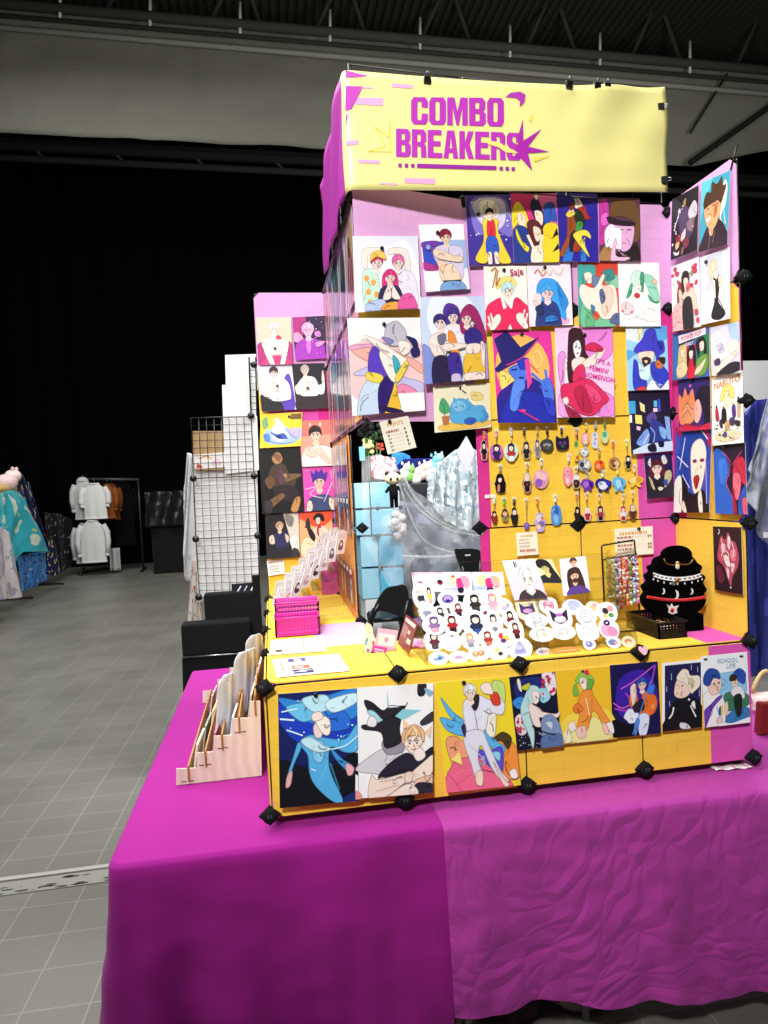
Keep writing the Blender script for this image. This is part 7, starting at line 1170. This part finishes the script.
# ------------------------------------------------------------------ the neighbour's black table with wire grid tower
NB = YP(2.2)
xl = NB.hit(182, 657).x; zt_ = NB.hit(200, 657).z
mb = MB(); mb.grid(lambda u, v: (xl + .012 * math.sin(v * 5) - .02 * v, 3.0 - .8 * u + .015 * math.sin(u * 30) * v, zt_ * (1 - v)), 40, 10, '0b0b0c'); mb.grid(lambda u, v: (xl - .02 * v + 1.1 * u, 2.2 + .015 * math.sin(u * 40) * v, zt_ * (1 - v)), 50, 10, '0b0b0c'); mb.grid(lambda u, v: (xl + 1.1 * u, 2.2 + .8 * v, zt_), 8, 8, '0b0b0c')
tag(mb.build('table_cloth', 'cloth'), 'black floor-length cloth on the table behind the magenta one', 'tablecloth')
p0, p1 = NB.hit(182, 656), NB.hit(258, 626); mb = MB(); mb.box(p0.x, 2.215, zt_ + .002, p1.x - .05, 2.34, NB.hit(190, 625).z, '121214'); tag(mb.build('display_case', 'matte', bevel=.012), 'low black case on the black table, the wider one in front', 'case')
mb = MB(); mb.tube([NB.hit(184, 657, .006), NB.hit(250, 653, .006)], .004, 'b8b8b8', 6); tag(mb.build('metal_rod', 'metal'), 'thin silver rod along the front of the black case', 'rod')
p0, p1 = NB.hit(201, 598), NB.hit(258, 598); mb = MB(); mb.box(p0.x, 2.35, zt_ + .002, p1.x, 2.47, NB.hit(230, 600).z + .02, '141416'); tag(mb.build('display_case', 'matte', bevel=.008), 'tall black case under the wire grid tower', 'case')
NT = YP(2.40); e = empty('wire_grid_tower', NT.hit(228, 597), 'black wire grid tower with ball connectors left of the stand', 'grid tower')
cor = [((191, 418), (251, 416.5)), ((193.5, 478.5), (254, 476)), ((196, 539), (257.5, 535.5)), ((199.5, 598), (260, 597))]
for (a, b), (c, d) in zip(cor, cor[1:]):
    mb = MB(); A, B, C_, D_ = [NT.hit(*q) for q in (a, b, c, d)]
    mb.tube([A, B, D_, C_], .005, '101012', 6, closed=True)
    for k_ in range(1, 8): t = k_ / 8; mb.tube([A.lerp(B, t), C_.lerp(D_, t)], .0022, '161618', 4); mb.tube([A.lerp(C_, t), B.lerp(D_, t)], .0022, '161618', 4)
    mb.build('wire_panel', 'plastic', e)
mb = MB(); A, B, C_, D_ = [NT.hit(*q) for q in ((249, 357), (255.5, 357), (251, 416), (257, 416))]; mb.tube([C_, A, B, D_], .005, '101012', 6)
for k_ in range(1, 9): t = k_ / 9; mb.tube([A.lerp(C_, t), B.lerp(D_, t)], .0022, '161618', 4)
mb.build('wire_panel', 'plastic', e)
for q in ((193.5, 478.5), (254, 476), (257.5, 535.5), (196, 539), (199, 597), (251, 416), (254, 365)):
    mb = MB(); p = NT.hit(*q, .01); mb.lathe([(.014, 0), (.021, .006), (.021, .016), (.013, .026)], p, NF, '101012', 14); mb.build('ball_connector', 'plastic', e)
def board(pl, quad, col, name, label, cat, off=0, th=.006, kind='paper', group=None, art=None):
    q = [pl.hit(*p, off) for p in quad]; d = pl.n * th; mb = MB(); mb.add(q + [p - d for p in q], [(3, 2, 1, 0), (4, 5, 6, 7), (0, 1, 5, 4), (1, 2, 6, 5), (2, 3, 7, 6), (3, 0, 4, 7)], col, False)
    if art: draw(mb, lambda x, y, o_=0: (q[0].lerp(q[1], x / 100)).lerp(q[3].lerp(q[2], x / 100), y / 100) + pl.n * (.001 + o_), (q[1] - q[0]).length, (q[3] - q[0]).length, art)
    return tag(mb.build(name, kind), label, cat, group)
GBD = 'white boards behind the wire grid'
board(NT, [(225, 355), (256, 354), (258, 390), (226, 392)], 'eceeec', 'foam_board', 'small white board at the very top behind the wire grid', 'board', -.02, group=GBD)
board(NT, [(222, 385), (256, 384), (259, 470), (225, 474)], 'eceeec', 'foam_board', 'tall white board below the topmost one behind the wire grid', 'board', -.01, group=GBD)
board(NT, [(194, 466), (257, 462), (260, 600), (198, 602)], 'ecedec', 'foam_board', 'large white board filling the lower wire grid panels', 'board', -.035, group=GBD)
board(NT, [(192.5, 431), (225, 431), (227, 470), (194, 471)], 'b89a6c', 'kraft_sheet', 'brown kraft sheet behind the upper left of the wire grid', 'sheet', -.012, .002)
board(NT, [(193, 455), (226, 452), (227, 467), (195, 469)], 'f4f0ee', 'print_sheet', 'white sheet with yellow and orange print below the kraft paper', 'sheet', -.008, .002, art=['l e8b830 7 16,30 40,14 56,40', 'p d84a24 4,96 10,60 26,90', 'e f0d0d8 70,60,14,20'])
board(NT, [(231.5, 584), (259, 582), (260, 596), (232, 597)], '17161c', 'print_sheet', 'small dark print with white streaks at the foot of the wire grid', 'sheet', .008, .002, art=['l e8e8f0 10 10,90 34,20', 'l b8bce0 10 36,90 56,20', 'l f0f0f4 10 60,90 82,14', 'l a8a0d0 8 80,90 98,30'])
hang(YP(2.47), [(187, 453), (190, 453), (195, 456)], [(184, 500), (184, 580), (193, 584), (199, 586)], 'd2d4d6', 'knit', 'white_garment', 'long white garment hanging at the left edge of the wire grid', 'clothes', None, 20, 24, .03, 5, 0, 3, (('b8bcc0', 9, .3),))
hang(YP(2.47), [(192, 560), (200, 556)], [(188, 622), (193, 627), (202, 625)], 'c8bfb6', 'knit', 'patterned_cloth', 'narrow patterned pale cloth hanging below the white garment', 'cloth', None, 14, 20, .02, 4, 0, 5, (('8a6a60', 14, .35), ('c85a40', 10, .55)))
q = YP(2.0); a, b = q.hit(252, 575), q.hit(259.5, 574); mb = MB(); mb.box(a.x, 1.98, .003, b.x, 2.0, a.z, '121214'); tag(mb.build('black_post', 'matte'), 'black upright strip between the tower and the left wing', 'post')
# ------------------------------------------------------------------ booth behind, seen through the opening
OB = YP(4.4); YB = 4.4
e = empty('cube_shelf', OB.hit(383, 622), 'stack of light blue plastic storage cubes seen through the opening', 'shelf'); e.location.z = 0
xa, xb = OB.hit(379, 540).x, OB.hit(402, 540).x; BLU, BL2 = '5fc6ee', '86cfe8'
lev = [(OB.hit(390, y).z) for y in (625, 599, 567, 535)]; lev[0] = .02
xw = xb - xa
for i in range(2):
    mb = MB(); mb.box(xa, YB, lev[1 + i] + .01, xb, YB + .02, lev[2 + i] - .01, BLU); mb.build('door', 'plastic', e, bevel=.006)
    mb = MB(); mb.box(xa - .17, YB + .05, lev[1 + i] + .01, xa - .005, YB + .4, lev[2 + i] - .01, 'a8dcf0'); mb.build('side', 'plastic', e)
mb = MB(); mb.box(xa - .15, YB + .05, .02, xa - .002, YB + .4, lev[1], 'e8ecee'); mb.build('base_panel', 'plastic', e)
zt2 = OB.hit(380, 481).z; zm = (lev[3] + zt2) / 2
for z0, z1 in ((lev[3], zm), (zm, zt2)):
    mb = MB(); mb.box(xa - .06, YB - .01, z0 + .01, xb - .06, YB + .012, z1 - .01, '7ac4e4'); mb.build('door', 'plastic', e, bevel=.006)
    mb = MB(); mb.box(xa - .2, YB + .05, z0 + .01, xa - .065, YB + .4, z1 - .01, '9ad2ea'); mb.build('side', 'plastic', e)
mb = MB(); mb.box(xa, YB + .03, .1, xb, YB + .4, zt2 - .04, 'c8d0d4'); mb.build('carcass', 'plastic', e)
for z in lev[1:] + [zm]:
    for x in (xa, xb): mb = MB(); mb.ell((x, YB - .005, z), .022, .015, .022, '141416', 8, 6); mb.build('corner_joint', 'plastic', e)
q = Pl((0, YB - .02, 0), X1, Z1)
board(q, [(359, 447), (364.5, 446), (365, 460), (360, 461)], '6abce8', 'blue_card', 'small light blue card standing left on top of the cube stack', 'card', -.05, .02)
hang(YP(YB + .02), [(370, 457), (382, 456), (396, 458)], [(372, 478), (384, 480), (396, 482)], 'e4b8c4', 'knit', 'pink_bag', 'pink and red bundle on top of the cubes under the plastic', 'bag', None, 20, 12, .03, 5, 0, 4, (('c83450', 5, .15), ('8a5a64', 8, .4)))
for i, (px, py, r, c, lb) in enumerate(((368, 446, .07, 'dcd88a', 'pale yellow flower bunch on the cube stack'), (376, 432, .08, '1e2a1c', 'dark leafy bunch at the top left of the opening'), (372, 438, .05, '3a5a30', 'green leaves beside the pale yellow flowers'), (380, 447, .04, 'c84a3a', 'small red flower beside the yellow bunch'), (365, 430, .09, '121412', 'black leafy clump in the top left corner of the opening'))):
    p = YP(YB + .1).hit(px, py); mb = MB(); g = random.Random(i)
    for k_ in range(14): d = V((g.uniform(-1, 1), g.uniform(-.6, .6), g.uniform(-1, 1))); mb.ell(p + d * r * .8, r * .38, r * .3, r * .34, c, 7, 5)
    mb.tube([p, V((p.x, p.y, zt2))], .008, '3a5a30', 5); tag(mb.build('artificial_flowers', 'matte'), lb, 'flowers', 'flowers on the cube stack')
# plush doll hanging at the cubes
p = YP(3.93).hit(393, 479); e = empty('doll', p - Z1 * .28, 'small doll with cream head and black suit hanging on the cubes', 'doll'); s = .075
mb = MB(); mb.ell(p, s, s * .8, s * .72, 'ecdcb4', 14, 10); mb.build('head', 'knit', e)
for d in (-1, 1): mb = MB(); mb.ell(p + V((d * s * .7, 0, s * .62)), s * .26, s * .2, s * .26, '2a2420', 8, 6); mb.build('ear', 'knit', e)
for d in (-1, 1): mb = MB(); mb.ell(p + V((d * s * .38, -s * .74, .0)), s * .16, s * .1, s * .2, '2a2420', 8, 6); mb.build('eye', 'gloss', e)
mb = MB(); mb.tube([p - Z1 * s * .6, p - Z1 * s * 1.4, p - Z1 * s * 2.3], [s * .35, s * .55, s * .5], '141316', 10)
for d in (-1, 1): mb.tube([p + V((d * s * .4, 0, -s * .9)), p + V((d * s * .95, -.02, -s * 1.5))], [s * .22, s * .16], '141316', 8); mb.tube([p + V((d * s * .25, 0, -s * 2.2)), p + V((d * s * .28, 0, -s * 3.3))], [s * .24, s * .2], '141316', 8)
mb.build('body', 'knit', e)
for px, py, lb in ((399, 520, 'white plush bit poking out right of the blue cubes, upper'), (398, 529, 'white plush bit poking out right of the blue cubes, lower')):
    p = YP(YB - .03).hit(px, py); mb = MB(); g = random.Random(px)
    for k_ in range(9): mb.ell(p + V((g.uniform(-.05, .05), g.uniform(-.04, .04), g.uniform(-.07, .07))), .045, .04, .04, 'e8e0e2', 8, 6)
    tag(mb.build('plush_toy', 'knit'), lb, 'plush', 'white plush by the cubes')
# dark and navy things behind
hang(YP(5.6), [(392, 452), (404, 453), (410, 456)], [(390, 470), (404, 470), (412, 470)], '3a88c8', 'knit', 'blue_sheet', 'mid-blue sheet below the PRINTS card', 'sheet', None, 16, 10, .04, 5, 0, 2)
hang(YP(5.5), [(396, 466), (404, 459), (436, 458)], [(402, 480), (420, 482), (440, 480)], '22266c', 'knit', 'navy_cloth', 'navy cloth bundle in the middle of the opening', 'cloth', None, 24, 10, .06, 5, 0, 7)
g = random.Random(21)
for i, (px, py, c) in enumerate(((405, 474, 'd8e0d0'), (409, 476, '8ac06a'), (416, 478, 'e8e4e8'), (422, 474, 'f0c8b8'), (427, 472, 'd8dce4'), (434, 466, '7ac4d8'), (431, 477, 'c8ccd8'), (438, 464, 'a8dce8'))):
    p = YP(5.32).hit(px, py); mb = MB(); mb.ell(p, .07, .06, .07, c, 12, 8); mb.ell(p + V((.02, -.03, .07)), .045, .04, .045, c, 10, 7)
    for d in (-.03, .04): mb.ell(p + V((d, -.03, .115)), .014, .012, .02, c, 7, 5)
    tag(mb.build('plush_toy', 'knit'), ('pale green', 'bright green', 'white', 'peach', 'light grey', 'teal', 'bluish grey', 'pale aqua')[i] + ' little plush on the shelf behind the plastic sheet', 'plush', 'small plush behind the plastic sheet')
q = YP(5.2); mb = MB(); mb.box(q.hit(396, 500).x, 5.2, 0.002, q.hit(480, 500).x, 5.9, q.hit(420, 483).z, '26272e'); tag(mb.build('storage_shelf', 'plastic', bevel=.01), 'dark storage unit behind the grey sheet, plush on its top', 'shelf')
hang(YP(5.1), [(396, 500), (420, 505), (482, 520)], [(396, 592), (440, 596), (482, 596)], '6c7080', 'cloth', 'grey_sheet', 'slate grey sheet hanging behind the clear plastic', 'sheet', None, 30, 20, .12, 5, 0, 3, (('8a90a4', 4, .2), ('585c6c', 5, .3)))
hang(YP(5.0), [(428, 482), (440, 462), (455, 450), (466, 446), (482, 452)], [(428, 500), (444, 520), (462, 530), (474, 534), (484, 534)], 'a4b0b6', 'tarp', 'foil_sheet', 'silvery crumpled sheet bunched at the right of the opening', 'sheet', None, 50, 40, .10, 14, 0, 5, (('8496a0', 11, .25), ('d8e0e4', 12, .30), ('62747e', 16, .42)))
board(YP(4.0), [(466.5, 436), (475, 452), (467, 475), (456.5, 452)], 'b2acc4', 'lavender_card', 'lavender diamond-shaped card hanging at the opening top right', 'card', 0, .004)
def film(u, v):
    top_ = [(362, 457), (380, 454), (394, 462), (404, 478), (416, 492), (430, 500), (446, 506), (482, 522)]; bot_ = [(362, 540), (374, 560), (388, 585), (400, 598), (416, 600), (436, 600), (460, 590), (484, 580)]
    a, b = poly_at(top_, u), poly_at(bot_, u); vv = v ** 1.1; px, py = a[0] + (b[0] - a[0]) * vv + 10 * math.sin(3.1 * v) * u, a[1] + (b[1] - a[1]) * vv
    return YP(4.02).hit(px, py) + Y1 * (.02 * math.sin(u * 26 + v * 7) * (.4 + v) + .03 * noise.noise(V((u * 10, v * 3, 4))))
mb = MB(); mb.grid(film, 70, 40, 'eef2f6'); tag(mb.build('plastic_sheet', 'film'), 'clear plastic dust sheet swept across the cubes and the opening', 'plastic sheet')
for k_, pts in enumerate(([(402, 470), (414, 496), (438, 520), (482, 540)], [(396, 474), (412, 520), (430, 545), (470, 556)], [(404, 488), (420, 510), (450, 530), (482, 536)], [(400, 556), (440, 557), (470, 553)], [(376, 462), (388, 480), (396, 492)])):
    p = [(YP(3.97) if k_ == 4 else YP(3.90)).hit(*q) for q in crom(pts, 6, False)]; mb = MB(); mb.tube(p, [.004 + .012 * math.sin(3.14 * i / (len(p) - 1)) for i in range(len(p))], 'f4f6f8', 6)
    tag(mb.build('plastic_fold', 'film'), ('upper sweeping fold of the clear plastic sheet', 'long diagonal fold of the clear plastic sheet', 'short fold of the clear plastic near the foil', 'level fold of the clear plastic above the black chair', 'small fold of the clear plastic on the pink bundle')[k_], 'plastic fold', 'folds of the plastic sheet')
def chair(pl, back, legs, label):
    """folding chair seen from behind: back = panel outline, legs = strokes, in photo pixels on its own plane"""
    e = empty('folding_chair', pl.hit(*legs[0][-1]), label, 'chair'); e.location.z = 0
    q = crom(back, 4); f = [pl.hit(*p, .02 + .03 * math.sin(i)) * 1 for i, p in enumerate(q)]; f = [pl.hit(*p, .012) for p in q]; b = [p - pl.n * .025 for p in f]; m = len(q); tri = tessellate_polygon([[V((x, -y, 0)) for x, y in q]])
    fx = lambda t: tuple(t) if (f[t[1]] - f[t[0]]).cross(f[t[2]] - f[t[0]]).dot(pl.n) > 0 else tuple(t[::-1]); mb = MB()
    mb.add(f + b, [fx(t) for t in tri] + [tuple(i + m for i in fx(t)[::-1]) for t in tri] + [(i, i + m, (i + 1) % m + m, (i + 1) % m) for i in range(m)], '17181a', False); mb.build('backrest', 'plastic', e, bevel=.004)
    for l in legs: mb = MB(); mb.tube([pl.hit(*p) for p in l], .018, '111113', 8); mb.build('frame_tube', 'plastic', e)
    c = pl.hit(*back[0]); zs = .46; x0 = min(p.x for p in f); x1 = max(p.x for p in f); y = c.y
    mb = MB(); mb.box(x0 + .03, y + .03, zs - .02, x1 - .03, y + .42, zs + .02, '17181a'); mb.build('seat', 'plastic', e, bevel=.01)
    for x in (x0 + .03, x1 - .03): mb = MB(); mb.tube([V((x, y + .05, zs + .1)), V((x, y + .45, .01))], .014, '111113', 8); mb.tube([V((x, y + .40, zs)), V((x, y - .02, .01))], .014, '111113', 8); mb.build('leg', 'plastic', e)
CH = YP(3.9)
chair(CH, [(371, 617), (378, 600), (386, 589), (396, 586), (406, 586), (409, 600), (408, 620), (396, 615), (380, 611)], [[(379, 603), (370, 623)], [(377, 620), (402, 619)], [(408, 600), (399, 640)]], 'black folding chair seen through the opening by the blue cubes')
CH2 = YP(3.8)
chair(CH2, [(455, 551), (460, 549), (482, 552), (482, 580), (466, 578), (460, 566)], [[(462, 566), (468, 590)], [(480, 560), (480, 600)]], 'black chair back at the right edge of the opening')
mb = MB(); mb.obox(CH2.hit(465, 556, .016), X1 * .05, Z1 * .012, -Y1 * .002, 'd8d8da'); tag(mb.build('chair_sticker', 'paper'), 'small white sticker on the black chair at the opening right', 'sticker')
# ------------------------------------------------------------------ right behind the stand: white board, blue tarp, clear plastic
RB = YP(2.9)
board(RB, [(735, 361), (800, 360), (800, 430), (735, 430)], 'd4d6d6', 'white_board', 'white board above the blue tarp behind the right wing', 'board', -.06, .02)
hang(RB, [(730, 420), (745, 412), (756, 400), (800, 396)], [(730, 760), (760, 760), (800, 760)], '262c74', 'tarp', 'blue_tarp', 'crinkled deep blue tarp hung behind the right wing', 'tarp', None, 40, 60, .05, 9, 0, 3, (('39429c', 8, .25), ('20276a', 9, .35)))
hang(YP(2.6), [(768, 398), (800, 380)], [(746, 470), (752, 520), (770, 545), (800, 560)], 'd8dce2', 'film', 'plastic_film', 'clear crinkled plastic film over the blue tarp at the right edge', 'plastic sheet', None, 24, 40, .06, 8, 0, 9)
mb = MB(); p = YP(2.55).hit(766, 535); mb.box(p.x - .015, p.y, p.z - .02, p.x + .03, p.y + .006, p.z + .02, 'e8e8ea'); tag(mb.build('paper_tag', 'paper'), 'small white tag at the corner of the clear plastic', 'tag')
RT = YP(.42)
e = empty('tote_basket', RT.hit(762, 735), 'pale bag with a cane handle beside the right end of the stand', 'bag'); e.location.z = TT + .009
mb = MB(); a, b = RT.hit(752.5, 691), RT.hit(792, 735); mb.grid(lambda u, v: V((a.x + (b.x - a.x) * u - .01 * v, .42 + .05 * math.sin(u * 3.1) * -1 + .008 * math.sin(v * 9 + u * 7), a.z + (TT + .010 - a.z) * v)), 14, 12, lambda u, v: 'd8a89a' if noise.noise(V((u * 5, v * 5, 3))) > .4 else '4a4a3a' if noise.noise(V((u * 9, v * 9, 1))) > .42 else 'ece4dc', thick=.01); mb.build('bag_body', 'cloth', e)
mb = MB(); mb.tube([RT.hit(752, 692) + X1 * .12 * t + Z1 * .075 * math.sin(3.14 * t) for t in [k_ / 14 for k_ in range(15)]], .008, 'd8be86', 8); mb.build('handle', 'wood', e)
mb = MB(); P2 = YP(.2); a, b, c, d = P2.hit(762, 704), P2.hit(795, 704), P2.hit(792, 752), P2.hit(760, 741); zz_ = TT + .009
for q in (c, d): q.z = zz_
mb.add([a, b, c, d] + [p + Y1 * .03 for p in (a, b, c, d)], [(3, 2, 1, 0), (4, 5, 6, 7), (0, 1, 5, 4), (1, 2, 6, 5), (2, 3, 7, 6), (3, 0, 4, 7)], '7c1f1c', False); tag(mb.build('red_book', 'paper', bevel=.002), 'dark red book standing at the right end of the table', 'book')
# paper slips under the stand's right end and bags under the table
mb = MB(); p, q = ZP(TT + .008).hit(712, 768), ZP(TT + .008).hit(748, 765); mb.grid(lambda u, v: p.lerp(q, u) + V((0, -.02 + .035 * v, .001 + .002 * math.sin(u * 14))), 14, 3, lambda u, v: 'e890b8' if int(u * 14) % 5 == 2 else 'f4eef0', thick=.0006); tag(mb.build('paper_slip', 'paper'), 'white and pink paper slip peeking from under the right end', 'paper')
for i, (px, w_, c, lb) in enumerate(((590, .22, 'c8a8a4', 'pale pink patterned bag on the floor under the short cloth hem'), (715, .16, 'b0aea8', 'grey-white bag on the floor under the right of the table'), (520, .2, '4a3a40', 'dark bag on the floor under the middle of the table'))):
    p = YP(.02).hit(px, 1012); zt3 = p.z + .05; mb = MB(); mb.grid(lambda u, v: V((p.x + w_ * (.5 + .06 * math.sin(3 * v)) * math.cos(u * 6.283), .12 + .10 * math.sin(u * 6.283) * (1 - .3 * v) + .01 * noise.noise(V((u * 9, v * 5, i))), .006 + (zt3 - .006) * v)), 30, 12, lambda u, v: c if noise.noise(V((u * 12, v * 9, i))) < .25 else '6a4a50'); mb.grid(lambda u, v: V((p.x + w_ * .5 * (1 - v) * math.cos(u * 6.283), .12 + .07 * (1 - v) * math.sin(u * 6.283), zt3 + .02 * v)), 30, 3, c); tag(mb.build('carry_bag', 'cloth'), lb, 'bag', 'bags under the table')
